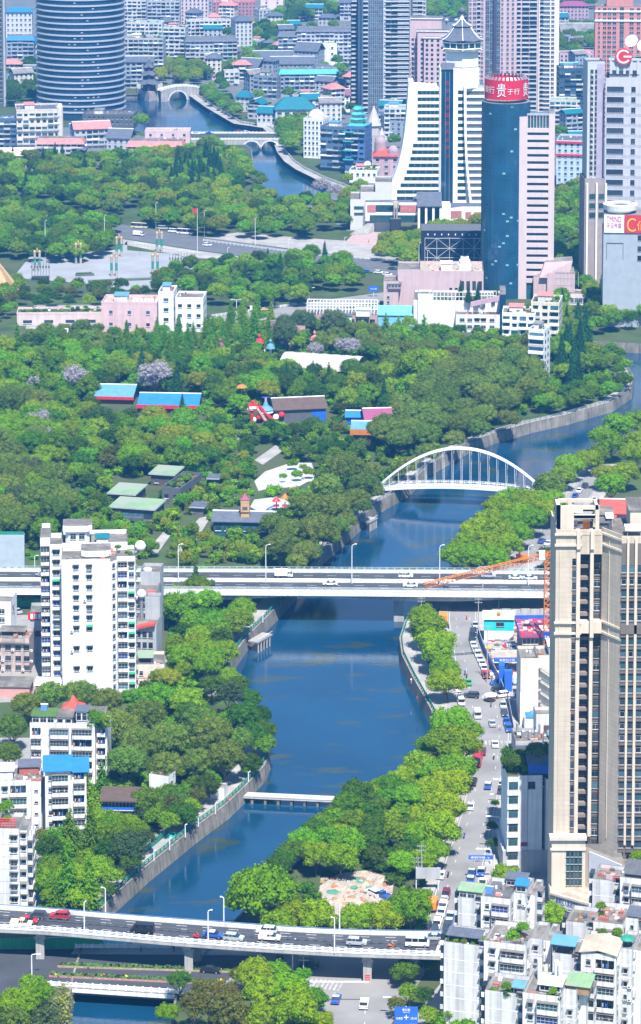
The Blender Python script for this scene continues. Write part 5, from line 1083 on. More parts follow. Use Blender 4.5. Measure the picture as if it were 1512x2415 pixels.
def gable(b,x0,x1,y0,y1,z,h,m,e=.8,axis='x',m2=None):
 """pitched roof, ridge along axis, with an eave overhang"""
 x0,x1,y0,y1=x0-e,x1+e,y0-e,y1+e;t=.25
 if axis=='x':R0,R1=((x0,(y0+y1)/2),(x1,(y0+y1)/2));sl_=[((x0,y0),(x1,y0),R1,R0),((x1,y1),(x0,y1),R0,R1)]
 else:R0,R1=(((x0+x1)/2,y0),((x0+x1)/2,y1));sl_=[((x1,y0),(x1,y1),R1,R0),((x0,y1),(x0,y0),R0,R1)]
 for p,q,r,s_ in sl_:
  lo=[(*p,z),(*q,z),(*r,z+h),(*s_,z+h)];b.hexa(lo+[(a,c,d+t)for a,c,d in lo],m)
 b.tube((*R0,z+h+t),(*R1,z+h+t),.28,m2 or M['plain_white'],5)
def pagoda_roof(b,c,r,z,h,n,m,up=.6,r_top=.3,ribs=None,a0=None):
 """hipped roof with curved slopes and lifted corners"""
 a0=pi/n if a0 is None else a0;k=5;i=len(b.v)
 for j in range(2*n):
  a=a0+pi*j/n;corner=j%2==0
  for q in range(k+1):
   t=q/k;rr=r_top+(r-r_top)*(1-t);rr*=1 if corner else cos(pi/n);zz=z+h*t**1.55+(up*(1-t)**3 if corner else 0)
   b.v.append((c[0]+rr*cos(a),c[1]+rr*sin(a),zz))
 w_=k+1
 for j in range(2*n):
  j2=(j+1)%(2*n)
  for q in range(k):b.f.append((i+j*w_+q,i+j2*w_+q,i+j2*w_+q+1,i+j*w_+q+1));b.m.append(b.mi(m))
  b.f.append((i+j2*w_,i+j*w_,len(b.v)));b.m.append(b.mi(m))
 b.v.append((c[0],c[1],z-.2))
 if ribs:
  for j in range(0,2*n,2):b.path([Vector(b.v[i+j*w_+q])+Vector((0,0,.1))for q in range(k+1)],.22,ribs,5)
TOWER='high towers'
# ---------- the beige tower at the right edge
T=Block('apartment_tower','tall beige tiled apartment tower with dark balcony recesses at the right edge','apartment tower',g(1303,2165),0,TOWER);FL=2.88
H=T.Z(1262);X=T.X;bp='beige';n=27;zs=[H-5.2-FL*(i+1)for i in range(n)];zp=T.Z(1972)
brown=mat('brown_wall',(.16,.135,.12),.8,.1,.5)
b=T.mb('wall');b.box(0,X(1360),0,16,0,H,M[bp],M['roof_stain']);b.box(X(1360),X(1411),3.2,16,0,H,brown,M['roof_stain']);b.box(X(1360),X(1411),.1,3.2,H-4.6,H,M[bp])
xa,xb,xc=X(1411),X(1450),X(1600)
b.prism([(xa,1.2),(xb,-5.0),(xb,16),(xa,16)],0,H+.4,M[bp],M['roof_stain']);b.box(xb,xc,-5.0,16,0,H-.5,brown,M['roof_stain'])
p=T.mb('pilaster')
for x0,x1,y0 in((X(1351),X(1360),-.35),(X(1383),X(1391),-.25),(X(1463),X(1468),-5.5),(X(1481),X(1487),-5.6),(X(1513),X(1519),-5.5)):p.box(x0,x1,y0,y0+3.6 if y0>-1 else-4.99,zp,H+.8,M['beige_plain'])
for y in(1470,1262):
 z=T.Z(y);q=MB();q.box(-.3,X(1362)+.1,-.55,0,z-2.6,z-2.1,M['beige_plain']);q.box(-.3,X(1362)+.1,-.55,0,z,z+.45,M['beige_plain'])
 for dz in(-2.6,0):q.hexa([(xa-.2,.8,z+dz),(xb+.1,-5.5,z+dz),(xb+.1,-5.0,z+dz),(xa,1.2,z+dz),(xa-.2,.8,z+dz+.5),(xb+.1,-5.5,z+dz+.5),(xb+.1,-5.0,z+dz+.5),(xa,1.2,z+dz+.5)],M['beige_plain'])
 if y>1300:q.box(xb,xc,-5.6,-5,z-.8,z+1.4,brown);q.box(X(1360),X(1411),-.1,3.2,z-2.4,z+.3,M['beige_plain'])
 for x0 in(X(1351),X(1383)):q.box(x0,x0+.9,-.8,-.3,z-3.2,z+1.2,M['beige_plain'])
 q.build('ledge',T.o)
sp=T.mb('spandrel')
for z in zs:
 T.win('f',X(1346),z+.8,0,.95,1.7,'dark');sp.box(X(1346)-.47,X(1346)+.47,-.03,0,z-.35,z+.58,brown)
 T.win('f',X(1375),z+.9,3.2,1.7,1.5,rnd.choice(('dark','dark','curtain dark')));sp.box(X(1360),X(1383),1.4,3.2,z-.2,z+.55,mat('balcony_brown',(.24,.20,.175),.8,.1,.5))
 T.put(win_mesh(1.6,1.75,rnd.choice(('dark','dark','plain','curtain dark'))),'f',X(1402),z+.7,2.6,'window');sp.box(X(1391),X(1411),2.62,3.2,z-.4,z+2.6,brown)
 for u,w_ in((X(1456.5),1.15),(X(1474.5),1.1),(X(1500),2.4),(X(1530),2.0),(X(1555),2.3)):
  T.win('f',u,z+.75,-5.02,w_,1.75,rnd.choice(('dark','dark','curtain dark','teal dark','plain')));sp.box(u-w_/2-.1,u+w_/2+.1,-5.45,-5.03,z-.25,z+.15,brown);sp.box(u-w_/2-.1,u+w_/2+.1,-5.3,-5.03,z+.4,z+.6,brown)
dp=T.mb('drain_pipe');dp.tube((.95,-.12,zp),(.95,-.12,H-4),.09,M['beige_plain'],5);dp.tube(((xa*.62+xb*.38),-1.35,zp),((xa*.62+xb*.38),-1.35,H-1),.1,M['beige_plain'],5)
r=T.mb('roof_frame');zt=T.Z(1196)
for x0 in(.2,X(1336),X(1395)):r.box(x0,x0+.9,1,1.9,H,zt,M['beige_plain']);r.box(x0,x0+.9,7,7.9,H,zt,M['beige_plain'])
r.box(.2,X(1336),1.0,1.5,H,zt,M['beige_plain'])
for z in(zt-.9,zt-3.0,H+3.6):r.box(.2,X(1402),1.1,1.8,z,z+.8,M['beige_plain']);r.box(.2,X(1402),7.1,7.8,z,z+.8,M['beige_plain'])
r.box(.2,1.1,1,8,zt-.9,zt,M['beige_plain']);r.box(X(1395),X(1402),1,8,zt-.9,zt,M['beige_plain'])
par=T.mb('parapet');par.box(0,X(1409),0,.3,H,H+1.3,M[bp]);par.box(0,.3,.3,16,H,H+1.3,M[bp]);par.hexa([(xa,1.2,H+.4),(xb,-5,H+.4),(xb,-4.6,H+.4),(xa,1.6,H+.4),(xa,1.2,H+1.5),(xb,-5,H+1.5),(xb,-4.6,H+1.5),(xa,1.6,H+1.5)],M[bp]);par.box(xb,xc,-5,-4.7,H-.5,H+1.2,M[bp])
T.shed(X(1405),X(1440),6,11,H,3.2,'roof_stain','beige_plain',glass=False);T.shed(X(1425),X(1436),3,5,H+.4,2.8,'plain_white','dark_grey',glass=False);T.shed(X(1468),X(1500),0,3,H-.5,1.6,'plain_white',posts=True);T.shed(X(1400),X(1425),2.5,4.5,H,2.2,'dark_grey','dark_grey',glass=False);T.shed(X(1480),X(1560),5,14,H-.5,5,'roof_stain','beige_plain',glass=False)
l=T.mb('laundry');l.box(X(1345),X(1356),4,4.05,H+.6,H+2.4,M['pink']);l.box(X(1368),X(1384),3,3.05,H+.5,H+2.6,M['orange']);l.box(X(1350),X(1370),5.6,5.65,H+3.8,H+4.9,M['plain_white'])
pd=T.mb('podium');zc=T.Z(2085);pd.box(-.5,X(1377),-2.2,0,zc,zp,M['beige_plain'],M['roof_stain']);pd.box(-1.0,X(1380),-2.8,-.0,zp,zp+.7,M['beige_plain']);pd.box(-.8,X(1378),-2.5,0,zp-2.6,zp-2.2,M['beige_plain'])
wallw=mat('pale_panel',(.62,.63,.68),.6,.05,.3)
pd.prism([(X(1377),-1.4),(X(1458),-11),(X(1458),0),(X(1377),0)],0,T.Z(1990),M['beige_plain'],M['roof_stain']);pd.box(X(1458),xc,-11,-5.1,0,zp-3.5,M['beige_plain'],M['roof_stain']);pd.box(X(1458),xc,-11.6,-11,zp-4.4,zp-3.2,M['beige_plain'])
d_=Vector((X(1458)-X(1377),-9.6,0));nn=Vector((-9.6,-(X(1458)-X(1377)),0)).normalized()*-1;nn=Vector((d_.y,-d_.x,0)).normalized()
P0=Vector((X(1377),-1.4,0))+nn*.05;q=T.mb('blank_screen');A_,B_=P0+d_*.12,P0+d_*.97;z0,z1=T.Z(2055)-1.5,T.Z(1990)-.8
q.hexa([tuple(A_)[:2]+(z0+.6,),tuple(B_)[:2]+(z0-1.2,),tuple(B_+nn*.2)[:2]+(z0-1.2,),tuple(A_+nn*.2)[:2]+(z0+.6,),tuple(A_)[:2]+(z1,),tuple(B_)[:2]+(z1,),tuple(B_+nn*.2)[:2]+(z1,),tuple(A_+nn*.2)[:2]+(z1,)],wallw)
q=T.mb('shop_glazing')
for i in range(9):
 a_,c_=P0+d_*(.12+i*.09),P0+d_*(.12+i*.09+.082);q.face([(a_.x,a_.y,z0-3.6),(c_.x,c_.y,z0-3.6),(c_.x,c_.y,z0-.25*i),(a_.x,a_.y,z0-.25*i)],M['glass_teal'])
for i in range(4):
 for k in range(5):T.win('f',X(1331)+.55+i*.95,zc+.6+k*1.75,-2.22,.9,1.65,'teal dark band')
T.win('f',X(1500),5.5,-11.02,5.5,5,'teal dark band');b=T.mb('podium')
c0,c1=Vector((X(1293),-6.0,0)),Vector((X(1392),-13.5,0));dd=(c1-c0);nn=Vector((dd.y,-dd.x,0)).normalized();ang=atan2(dd.y,dd.x);z1=zc+.2;z0=z1-3.2
cn=T.mb('canopy');cn.prism([tuple(c0)[:2],tuple(c1)[:2],(X(1392),-2),(X(1293),0)],z0,z1,M['beige_plain'],M['rubble']);cn.prism([tuple(c0+nn*.5)[:2],tuple(c1+nn*.5)[:2],tuple(c1)[:2],tuple(c0)[:2]],z1,z1+.5,M['beige_plain'])
cl=T.mb('canopy_column')
for t in(.06,.42,.95):q=c0+dd*t-nn*.8;cl.box(q.x-.6,q.x+.6,q.y-.6,q.y+.6,0,z0,M['beige_plain'])
sg=T.mb('sign_board');A_,B_=c0+dd*.1+nn*.06,c0+dd*.99+nn*.06
sg.hexa([(A_.x,A_.y,z0+.1),(B_.x,B_.y,z0+.1),(B_.x+nn.x*.08,B_.y+nn.y*.08,z0+.1),(A_.x+nn.x*.08,A_.y+nn.y*.08,z0+.1),(A_.x,A_.y,z1-.1),(B_.x,B_.y,z1-.1),(B_.x+nn.x*.08,B_.y+nn.y*.08,z1-.1),(A_.x+nn.x*.08,A_.y+nn.y*.08,z1-.1)],mat('sign_cream',(.72,.70,.66)))
mc=(A_+B_)/2+nn*.12;lb=(B_-A_).length
text(T.o,'南明区人民政府政务服务中心',lb*.94,1.6,(mc.x,mc.y,z0+1.2),mat('sign_blue',(.04,.07,.34)),ang);text(T.o,'Administrative Service Hall of Nanming District',lb*.94,.55,(mc.x,mc.y,z0+.35),mat('sign_blue',(.04,.07,.34)),ang)
bw=T.mb('back_wall');bw.box(X(1297),X(1390),-1.2,0,0,z0,M['beige_plain'])
for i in range(3):
 for k in range(2):bw.box(X(1330)+k*1.4,X(1330)+k*1.4+.9,-1.25,-1.2,3+i*1.1,3.8+i*1.1,M['grey'])
bw.box(X(1318),X(1342),-1.26,-1.2,7.0,7.4,M['red'])
T.done(stuff=('spandrel',))
for xx in(1490,1508):TREES_ROOF=None;ROOF_PLANTS.append((T.P+Vector((X(xx),-8,zp-3.5)),.36,'round bright'))
# ---------- the white slab beside it
T=Block('apartment_slab','pale slab block with glazed stair column and overgrown roof beside the beige tower','apartment block',g(1196,2062),R(3));H=T.Z(1833);W_=13.5;z0=T.Z(2010)
pale=mat('pale_wall',(.70,.72,.75),.75,.07,.3,streak=.2)
T.mb('wall').box(0,8.6,.9,14,z0,H,pale,M['soil']);T.mb('wall').box(9.5,W_,.9,14,z0,H-1,pale,M['soil']);T.mb('wall').box(8.6,9.5,2.4,13,z0,H-1,M['dark_grey'],M['soil']);T.mb('base').box(-1.0,W_,.6,14.2,0,z0,M['grey'])
T.mb('stair_bay').box(0,2.7,0,.9,z0,H,pale,M['roof_stain'])
for i in range(6):z=H-3.2-i*3.55;T.win('f',1.4,z,0,2.3,2.0,'teal dark');T.mb('stair_ledge').box(-.15,2.85,-.25,0,z-1.4,z-.12,M['facade'])
T.win('f',5.9,H-3.4,.9,1.9,1.8,'dark');T.grid('f',[9.05],[H-3.4],2.4,.8,2.2,('white',));T.mb('plaque').box(3.4,5.2,.84,.9,z0+1.1,z0+2.1,mat('plum',(.20,.05,.16)));T.mb('drain_pipe').tube((5.0,.8,z0),(5.0,.8,H-.5),.08,M['grey'],5);T.mb('drain_pipe').tube((9.2,1.2,z0),(9.2,1.2,H-3),.06,M['grey'],5)
T.shed(5.2,10.4,1.6,4.4,H,2.8,'dark_grey','blue','roof_hut',False,.9);roof_plants(T,.4,5,2,12,H,26,('shrub dark','shrub mid','loose dark'),.8,1.4);roof_plants(T,5,13,5,13,H,26,('shrub dark','shrub mid','loose olive'),.8,1.5);T.done()
# ---------- houses and the building site beside the street
T=Block('workshop','cluttered flat-roofed workshop with metal flues and tanks beside the street','workshop',g(1216,1795),R(3));H=T.Z(1755)
T.vol(0,12,0,10,0,H,'grey');T.vol(6.5,12,8,14,0,H+4.5,'facade');T.mb('door').box(8.6,10,7.93,8,H+.1,H+2.2,M['brown_roof']);T.clutter(.6,11,.5,7.5,H,34,5);T.clutter(1,11,.5,7.5,H+.2,20,15)
for i,(x,y,r_,h_)in enumerate(((2.4,3,.6,2.6),(4.2,3,.6,2.6),(6.0,3.4,.6,2.4),(3,6,.8,1.4),(5,6.2,.9,1.2),(7.2,6,.3,3.2),(1.2,6.6,.35,3.5),(8.2,2,.5,1.6))):T.tank(x,y,H,r_,h_)
T.shed(9.4,11.8,1,4,H,1.6,'sky_roof','grey',glass=False);T.mb('site_netting').box(-.2,12.2,-.6,-.5,H-3.2,H-.2,M['dark_grey']);T.done(stuff=('roof_clutter',))
T=Block('stair_house','cream house with zigzag outside stairs beside the building site','house',g(1227,1712),R(2));H=T.Z(1560);creamy=mat('creamy',(.66,.62,.52),.8,.07,.3,streak=.15)
T.vol(0,5.0,0,11,0,H,creamy);T.vol(5.0,13,2.4,11,0,H,creamy);T.grid('f',[10.8,12.2],[H-4,H-7.6,H-11.2,H-14.5],2.4,1.1,1.4,('plain','dark'));st=T.mb('outside_stair')
for k in range(4):
 z=H-2.2-k*3.3
 for a,c,za,zb in((5.4,7.8,z,z-1.65),(7.8,9.9,z-1.65,z-3.3))if k%1==0 else():
  st.hexa([(a,.6,za-.25),(c,.6,zb-.25),(c,1.8,zb-.25),(a,1.8,za-.25),(a,.6,za),(c,.6,zb),(c,1.8,zb),(a,1.8,za)],M['concrete']);st.tube((a,.6,za+.9),(c,.6,zb+.9),.06,M['metal'],4)
  for q in range(5):x=a+(c-a)*q/4;zz=za+(zb-za)*q/4;st.tube((x,.6,zz),(x,.6,zz+.9),.03,M['metal'],4)
 st.box(9.8,11.2,.5,2.4,z-3.4,z-3.2,M['concrete']);st.box(5.0,5.9,.5,2.4,z-.1,z+.1,M['concrete'])
T.mb('lower_wall').box(-.06,3.4,-.06,.4,0,H-9,M['plain_white']);T.shed(8.5,12.8,5,10,H,2.6,'plain_white','facade',glass=False);T.clutter(1,8,1.5,9,H,8,8);T.done(stuff=('roof_clutter',))
T=Block('tent_kiosk','small kiosk under a blue pitched canopy below the outside stairs','kiosk',g(1232,1725),0);pagoda_roof(T.mb('roof'),(3,1.5),3.1,4.2,1.4,4,M['blue_roof'],.1,.1);T.mb('wall').box(.6,5.4,-.4,3.2,0,4.2,M['plain_white']);T.done()
T=Block('site_cabin','two-storey site cabin, turquoise above white, with a pale sheet roof','site cabin',g(1142,1512),R(-2));H=T.Z(1460);T.mb('lower_storey').box(0,9,0,5,0,H*.47,M['plain_white']);T.mb('upper_storey').box(0,9,0,5,H*.47,H,M['cyan']);T.win('f',4.8,H*.68,0,2.4,1.2,'dark')
b=MB();b.hexa([(-.4,-.5,H),(9.4,-.5,H),(9.4,5.4,H+.9),(-.4,5.4,H+.9),(-.4,-.5,H+.15),(9.4,-.5,H+.15),(9.4,5.4,H+1.05),(-.4,5.4,H+1.05)],M['plain_white']);b.build('roof',T.o);s_=T.mb('stair')
for i in range(9):s_.box(6.5+i*.33,6.85+i*.33,-1.1,-.1,i*.3,i*.3+.12,M['metal'])
s_.tube((6.5,-1.1,1),(9.4,-1.1,3.6),.05,M['metal'],4);T.done()
T=Block('site_shed','open steel-bending shed with a blue and white fringe sign on the building site','shed',g(1164,1590),R(1));H=5.0;T.shed(0,8,0,5,0,H,'rubble',part='roof',posts=True);T.mb('sign_board').box(0,8,-.3,-.22,H-1.2,H-.1,M['blue']);text(T.o,'钢筋加工区',4.6,.7,(4,-.33,H-1.0),M['plain_white'])
for i in range(13):T.mb('fringe').prism([(i*.62,-.32),(i*.62+.5,-.32),(i*.62+.5,-.28),(i*.62,-.28)],H-.1,H+.25,M['blue'])
T.clutter(.6,7.4,.6,4.5,0,16,4);T.done(stuff=('roof_clutter',))
T=Block('site_shed','smaller roadside site shed with a blue and white fringe sign by the pavement','shed',g(1213,1660),R(1));T.shed(0,4.5,0,3.5,0,3.4,'rubble',part='roof',posts=True);T.mb('sign_board').box(0,4.5,-.3,-.22,2.2,3.3,M['blue']);text(T.o,'钢筋棚',2.4,.65,(2.2,-.33,2.4),M['plain_white']);T.done()
T=Block('site_gate','blue site gate block with white guardhouse beside the pavement','gate',g(1190,1632),R(-3));T.mb('gate_post').box(0,2.2,0,2,0,6.2,M['blue']);T.mb('gate_post').box(-1.6,0,3,7,0,6.8,M['blue']);T.mb('guardhouse').box(2.6,7,2,6,0,3.8,M['plain_white']);T.mb('guardhouse').box(2.55,7.05,1.97,2.0,1.0,1.9,M['blue']);T.win('f',4.6,2.1,1.97,2.2,1.2,'curtain');T.done()
T=Block('building_under_construction','unfinished building shell with red formwork deck and grey scaffolding behind the crane','construction',g(1232,1572),R(2));H=T.Z(1500)
T.mb('wall').box(0,15,1.2,16,0,H-.5,M['dark_grey']);T.mb('formwork_deck').box(-.6,15,-.4,16,H-.5,H,M['pink_roof']);fw=T.mb('formwork_panel')
for i in range(12):
 for k in range(8):
  if rnd.random()<.8:fw.box(-.4+i*1.25,.75+i*1.25,-.2+k*2,1.7+k*2,H,H+rnd.uniform(.04,.3),M[rnd.choice(('red','pink_roof','coral_roof','red','plain_white','rose'))])
sc=T.mb('scaffold')
for i in range(13):
 sc.tube((i*1.2,-.1,0),(i*1.2,-.1,H+1.4),.05,M['metal'],4)
 for k in range(int(H/1.7)+1):sc.tube((i*1.2,-.1,k*1.7),(i*1.2+1.2,-.1,k*1.7),.04,M['metal'],4);sc.tube((i*1.2,.9,k*1.7),(i*1.2,-.1,k*1.7),.04,M['metal'],4)
T.mb('safety_net').box(-.9,-.8,-.4,16,H-.3,H+1.3,M['blue']);T.mb('safety_net').box(-.8,15,15.9,16,H,H+1.2,M['blue']);T.done(stuff=('formwork_panel','scaffold'))
b=MB();rr=random.Random(3)
for _ in range(330):
 p=g(rr.uniform(1150,1228),rr.uniform(1475,1600));a,c,h=rr.uniform(.2,1.2),rr.uniform(.2,.8),rr.uniform(.1,.8);b.box(p.x-a,p.x+a,p.y-c,p.y+c,.02,h,M[rr.choice(('rubble','concrete','plain_white','plain_white','red','rose','metal','grey','yellow','blue','dark_grey'))])
o=b.build('site_material');tag(o,'loose building material heaped about the building site',None,None,'stuff')
patch('site_ground',[(1140,1500),(1225,1470),(1300,1480),(1300,1600),(1228,1660),(1180,1620)],M['rubble'],.02)
T=Block('concrete_wall','long pale concrete site wall below the middle bridge','wall',g(1160,1462),R(1))
for i in range(9):T.sub('wall_panel',kit('wall_panel',lambda b:b.box(0,2.9,0,.25,0,3.4,M['concrete'])),(i*3.0,0,(i%2)*.12))
T.done()
T=Block('hoarding','long blue and grey site hoarding along the pavement','hoarding',g(1126,1515));P=[p for p in resample(smooth(world([(1127,1500),(1140,1540),(1165,1590),(1188,1640)])),1.6)]
for i,p in enumerate(P[:-1]):
 d=P[i+1]-p;T.sub('hoarding_panel',kit('street_panel',lambda b:(b.box(0,1.58,0,.08,0,2.2,M['blue']),b.box(0,1.58,-.02,.1,2.2,2.9,M['grey']))),p-T.P,atan2(d.y,d.x))
T.done()
T=Block('hoarding','grey hoarding between the parked cars and the workshop','hoarding',g(1198,1690));P=resample(smooth(world([(1196,1652),(1204,1690),(1212,1735)])),1.6)
for i,p in enumerate(P[:-1]):
 d=P[i+1]-p;T.sub('hoarding_panel',kit('street_panel2',lambda b:(b.box(0,1.58,0,.08,0,2.6,M['grey']),b.box(0,1.58,-.02,.1,.9,1.6,M['blue']))),p-T.P,atan2(d.y,d.x))
T.done()
# ---------- tower crane
T=Block('tower_crane','orange tower crane with a long lattice jib reaching left over the bridge','crane',g(1289,1583));og=M['orange'];Hm=T.Z(1312)
def lattice(name,a,c,w_,n_,tri=False,r_=.16):
 b=MB();a,c=Vector(a),Vector(c);d=(c-a).normalized();u=Vector((0,1,0))if abs(d.y)<.9 else Vector((1,0,0));v=d.cross(u).normalized();u=v.cross(d)
 cor=[(-1,-1),(1,-1),(1,1),(-1,1)]if not tri else[(-1,-1),(1,-1),(0,1)]
 P=lambda t,k:a.lerp(c,t)+u*cor[k][0]*w_/2+v*cor[k][1]*w_/2
 m_=len(cor)
 for k in range(m_):
  b.tube(P(0,k),P(1,k),r_,og,5)
  for i in range(n_):b.tube(P(i/n_,k),P((i+1)/n_,(k+1)%m_),r_*.6,og,4);b.tube(P(i/n_,k),P(i/n_,(k+1)%m_),r_*.55,og,4)
 return b.build(name,T.o)
lattice('mast',(0,0,0),(0,0,Hm),1.7,22);lattice('apex',(0,0,Hm),(0,0,Hm+1.6),1.6,2)
J=Vector(g(1000,1368,T.Z(1312)-4.0))-T.P;tip=Vector((T.X(998),-4,T.Z(1368)-.6));lattice('jib',(-.8,0,Hm+.2),tip,1.5,26,True,.13);lattice('counter_jib',(.8,0,Hm),(11,1.0,Hm+.2),1.2,8,False,.09)
b=MB();b.box(-2.6,-.9,-1.6,.2,Hm-.6,Hm+1.8,M['plain_white']);b.box(-2.63,-2.0,-1.5,.1,Hm+.3,Hm+1.4,M['glass']);b.build('cab',T.o);b=MB();b.box(9,11,.2,1.8,Hm-2,Hm-.1,M['concrete']);b.build('counterweight',T.o)
b=MB();b.box(-1.1,1.1,-1.02,-.95,T.Z(1508),T.Z(1488),mat('number_blue',(.02,.06,.40)));b.build('number_board',T.o);text(T.o,'1#',1.2,1.3,(0,-1.03,T.Z(1506)),M['plain_white'])
h_=tip*.72;hk=MB();hk.tube(Vector((-.8,0,Hm)).lerp(tip,.38),Vector((-.8,0,Hm)).lerp(tip,.38)-Vector((0,0,13.5)),.04,M['dark_grey'],4);q=Vector((-.8,0,Hm)).lerp(tip,.38)-Vector((0,0,14));hk.ball(q,.7,M['orange'],8,5);hk.build('hook_block',T.o)
bs=T.mb('base');bs.box(-2.5,2.5,-2.5,2.5,0,1.2,M['concrete']);T.done()
T=Block('piling_rig','small orange drilling rig with a leaning mast behind the middle bridge','rig',g(1232,1325));b=MB();b.box(-2,2,-1,1,.8,2.4,M['orange']);b.build('body',T.o);b=MB();b.box(-2.4,2.4,-1.4,-.8,0,.8,M['black']);b.box(-2.4,2.4,.8,1.4,0,.8,M['black']);b.build('track',T.o);b=MB();b.tube((-.5,0,2),(-3.0,0,T.Z(1262)),.3,M['orange'],6);b.build('mast',T.o);T.done()
T=Block('restaurant','red-roofed low restaurant with a grey annex behind the beige tower','restaurant',g(1420,1238),R(-6));b=T.mb('wall');b.box(0,20,0,12,0,4.2,M['rose']);gable(T.mb('roof'),0,13,0,12,4.2,3.2,M['red_roof'],1.0);b=MB();b.hexa([(-2.5,-2,3.2),(5,-2,3.2),(5,.5,4.4),(-2.5,.5,4.4),(-2.5,-2,3.4),(5,-2,3.4),(5,.5,4.6),(-2.5,.5,4.6)],M['red_roof']);b.build('porch_roof',T.o);pagoda_roof(T.mb('annex_roof'),(18,6),10,4.6,2.6,4,M['roof_grey'],0,1);T.done()
# ---------- the towers beyond the park
def bands(b,x0,x1,y,zs,h,m,pr=.05):
 for z in zs:b.box(x0,x1,y-pr,y,z,z+h,m)
T=Block('bank_tower','round blue glass tower crowned by a red sign drum, with a pink striped slab','office tower',g(1222,705),R(-3),TOWER);X=T.X
pinkp=mat('pale_pink',(.62,.51,.51),.6,.04,.2,streak=.06);Zf=lambda y,dy=0:zat(T.P+Vector((0,dy,0)),y)
cx,cy,rr=X(1191),9.5,11.4;zg,zr0,zr1=Zf(238,9),Zf(236,0),Zf(190,0)
b=T.mb('glass_drum');n=40
b.lathe([(rr,0),(rr,zg)],M['glass_blue'],n,(cx,cy,0));b.lathe([(rr,zg),(0,zg+.1)],M['roof_grey'],n,(cx,cy,0))
mu=T.mb('mullion');mm=mat('mullion_teal',(.025,.085,.14),.4,.1,.5)
for k in range(n):
 a=2*pi*k/n
 if sin(a)<.4:mu.tube((cx+(rr+.02)*cos(a),cy+(rr+.02)*sin(a),0),(cx+(rr+.02)*cos(a),cy+(rr+.02)*sin(a),zg),.1,mm if 1 else None,4)
for k in range(int(zg/1.75)):
 z=k*1.75;mu.lathe([(rr+.03,z),(rr+.09,z+.05),(rr+.03,z+.1)],mm,n,(cx,cy,0))
pan=mat('open_pane',(.22,.42,.46),.3,.2,1);r_=random.Random(4);b=T.mb('open_window')
for _ in range(26):
 k=r_.randrange(n//2+2,n-1);a0,a1=2*pi*(k+.12)/n,2*pi*(k+.88)/n;z=(r_.randrange(4,int(zg/1.75))+.2)*1.75;q=rr+.12
 b.face([(cx+q*cos(a0),cy+q*sin(a0),z),(cx+q*cos(a1),cy+q*sin(a1),z),(cx+q*cos(a1),cy+q*sin(a1),z+.9),(cx+q*cos(a0),cy+q*sin(a0),z+.9)],pan)
rs=X(1238)-X(1190);rs=10.2;b=T.mb('sign_drum');b.lathe([(rs,zr0),(rs,zr1),(rs-.5,zr1),(rs-.6,zr0)],mat('sign_red',(.62,.015,.04),.5,.1,.3),n,(cx,cy,0))
gridm=mat('sign_joint',(.45,.02,.04));b=T.mb('sign_joint')
for k in range(n):a=2*pi*k/n;b.tube((cx+rs*cos(a),cy+rs*sin(a),zr0),(cx+rs*cos(a),cy+rs*sin(a),zr1),.04,gridm,4)
b=T.mb('crown_fin')
for k in range(32):a=2*pi*k/32;b.hexa([(cx+rs*cos(a),cy+rs*sin(a),zr1),(cx+(rs+.1)*cos(a+.1),cy+(rs+.1)*sin(a+.1),zr1),(cx+(rs-.6)*cos(a+.1),cy+(rs-.6)*sin(a+.1),zr1),(cx+(rs-.6)*cos(a),cy+(rs-.6)*sin(a),zr1)]+[(cx+(rs-1.2)*cos(a),cy+(rs-1.2)*sin(a),zr1+1.3),(cx+(rs-1.1)*cos(a+.1),cy+(rs-1.1)*sin(a+.1),zr1+1.3),(cx+(rs-1.6)*cos(a+.1),cy+(rs-1.6)*sin(a+.1),zr1+1.3),(cx+(rs-1.6)*cos(a),cy+(rs-1.6)*sin(a),zr1+1.3)],M['metal'])
hz_=zr1-zr0
for ch,deg,w_,h_,dz in(('银',-152,3.2,3.2,3.0),('行',-132,3.4,3.4,2.8),('贵',-103,4.4,6.4,1.4),('于',-80,2.6,2.6,2.6),('行',-62,3.0,2.8,2.6),('贵',-30,4.4,6.4,1.4)):
 a=R(deg);text(T.o,ch,w_,h_,(cx+(rs+.12)*cos(a),cy+(rs+.12)*sin(a),zr0+dz),M['plain_white'],a+pi/2)
zt=Zf(283);W_=X(1305);b=T.mb('wall');x1,x2=X(1241),X(1291)
b.box(0,x1,0,16,0,zt+1.6,pinkp,M['roof_grey']);b.box(x2,W_,0,16,0,zt+3.2,pinkp,M['roof_grey']);b.box(x1,x2,.8,16,0,Zf(302),M['glass_teal'],M['roof_grey'])
sp=[];k=0;z=Zf(302)
while z>8:
 bb=MB();bb.box(x1,x2,0,.8,z-2.0,z,pinkp);bb.build('spandrel',T.o);z-=3.42
cr=T.mb('crown');cr.box(x1,x2,1.0,12,Zf(302),Zf(272),M['glass_teal'])
for i in range(8):x=x1+(x2-x1)*i/7;cr.box(x-.14,x+.14,.5,1.0,Zf(302),Zf(270),pinkp)
cr.box(x1-.2,x2+.2,.4,1.3,Zf(272),Zf(268),M['grey']);T.clutter(2,W_-1,3,14,zt+1.6,16,3);T.done(stuff=('roof_clutter','open_window'))
T=Block('podium_hall','pale pink windowless podium hall at the foot of the glass bank tower','building',g(905,728),R(-2));X=T.X;H=T.Z(645);pk=M['pink']
T.vol(X(990),X(1140),2,26,0,H,pk,roof='rubble',par=1.0);T.vol(X(938),X(990),-1,18,0,H+1.5,pk,par=.8);T.vol(0,X(940),-4,10,0,T.Z(662),pk,par=.6);T.shed(X(915),X(946),-5,-1,T.Z(676),2.2,'roof_stain','pink')
for x in(1090,1104,1118,1132):T.win('f',X(x),H-8.5,2,1.7,4.8,'dark')
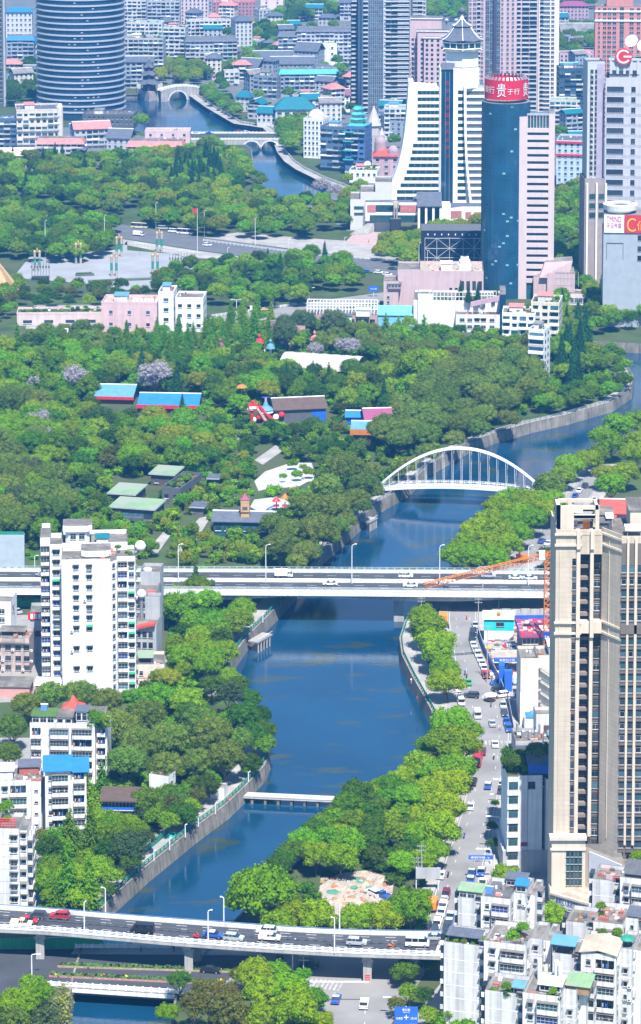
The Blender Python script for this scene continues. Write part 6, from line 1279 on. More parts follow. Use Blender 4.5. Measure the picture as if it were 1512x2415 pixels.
T.grid('f',[X(916)],[T.Z(700),T.Z(712)],-4,1.2,1.3,('plain',));T.grid('f',[X(1063),X(1076)],[H-8],2,1.4,1.2,('plain',));T.clutter(X(1000),X(1130),4,24,H,30,3)
T.shed(X(1040),X(1066),8,13,H,3.2,'plain_white','plain_white',glass=False);b=T.mb('cooling_tower');b.lathe([(3.2,0),(3.2,2.2),(2.7,2.6),(2.7,4.4),(2.0,5.2),(1.9,6.2),(1.4,6.3)],M['plain_white'],18,(X(1096),11,H));T.done(stuff=('roof_clutter',))
T=Block('pink_annex','pale pink annex with sloping shoulders right of the bank tower foot','building',g(1258,712),R(-3));X=T.X;H=T.Z(625)
b=T.mb('wall');b.box(0,X(1290),2,18,0,T.Z(655),pk,M['roof_stain']);b.box(X(1290),X(1355),0,18,0,H-4,pk,M['roof_stain']);b.hexa([(X(1272),.1,T.Z(655)),(X(1340),.1,T.Z(655)),(X(1340),14,T.Z(655)),(X(1272),14,T.Z(655)),(X(1285),2,H+1),(X(1350),1,H+2),(X(1350),12,H+2),(X(1285),12,H+1)],pk,M['roof_grey'])
g_=T.mb('wall_grid')
for i in range(7):x=X(1312)+i*1.7;g_.box(x,x+.2,-.12,0,T.Z(675),T.Z(640),M['grey'])
for k in range(3):g_.box(X(1308),X(1352),-.1,0,T.Z(672)+k*3.2,T.Z(672)+k*3.2+.2,M['grey'])
T.clutter(1,X(1290),4,15,T.Z(655),16,2);T.vol(X(1330),X(1386),-6,4,0,T.Z(688),mat('pink_drum',(.68,.60,.58)),par=.6);T.grid('f',[X(1338)+i*2 for i in range(5)],[T.Z(706),T.Z(724)],-6,1.7,2.2,('curtain',));T.done(stuff=('roof_clutter',))
T=Block('dark_hall','black flat-fronted hall with white tubular trusses beside the bank tower','hall',g(994,640),R(-1));X=T.X;T.mb('wall').box(0,X(1140),1.5,20,0,T.Z(545),mat('near_black',(.018,.026,.045),.4,.2,.2),M['dark_grey'])
b=T.mb('space_frame');wz=lambda y:T.Z(y);P={}
for i,x in enumerate((1002,1030,1060,1092,1118,1134)):
 for k,y in enumerate((562,586,608,628)):P[i,k]=Vector((X(x),.6-(i%2)*.8,wz(y)))
for i in range(6):
 for k in range(4):
  if k<3:b.tube(P[i,k],P[i,k+1],.16,M['frame'],5)
  if i<5:
   b.tube(P[i,k],P[i+1,k],.16,M['frame'],5)
   if k<3 and(i+k)%2:b.tube(P[i,k],P[i+1,k+1],.13,M['frame'],5)
   if k<3 and not(i+k)%2:b.tube(P[i+1,k],P[i,k+1],.13,M['frame'],5)
for i in range(8):T.mb('fascia_light').box(X(1008)+i*3.4,X(1008)+i*3.4+.5,1.4,1.5,T.Z(556),T.Z(552),M['plain_white'])
T.done()
T=Block('terrace_house','white stepped terrace house with roof gardens and pergola below the podium hall','building',g(975,775),R(-3));X=T.X
T.vol(0,X(1180),4,26,0,T.Z(716),'white',roof='roof_stain');T.vol(X(985),X(1020),3,12,0,T.Z(700),'white');T.vol(X(1075),X(1178),-6,6,0,T.Z(738),'white');T.vol(X(1178),X(1192),-4,16,0,T.Z(688),'glass_blue',par=0)
pg=T.mb('pergola')
for x0,x1,y in((X(1012),X(1100),5),(X(1100),X(1170),8)):
 z0,z1=T.Z(716),T.Z(716)+4.6
 for i in range(11):x=x0+(x1-x0)*i/10;pg.box(x-.14,x+.14,y,y+.3,z0,z1,M['plain_white'])
 for z in(z1-.3,z0+2.2):pg.box(x0,x1,y,y+.3,z,z+.3,M['plain_white'])
T.grid('f',[X(1090),X(1108),X(1125),X(1140),X(1160)],[T.Z(750),T.Z(766)],-6,2.2,1.5,('plain','teal','plain hood'));b=MB();b.hexa([(X(1110),-2,T.Z(738)+3.5),(X(1178),-3,T.Z(738)+6.8),(X(1178),-2,T.Z(738)+6.8),(X(1110),-1,T.Z(738)+3.5),(X(1110),-2,T.Z(738)+5.6),(X(1178),-3,T.Z(738)+9),(X(1178),-2,T.Z(738)+9),(X(1110),-1,T.Z(738)+5.6)],mat('mauve',(.52,.34,.42)));b.build('mauve_parapet',T.o)
roof_plants(T,X(1080),X(1170),2,12,T.Z(716),22,('shrub mid','shrub dark','loose mid','conifer needle'),.5,.9);roof_plants(T,X(1000),X(1060),6,12,T.Z(716),14,('shrub dark','shrub copper','shrub mid'),.5,.9);T.clutter(X(1080),X(1170),-5,0,T.Z(738),18,3);T.done(stuff=('roof_clutter',))
for lab,xa,xb,yb,yt,d_,tilt in(('long light blue sheet-metal shed in front of the podium hall',880,985,768,738,12,1.8),('smaller light blue sheet-metal shed with a white roof patch beside the terrace house',1005,1070,758,728,9,1.2)):
 T=Block('sheet_metal_shed',lab,'shed',g(xa,yb),R(-4));H=T.Z(yt)-1;W_=T.X(xb);T.mb('wall').box(0,W_,0,d_,0,H,mat('shed_blue',(.20,.50,.68),.5,.08,.4));b=MB();b.hexa([(-.5,-.5,H),(W_+.5,-.5,H),(W_+.5,d_+.5,H+tilt),(-.5,d_+.5,H+tilt),(-.5,-.5,H+.25),(W_+.5,-.5,H+.25),(W_+.5,d_+.5,H+tilt+.25),(-.5,d_+.5,H+tilt+.25)],mat('shed_roof_blue',(.17,.50,.74),.5,.08,.4));b.build('roof',T.o);T.grid('f',[W_*.3,W_*.7],[H*.4],0,2,1.2,('plain',));T.done()
T=Block('roof_terrace_building','low pink-based building under a long white rooftop pergola by the road','building',g(722,778),R(-3));X=T.X;H=T.Z(744);T.vol(0,X(890),0,14,0,H,mat('dull_pink',(.46,.31,.28),.8,.1,.3),par=.5);pg=T.mb('pergola')
for y in(1.5,9):
 for i in range(23):x=.3+(X(888))*i/22;pg.box(x-.13,x+.13,y,y+.28,H,H+5.6,M['plain_white'])
 for z in(5.4,2.6):pg.box(.2,X(889),y,y+.3,H+z,H+z+.3,M['plain_white'])
for i in range(12):x=.3+X(888)*i/11;pg.box(x-.1,x+.1,1.5,9.3,H+5.4,H+5.65,M['plain_white'])
T.grid('f',[X(800),X(830),X(846),X(864),X(878)],[H-4],0,2.4,2.6,('dark',));T.shed(X(840),X(872),-1,2,H,3,'plain_white','plain_white',glass=False);T.shed(X(780),X(830),-3,0,H-2,2.5,'slate','plain_white',glass=False);T.done()
T=Block('long_pink_hall','dull pink hall with a round window hidden among the park trees','hall',g(632,812),R(-3));H=T.Z(770);T.vol(0,T.X(720),0,12,0,H,mat('dull_pink',(.46,.31,.28)),par=.4);T.mb('red_band').box(-.1,T.X(720),-.25,0,H-2.4,H-.8,mat('salmon',(.55,.24,.20)));b=T.mb('round_window');b.lathe([(0,0),(1.3,0),(1.5,.15)],M['black'],14);b.v=[(x+T.X(700),-z-.02,y+H-5)for x,y,z in b.v];T.win('f',3,H-5.5,0,2.6,2.6,'dark');T.clutter(1,18,2,10,H,12,2);T.done(stuff=('roof_clutter',))
T=Block('hotel_tower','white hotel tower with flared concave wings and a hexagonal pavilion roof on top','hotel tower',g(1037,520),R(0),TOWER);X=T.X;wh=mat('hotel_white',(.82,.82,.82),.6,.03,.2,streak=.05);gt=M['glass_teal'];Zf=lambda y:T.Z(y)
def flare(name,pts,y0,y1,m,cap=None):
 b=MB();n=len(pts);i=0;b.v=[(X(x),y0,Zf(y))for x,y in pts]+[(X(x),y1,Zf(y))for x,y in pts];b.f=[tuple(range(n)),tuple(range(2*n-1,n-1,-1))]+[(k,k+n,(k+1)%n+n,(k+1)%n)for k in range(n)];b.m=[b.mi(m)]*len(b.f)
 bmx=bmesh.new();o=b.build(name,T.o);bmx.from_mesh(o.data);bmesh.ops.recalc_face_normals(bmx,faces=bmx.faces);bmx.to_mesh(o.data);bmx.free();return o
left=[(1036,520),(895,520),(898,462),(916,447),(928,420),(938,392),(947,355),(954,310),(958,270),(961,230),(963,193),(974,193),(976,203),(1036,206)]
flare('left_wing',left,0,16,wh)
edge=lambda y:np.interp(y,[193,230,270,310,355,392,420,447],[963,961,958,954,947,938,928,912])
wb=T.mb('window_band');y=214
while y<468:
 x0=max(984,0)if y<330 else edge(y)+24;wb.box(X(x0),X(1034),-.08,.0,Zf(y+8.5),Zf(y),gt)
 for k in range(5):xx=X(x0)+(X(1034)-X(x0))*k/5;wb.box(xx-.06,xx+.06,-.12,-.08,Zf(y+8.5),Zf(y),M['frame'])
 y+=15.6
b=T.mb('glass_spine');b.box(X(1038),X(1068),-1.2,14,0,Zf(165),M['glass_blue']);b.box(X(1036),X(1038.5),-1.6,14,0,Zf(160),wh);b.box(X(1067.5),X(1070),-1.6,14,0,Zf(160),wh);b.hexa([(X(1036),-1.6,Zf(163)),(X(1070),-1.6,Zf(163)),(X(1070),8,Zf(163)),(X(1036),8,Zf(163)),(X(1042),5,Zf(152)),(X(1072),5,Zf(152)),(X(1072),8,Zf(152)),(X(1042),8,Zf(152))],M['slate'])
for i in range(4):b.box(X(1038)+i*2.2+.3,X(1038)+i*2.2+.42,-1.28,-1.2,0,Zf(168),M['grey'])
for i,ch in enumerate('贵州饭店国际会议中心'):text(T.o,ch,2.2,2.4,(X(1053),-1.3,Zf(200+i*19)),mat('char_red',(.36,.02,.05)),0)
right=[(1070,520),(1112,520),(1106,470),(1101,430),(1097,380),(1095,320),(1094,206),(1089,200),(1070,207)]
flare('right_wing',right,1.5,14,wh);y=214
while y<468:wb.box(X(1079),X(1091+(y-206)*.03),1.4,1.5,Zf(y+8.5),Zf(y),gt);y+=15.6
flare('right_edge',[(1092,200),(1098,200),(1099,320),(1102,380),(1108,440),(1116,500),(1110,500),(1103,440),(1097,380),(1094,320)],-2.5,1.4,wh)
b=T.mb('back_wing');b.box(X(1098),X(1142),8,24,0,Zf(205),M['grey'],M['slate']);y=214;lg=T.mb('back_ledge')  # rear wing greyer than the white front: its shade put into the colour
while y<500:lg.box(X(1098),X(1142),7.2,8,Zf(y+5),Zf(y),wh);lg.box(X(1098),X(1142),7.6,8,Zf(y+12),Zf(y+9),M['slate']);y+=15.6
cx,cy=X(1090),14;rr=10.8;b=T.mb('shaft');b.lathe([(rr,Zf(212)),(rr,Zf(163))],wh,6,(cx,cy,0),pi/6);b.lathe([(rr*.93,Zf(165)),(rr*.93,Zf(118))],wh,6,(cx,cy,0),pi/6);b.lathe([(rr,Zf(163)),(rr*.9,Zf(161))],M['slate'],6,(cx,cy,0),pi/6)
for yy in(134,154,172,188):
 for k in(-2,-1,0):
  a=-pi/3+(k+.5)*0
for fx,dx in((-1,0),(0,0),(1,0)):
 a=-pi/2+fx*pi/3;ap=rr*.93*cos(pi/6)
 for yy in(148,196):T.put(win_mesh(3.4 if fx==0 else 2.4,2.0,'teal dark'),'f',cx+(ap if yy<160 else rr*cos(pi/6))*cos(a),Zf(yy),cy+(ap if yy<160 else rr*cos(pi/6))*sin(a),'window').rotation_euler.z=a+pi/2
er=X(1146)-X(1090)
b=MB();pagoda_roof(b,(cx,cy),er,Zf(124),2.6,6,M['roof_stain'],.5,rr*.9,M['plain_white'],pi/6);b.build('lower_eave',T.o)
gl=T.mb('gallery');gr=rr*1.06;gl.lathe([(gr,Zf(120)),(gr,Zf(104))],gt,6,(cx,cy,0),pi/6)
for k in range(6):
 a0,a1=pi/6+k*pi/3,pi/6+(k+1)*pi/3
 for i in range(4):t=i/3;p=Vector((lerp(cos(a0),cos(a1),t),lerp(sin(a0),sin(a1),t),0))*(gr+.06);gl.tube((cx+p.x,cy+p.y,Zf(120)),(cx+p.x,cy+p.y,Zf(104)),.25,wh,4)
 for yy in(119,104):gl.tube((cx+(gr+.1)*cos(a0),cy+(gr+.1)*sin(a0),Zf(yy)),(cx+(gr+.1)*cos(a1),cy+(gr+.1)*sin(a1),Zf(yy)),.4,wh,4)
b=MB();z0=Zf(101);pagoda_roof(b,(cx,cy),er,z0,Zf(66)-z0,6,M['slate'],.9,rr*.42,M['plain_white'],pi/6);b.build('main_roof',T.o);b=MB();pagoda_roof(b,(cx,cy),rr*.55,Zf(68),Zf(50)-Zf(68),6,M['slate'],.3,.6,M['plain_white'],pi/6);b.build('upper_roof',T.o)
b=MB();b.lathe([(1.2,Zf(52)),(.7,Zf(44)),(.9,Zf(40))],wh,8,(cx,cy,0));b.ball((cx,cy,Zf(32)),1.9,M['dark_grey'],12,8);b.build('finial',T.o);T.clutter(X(978),X(1030),2,14,Zf(206),10,3);T.done(stuff=('roof_clutter','window_band'))
T=Block('hotel_podium','white and red panelled podium wings with slate canopies below the hotel tower','podium',g(840,548),R(-1));X=T.X;Zf=T.Z
for x0,x1,y0,y1,yt in((826,860,6,30,478),(850,895,8,30,462),(885,925,10,30,440),(858,920,4,14,490)):T.vol(X(x0),X(x1),y0,y1,0,Zf(yt),mat('podium_grey',(.60,.59,.58),.8,.06,.3),par=.8)
b=T.mb('brick_band');b.box(X(862),X(985),1.2,9,Zf(522),Zf(478),wh,M['slate']);rb=T.mb('brick_panel');gb=T.mb('glazing');gb.box(X(866),X(985),1.0,1.2,Zf(500),Zf(484),gt);gb.box(X(872),X(985),1.0,1.2,Zf(525),Zf(508),gt);bk=mat('panel_brick',(.50,.17,.15),.9,.25,1.2)
for x0,x1 in((866,886),(944,984)):rb.box(X(x0),X(x1),.85,1.0,Zf(500),Zf(484),bk)
gb.box(X(835),X(858),5.8,6,Zf(512),Zf(506),gt);gb.box(X(835),X(858),5.8,6,Zf(498),Zf(491),gt)
cn=T.mb('canopy')
for i in range(4):
 x=X(985+i*17);cn.hexa([(x,-4,Zf(490)),(x+1.2,-4,Zf(490)),(x+1.2,10,Zf(466)),(x,10,Zf(466)),(x,-4,Zf(486)),(x+1.2,-4,Zf(486)),(x+1.2,10,Zf(462)),(x,10,Zf(462))],wh);cn.box(x,x+1.2,-4,-3,0,Zf(490),wh)
cn.hexa([(X(983),-4.5,Zf(484)),(X(1042),-4.5,Zf(484)),(X(1042),11,Zf(462)),(X(983),11,Zf(462)),(X(983),-4.5,Zf(482)),(X(1042),-4.5,Zf(482)),(X(1042),11,Zf(460)),(X(983),11,Zf(460))],M['slate']);gb.box(X(985),X(1040),1,1.2,2,Zf(488),gt)
b=T.mb('white_pylon');b.box(X(1040),X(1062),-3,10,0,Zf(482),wh);b=T.mb('side_wing');b.prism([(X(1062),0),(X(1090),5),(X(1140),5),(X(1140),16),(X(1062),16)],0,Zf(490),wh,M['slate']);rb.hexa([(X(1063),.0,Zf(515)),(X(1089),4.7,Zf(515)),(X(1089),4.9,Zf(515)),(X(1063),.2,Zf(515)),(X(1063),-.1,Zf(497)),(X(1089),4.7,Zf(500)),(X(1089),4.9,Zf(500)),(X(1063),.2,Zf(497))],bk)
for x0,x1 in((1098,1112),(1119,1138)):rb.box(X(x0),X(x1),4.8,5,Zf(518),Zf(503),bk)
st=T.mb('stair')
for i in range(12):st.box(X(826)+i*.9,X(868)+i*.3,-7+i*.8,-6+i*.8,0,.5+i*.42,M['concrete'])
pagoda_roof(T.mb('roof_pavilion'),(X(985),6),3,Zf(472),2.4,4,M['slate'],.6,.3);T.done()
T=Block('statue','tall pale stone statue with a raised arm on a square black plinth','statue',g(933,551));s_=T.sc
b=MB();b.box(-3.6,3.6,-1,6.2,0,.8,M['dark_grey']);b.prism([(-2.6,.5),(2.6,.5),(2.9,1.4),(2.9,4.2),(-2.9,4.2),(-2.9,1.4)],.8,T.Z(517),M['black'],M['dark_grey']);b.build('plinth',T.o);z0=T.Z(518)
fig=bpy.data.meshes.new('figure');V=[(0,2.4,6.4),(0,2.4,8.0),(0,2.4,9.6),(0,2.35,10.3),(0,2.3,11.1),(-1.1,2.4,9.7),(-2.3,2.0,9.5),(-3.1,1.5,11.0),(-3.3,1.4,11.7),(1.15,2.4,9.6),(1.6,2.5,8.0),(1.5,2.4,6.4),(1.5,2.3,5.8),(-.65,2.4,5.8),(-.6,2.45,3.0),(-.6,2.5,.4),(.65,2.4,5.8),(.7,2.45,3.0),(.7,2.5,.4),(-.65,1.9,.2),(.75,1.9,.2),(0,2.4,5.2)]
V=[(x,y,z*.93+z0)for x,y,z in V];E=[(0,1),(1,2),(2,3),(3,4),(2,5),(5,6),(6,7),(7,8),(2,9),(9,10),(10,11),(11,12),(0,21),(0,13),(13,14),(14,15),(0,16),(16,17),(17,18),(15,19),(18,20)]
fig.from_pydata(V,E,[]);o=link('figure',fig,T.o);md=o.modifiers.new('skin','SKIN');rad=[1.25,1.2,1.0,.42,.62,.55,.45,.38,.3,.55,.48,.36,.28,.8,.55,.5,.8,.55,.5,.34,.34,1.35]
for i,r in enumerate(rad):fig.skin_vertices[0].data[i].radius=(r,r*.8)
fig.skin_vertices[0].data[0].use_root=True;o.modifiers.new('sub','SUBSURF').render_levels=1;fig.materials.append(M['statue']);T.done()
patch('terrace',[(815,570),(840,545),(900,548),(1000,560),(985,600),(880,585)],mat('terrace_red',(.42,.30,.29),.85,.1,.3),.03)
def res_tower(label,xl,xr,yb,yt,wallm,cols,yaw=0.0,dep=18,FL=3.0,name='apartment_tower',balcony_w=None,extra=None,roof='roof_grey'):
 """cols: (x photo column, width m, kind) with kind w window, b balcony, d dark strip, p plain proud strip"""
 T=Block(name,label,'apartment tower',g(xl,yb),R(yaw),TOWER);X=T.X;H=T.Z(yt);W_=X(xr);T.mb('wall').box(0,W_,0,dep,0,H,M[wallm]if isinstance(wallm,str)else wallm,M[roof]);n=int(H/FL);zs=[H-FL*(i+1)for i in range(n)]
 zs=[z for z in zs if px(T.P+Vector((0,0,z)))[1]>-40]
 wd,bl,fr=T.mb('window_pane'),T.mb('balcony'),T.mb('window_frame')
 for x,w_,kd in cols:
  u=X(x)
  if kd=='d':T.mb('recess_shade').box(u-w_/2,u+w_/2,-.06,0,0,H,M['dark_grey'])  # flat dark strip: a recess's shade put into its colour
  if kd=='p':T.mb('pilaster').box(u-w_/2,u+w_/2,-.5,0,0,H,M['plain_white']if wallm!='plain_white' else M['pink'])
  for z in zs:
   if kd in 'wd':
    gl=rnd.choice((M['glass'],M['glass'],M['curtain']));wd.box(u-w_/2+.08,u+w_/2-.08,-.1,-.0,z+.8,z+2.3,gl);fr.box(u-w_/2,u+w_/2,-.3,0,z+.66,z+.8,M['frame']);fr.box(u-.05,u+.05,-.14,-.1,z+.8,z+2.3,M['frame'])
   if kd=='b':
    wd.box(u-w_/2,u+w_/2,-.1,0,z+.2,z+2.4,M['glass']);bl.box(u-w_/2,u+w_/2,-1.3,0,z-.25,z,M['plain_white']);bl.box(u-w_/2,u+w_/2,-1.3,-1.2,z,z+.9,rnd.choice((M['frame'],M['curtain'],M['frame'],M['grey'])))
   if kd=='r':
    wd.box(u-w_/2,u+w_/2,-.08,0,z+.9,z+2.4,gl if 0 else M['glass']);bl.box(u-w_/2-.1,u+w_/2+.1,-.3,0,z+.55,z+.9,M['plain_white'])
 if extra:extra(T,zs,H,W_)
 T.done(stuff=('window_pane','window_frame','balcony'));return T
gridw=mat('grid_white',(.62,.63,.66),.7,.06,.3)
res_tower('tall tower with a dark curved glass front left and white gridded balconies',853,965,268,-70,mat('blue_grey',(.10,.14,.20),.5,.1,.2),[(x,1.0,'p')for x in()]+[(862,3.2,'b'),(876,2.6,'w'),(886,2.6,'w'),(897,2.6,'w'),(913,4.4,'b'),(930,4.2,'b'),(944,3.6,'r'),(957,3.6,'r')],2,20,extra=lambda T,zs,H,W_:[T.mb('white_panel').box(T.X(908),W_,-.5,0,z+2.45,z+3.05,gridw)for z in zs]+[T.mb('mullion').tube((T.X(868)+i*1.45,-.15,0),(T.X(868)+i*1.45,-.15,H),.12,M['frame'],4)for i in range(8)]+[T.mb('white_strip').box(T.X(904),T.X(909),-.7,0,0,H,gridw)])
res_tower('dark blue tower strip with white balconies at the left of the gridded tower',828,852,258,-70,mat('deep_blue',(.035,.06,.11),.3,.1,.2),[(835,3.6,'b')],0,18,extra=lambda T,zs,H,W_:T.mb('white_strip').box(T.X(844),T.X(852),-1.2,0,0,H,gridw))
res_tower('white gridded tower with dark stair slots behind the hotel tower',966,1004,255,-70,gridw,[(970,1.6,'d'),(978,3.0,'r'),(990,3.4,'b'),(1000,1.8,'w')],0,16)
res_tower('pink apartment tower with stepped corners behind the red sign drum',1104,1168,285,-70,'pink',[(1108,1.6,'w'),(1118,2.4,'w'),(1128,2.2,'b'),(1136,1.6,'w'),(1148,2.6,'d'),(1158,2.6,'d')],0,18)
res_tower('pink apartment tower with dark balcony stacks beside the white slab tower',1170,1268,290,-70,'pink',[(1174,2.4,'d'),(1183,1.4,'w'),(1196,1.6,'w'),(1208,1.6,'w'),(1222,2.4,'b'),(1238,4.6,'b'),(1256,4.6,'b')],0,20)
res_tower('white and cream slab tower with ribbon windows at the top right',1269,1317,268,-70,mat('cream_white',(.80,.73,.68),.7,.04,.3),[(1276,2.2,'b'),(1287,5.0,'w'),(1302,2.2,'w')],0,16)
T=Block('apartment_block','lower pink block with terraced white roofs behind the hotel pavilion','apartment block',g(966,300),R(-4));X=T.X
for x0,x1,y0,yt in((966,1040,8,52),(984,1060,0,78),(1000,1052,-4,92)):T.vol(X(x0),X(x1),y0,y0+14,0,T.Z(yt),'pink',par=1.2,roof='roof_grey');T.vol(X(x0)-.6,X(x1)+.6,y0-.6,y0+14.6,T.Z(yt)+1.2,T.Z(yt)+1.9,'white',par=0)
wd=T.mb('window_pane')
for z in[T.Z(96)-i*3.1 for i in range(17)]:
 for x in(970,978,992,1004,1016,1030,1044):wd.box(X(x),X(x)+1.6,-4.15 if 1000<x<1050 else-.1,-4 if 1000<x<1050 else 0,z,z+1.6,M['glass'])
T.done(stuff=('window_pane',))
for i,x in enumerate((1004,1052,1075)):b=MB();b.ball((0,0,1.6),1.7,M['metal'],12,8);b.tube((0,0,-60),(0,0,.5),.5,M['metal'],6);o=b.build('roof_globe',None,g(x,60,0)*0+Vector((g(x,275).x,g(x,275).y,zat(g(x,275),54))));tag(o,('first','second','third')[i]+' of the silver globes above the pink terraced block, counted from the dark stair slots','globe','silver roof globes')
redp=mat('red_pink',(.58,.24,.21),.8,.06,.3,streak=.1)
def ex(T,zs,H,W_):
 for y in(24,46):T.mb('string_course').box(-.4,W_,-.5,0,T.Z(y+4),T.Z(y),M['plain_white'])
 T.vol(T.X(1428),T.X(1490),4,14,H,H+7,redp,roof='roof_grey')
res_tower('red-pink apartment tower with white bands behind the logo building',1401,1540,330,16,redp,[(1410,1.4,'w'),(1423,2.2,'w'),(1434,2.4,'w'),(1446,2.4,'w'),(1463,2.6,'d'),(1486,2.6,'w'),(1502,2.0,'w'),(1518,2,'w')],-3,18,extra=ex,roof='roof_stain')
greyp=mat('grey_purple',(.50,.49,.54),.7,.05,.3,streak=.08)
T=Block('office_slab','grey office slab with ribbon windows and a round red logo on its roof screen','office tower',g(1423,690),R(-6),TOWER);X=T.X;Zf=T.Z;W_=X(1600);H=Zf(188)
T.vol(0,W_,0,20,0,H,greyp,roof='roof_grey',par=1.0);T.mb('upper_wall').box(X(1432),W_,2,18,H,Zf(142),greyp,M['roof_grey']);T.win('f',X(1455),H+1.6,2,9,2.8,'dark band');T.win('f',X(1490),H+1.6,2,2.4,2.8,'dark');sc=T.mb('roof_screen')
for i in range(9):x=X(1432)+i*3.2;sc.box(x,x+1.2,1.6,2.4,Zf(175),Zf(140),greyp)
sc.box(X(1430),W_,1.5,2.5,Zf(143),Zf(138),greyp)
y=205;k=0;sl_=T.mb('string_course')
while y<520:
 T.win('f',X(1446),Zf(y+11),0,8.0,2.5,'dark band');T.win('f',X(1488),Zf(y+11),0,2.0,2.5,'dark');T.win('f',X(1520),Zf(y+11),0,2.6,2.5,'dark')
 for q in(14.5,17,19.5):sl_.box(-.05,W_,-.07,0,Zf(y+q),Zf(y+q)+.16,M['grey'])
 y+=24.4
b=MB();n=28;c=(X(1464),.9,Zf(133));r_=4.0
b.lathe([(r_,-.4),(r_,.4),(0,.4)],M['red'],n);b.v=[(x+c[0],-z+c[1],y+c[2])for x,y,z in b.v]
o=b.build('logo_disc',T.o);b=MB()
for i in range(22):
 a0,a1=R(38+i*13.2),R(38+(i+1)*13.2)
 p=[(c[0]+q*cos(a),c[1]-.5,c[2]+q*sin(a))for a in(a0,a1)for q in(2.5,3.3)];b.hexa([p[0],p[1],(p[1][0],p[1][1]+.2,p[1][2]),(p[0][0],p[0][1]+.2,p[0][2]),p[2],p[3],(p[3][0],p[3][1]+.2,p[3][2]),(p[2][0],p[2][1]+.2,p[2][2])],M['plain_white'])
b.box(c[0],c[0]+3.7,c[1]-.5,c[1]-.3,c[2]-.4,c[2]+.4,M['plain_white']);b.build('logo_mark',T.o)
for x,y_ in((1484,102),(1512,112)):
 b=MB();b.lathe([(0,0),(1.8,.3),(3.2,1.1)],M['plain_white'],16);rot=Matrix.Rotation(R(55),3,'X')@Matrix.Rotation(R(-20),3,'Y');b.v=[tuple(rot@Vector(v))for v in b.v];b.tube((0,0,0),(0,1,-3.5),.25,M['metal'],6);b.build('satellite_dish',T.o,(X(x),8,Zf(y_)))
T.done()
T=Block('office_annex','slim grey annex slab with twin window columns left of the logo building','office tower',g(1384,690),R(4),TOWER);X=T.X;Zf=T.Z;H=Zf(152);W_=X(1424);T.vol(0,W_,4,18,Zf(425),H,mat('annex_grey',(.50,.52,.53),.75,.06,.3),roof='dark_grey');y=168;T.mb('purple_strip').box(W_-3.6,W_-.4,3.8,4,Zf(425),H,mat('purple_strip',(.40,.36,.46)))
while y<420:
 for x,w_,st in((1394,1.5,'dark'),(1405,1.5,'dark'),(1417.5,2.2,'white')):T.win('f',X(x),Zf(y+8),4,w_,1.9,st)
 if rnd.random()<.7:T.put(ac_mesh(),'f',X(1395),Zf(y+13),4,'air_conditioner')
 y+=12.7
T.vol(-1.5,W_,0,16,0,Zf(425),mat('brown_block',(.34,.28,.27)),roof='roof_grey');cw=T.mb('white_column')
for x in(0,4.5,9):cw.box(x-.8,x,-1.2,0,0,Zf(432),M['plain_white'])
T.grid('f',[2.2,6.7],[Zf(470),Zf(492),Zf(514)],0,3.0,2.6,('teal dark',));T.done()
T=Block('billboard_building','grey curved corner building carrying two long billboards at the right edge','building',g(1421,770),R(-4));X=T.X;Zf=T.Z;gb=mat('billboard_grey',(.36,.40,.45),.75,.08,.3)
T.mb('wall').box(0,40,0,24,0,Zf(548),gb,M['roof_grey']);T.mb('upper_wall').box(.4,40,.6,22,Zf(548),Zf(508),gb,M['roof_grey']);b=T.mb('round_roof');b.lathe([(7.5,Zf(500)),(7.9,Zf(488)),(5.6,Zf(486)),(5.4,Zf(492))],M['plain_white'],28,(7.8,9,0));T.grid('f',[X(1510),X(1490)+9],[Zf(566),Zf(592),Zf(614)],0,3.4,2.4,('dark band',))
for nm,x0,x1,m in(('billboard',.2,X(1469),M['plain_white']),('billboard',X(1470),30,M['red'])):
 b=MB();b.box(x0,x1,-.5,-.2,Zf(548),Zf(506),m);b.build(nm,T.o)
mg=mat('magenta',(.48,.02,.20));text(T.o,'TMIND',6.6,2.6,(X(1445),-.56,Zf(523)),mg);text(T.o,'天马传媒',6.6,2.5,(X(1445),-.56,Zf(538)),mg);text(T.o,'C',4.0,6.2,(X(1486),-.56,Zf(545)),M['yellow']);text(T.o,'佰',4.4,4.4,(X(1510),-.56,Zf(542)),M['yellow']);fr=T.mb('lamp_frame');fr.box(1.4,9,-.15,0,Zf(574),Zf(572),M['dark_grey']);fr.box(1.4,1.6,-.15,0,Zf(612),Zf(574),M['dark_grey']);fr.box(8.8,9,-.15,0,Zf(612),Zf(574),M['dark_grey']);T.done()
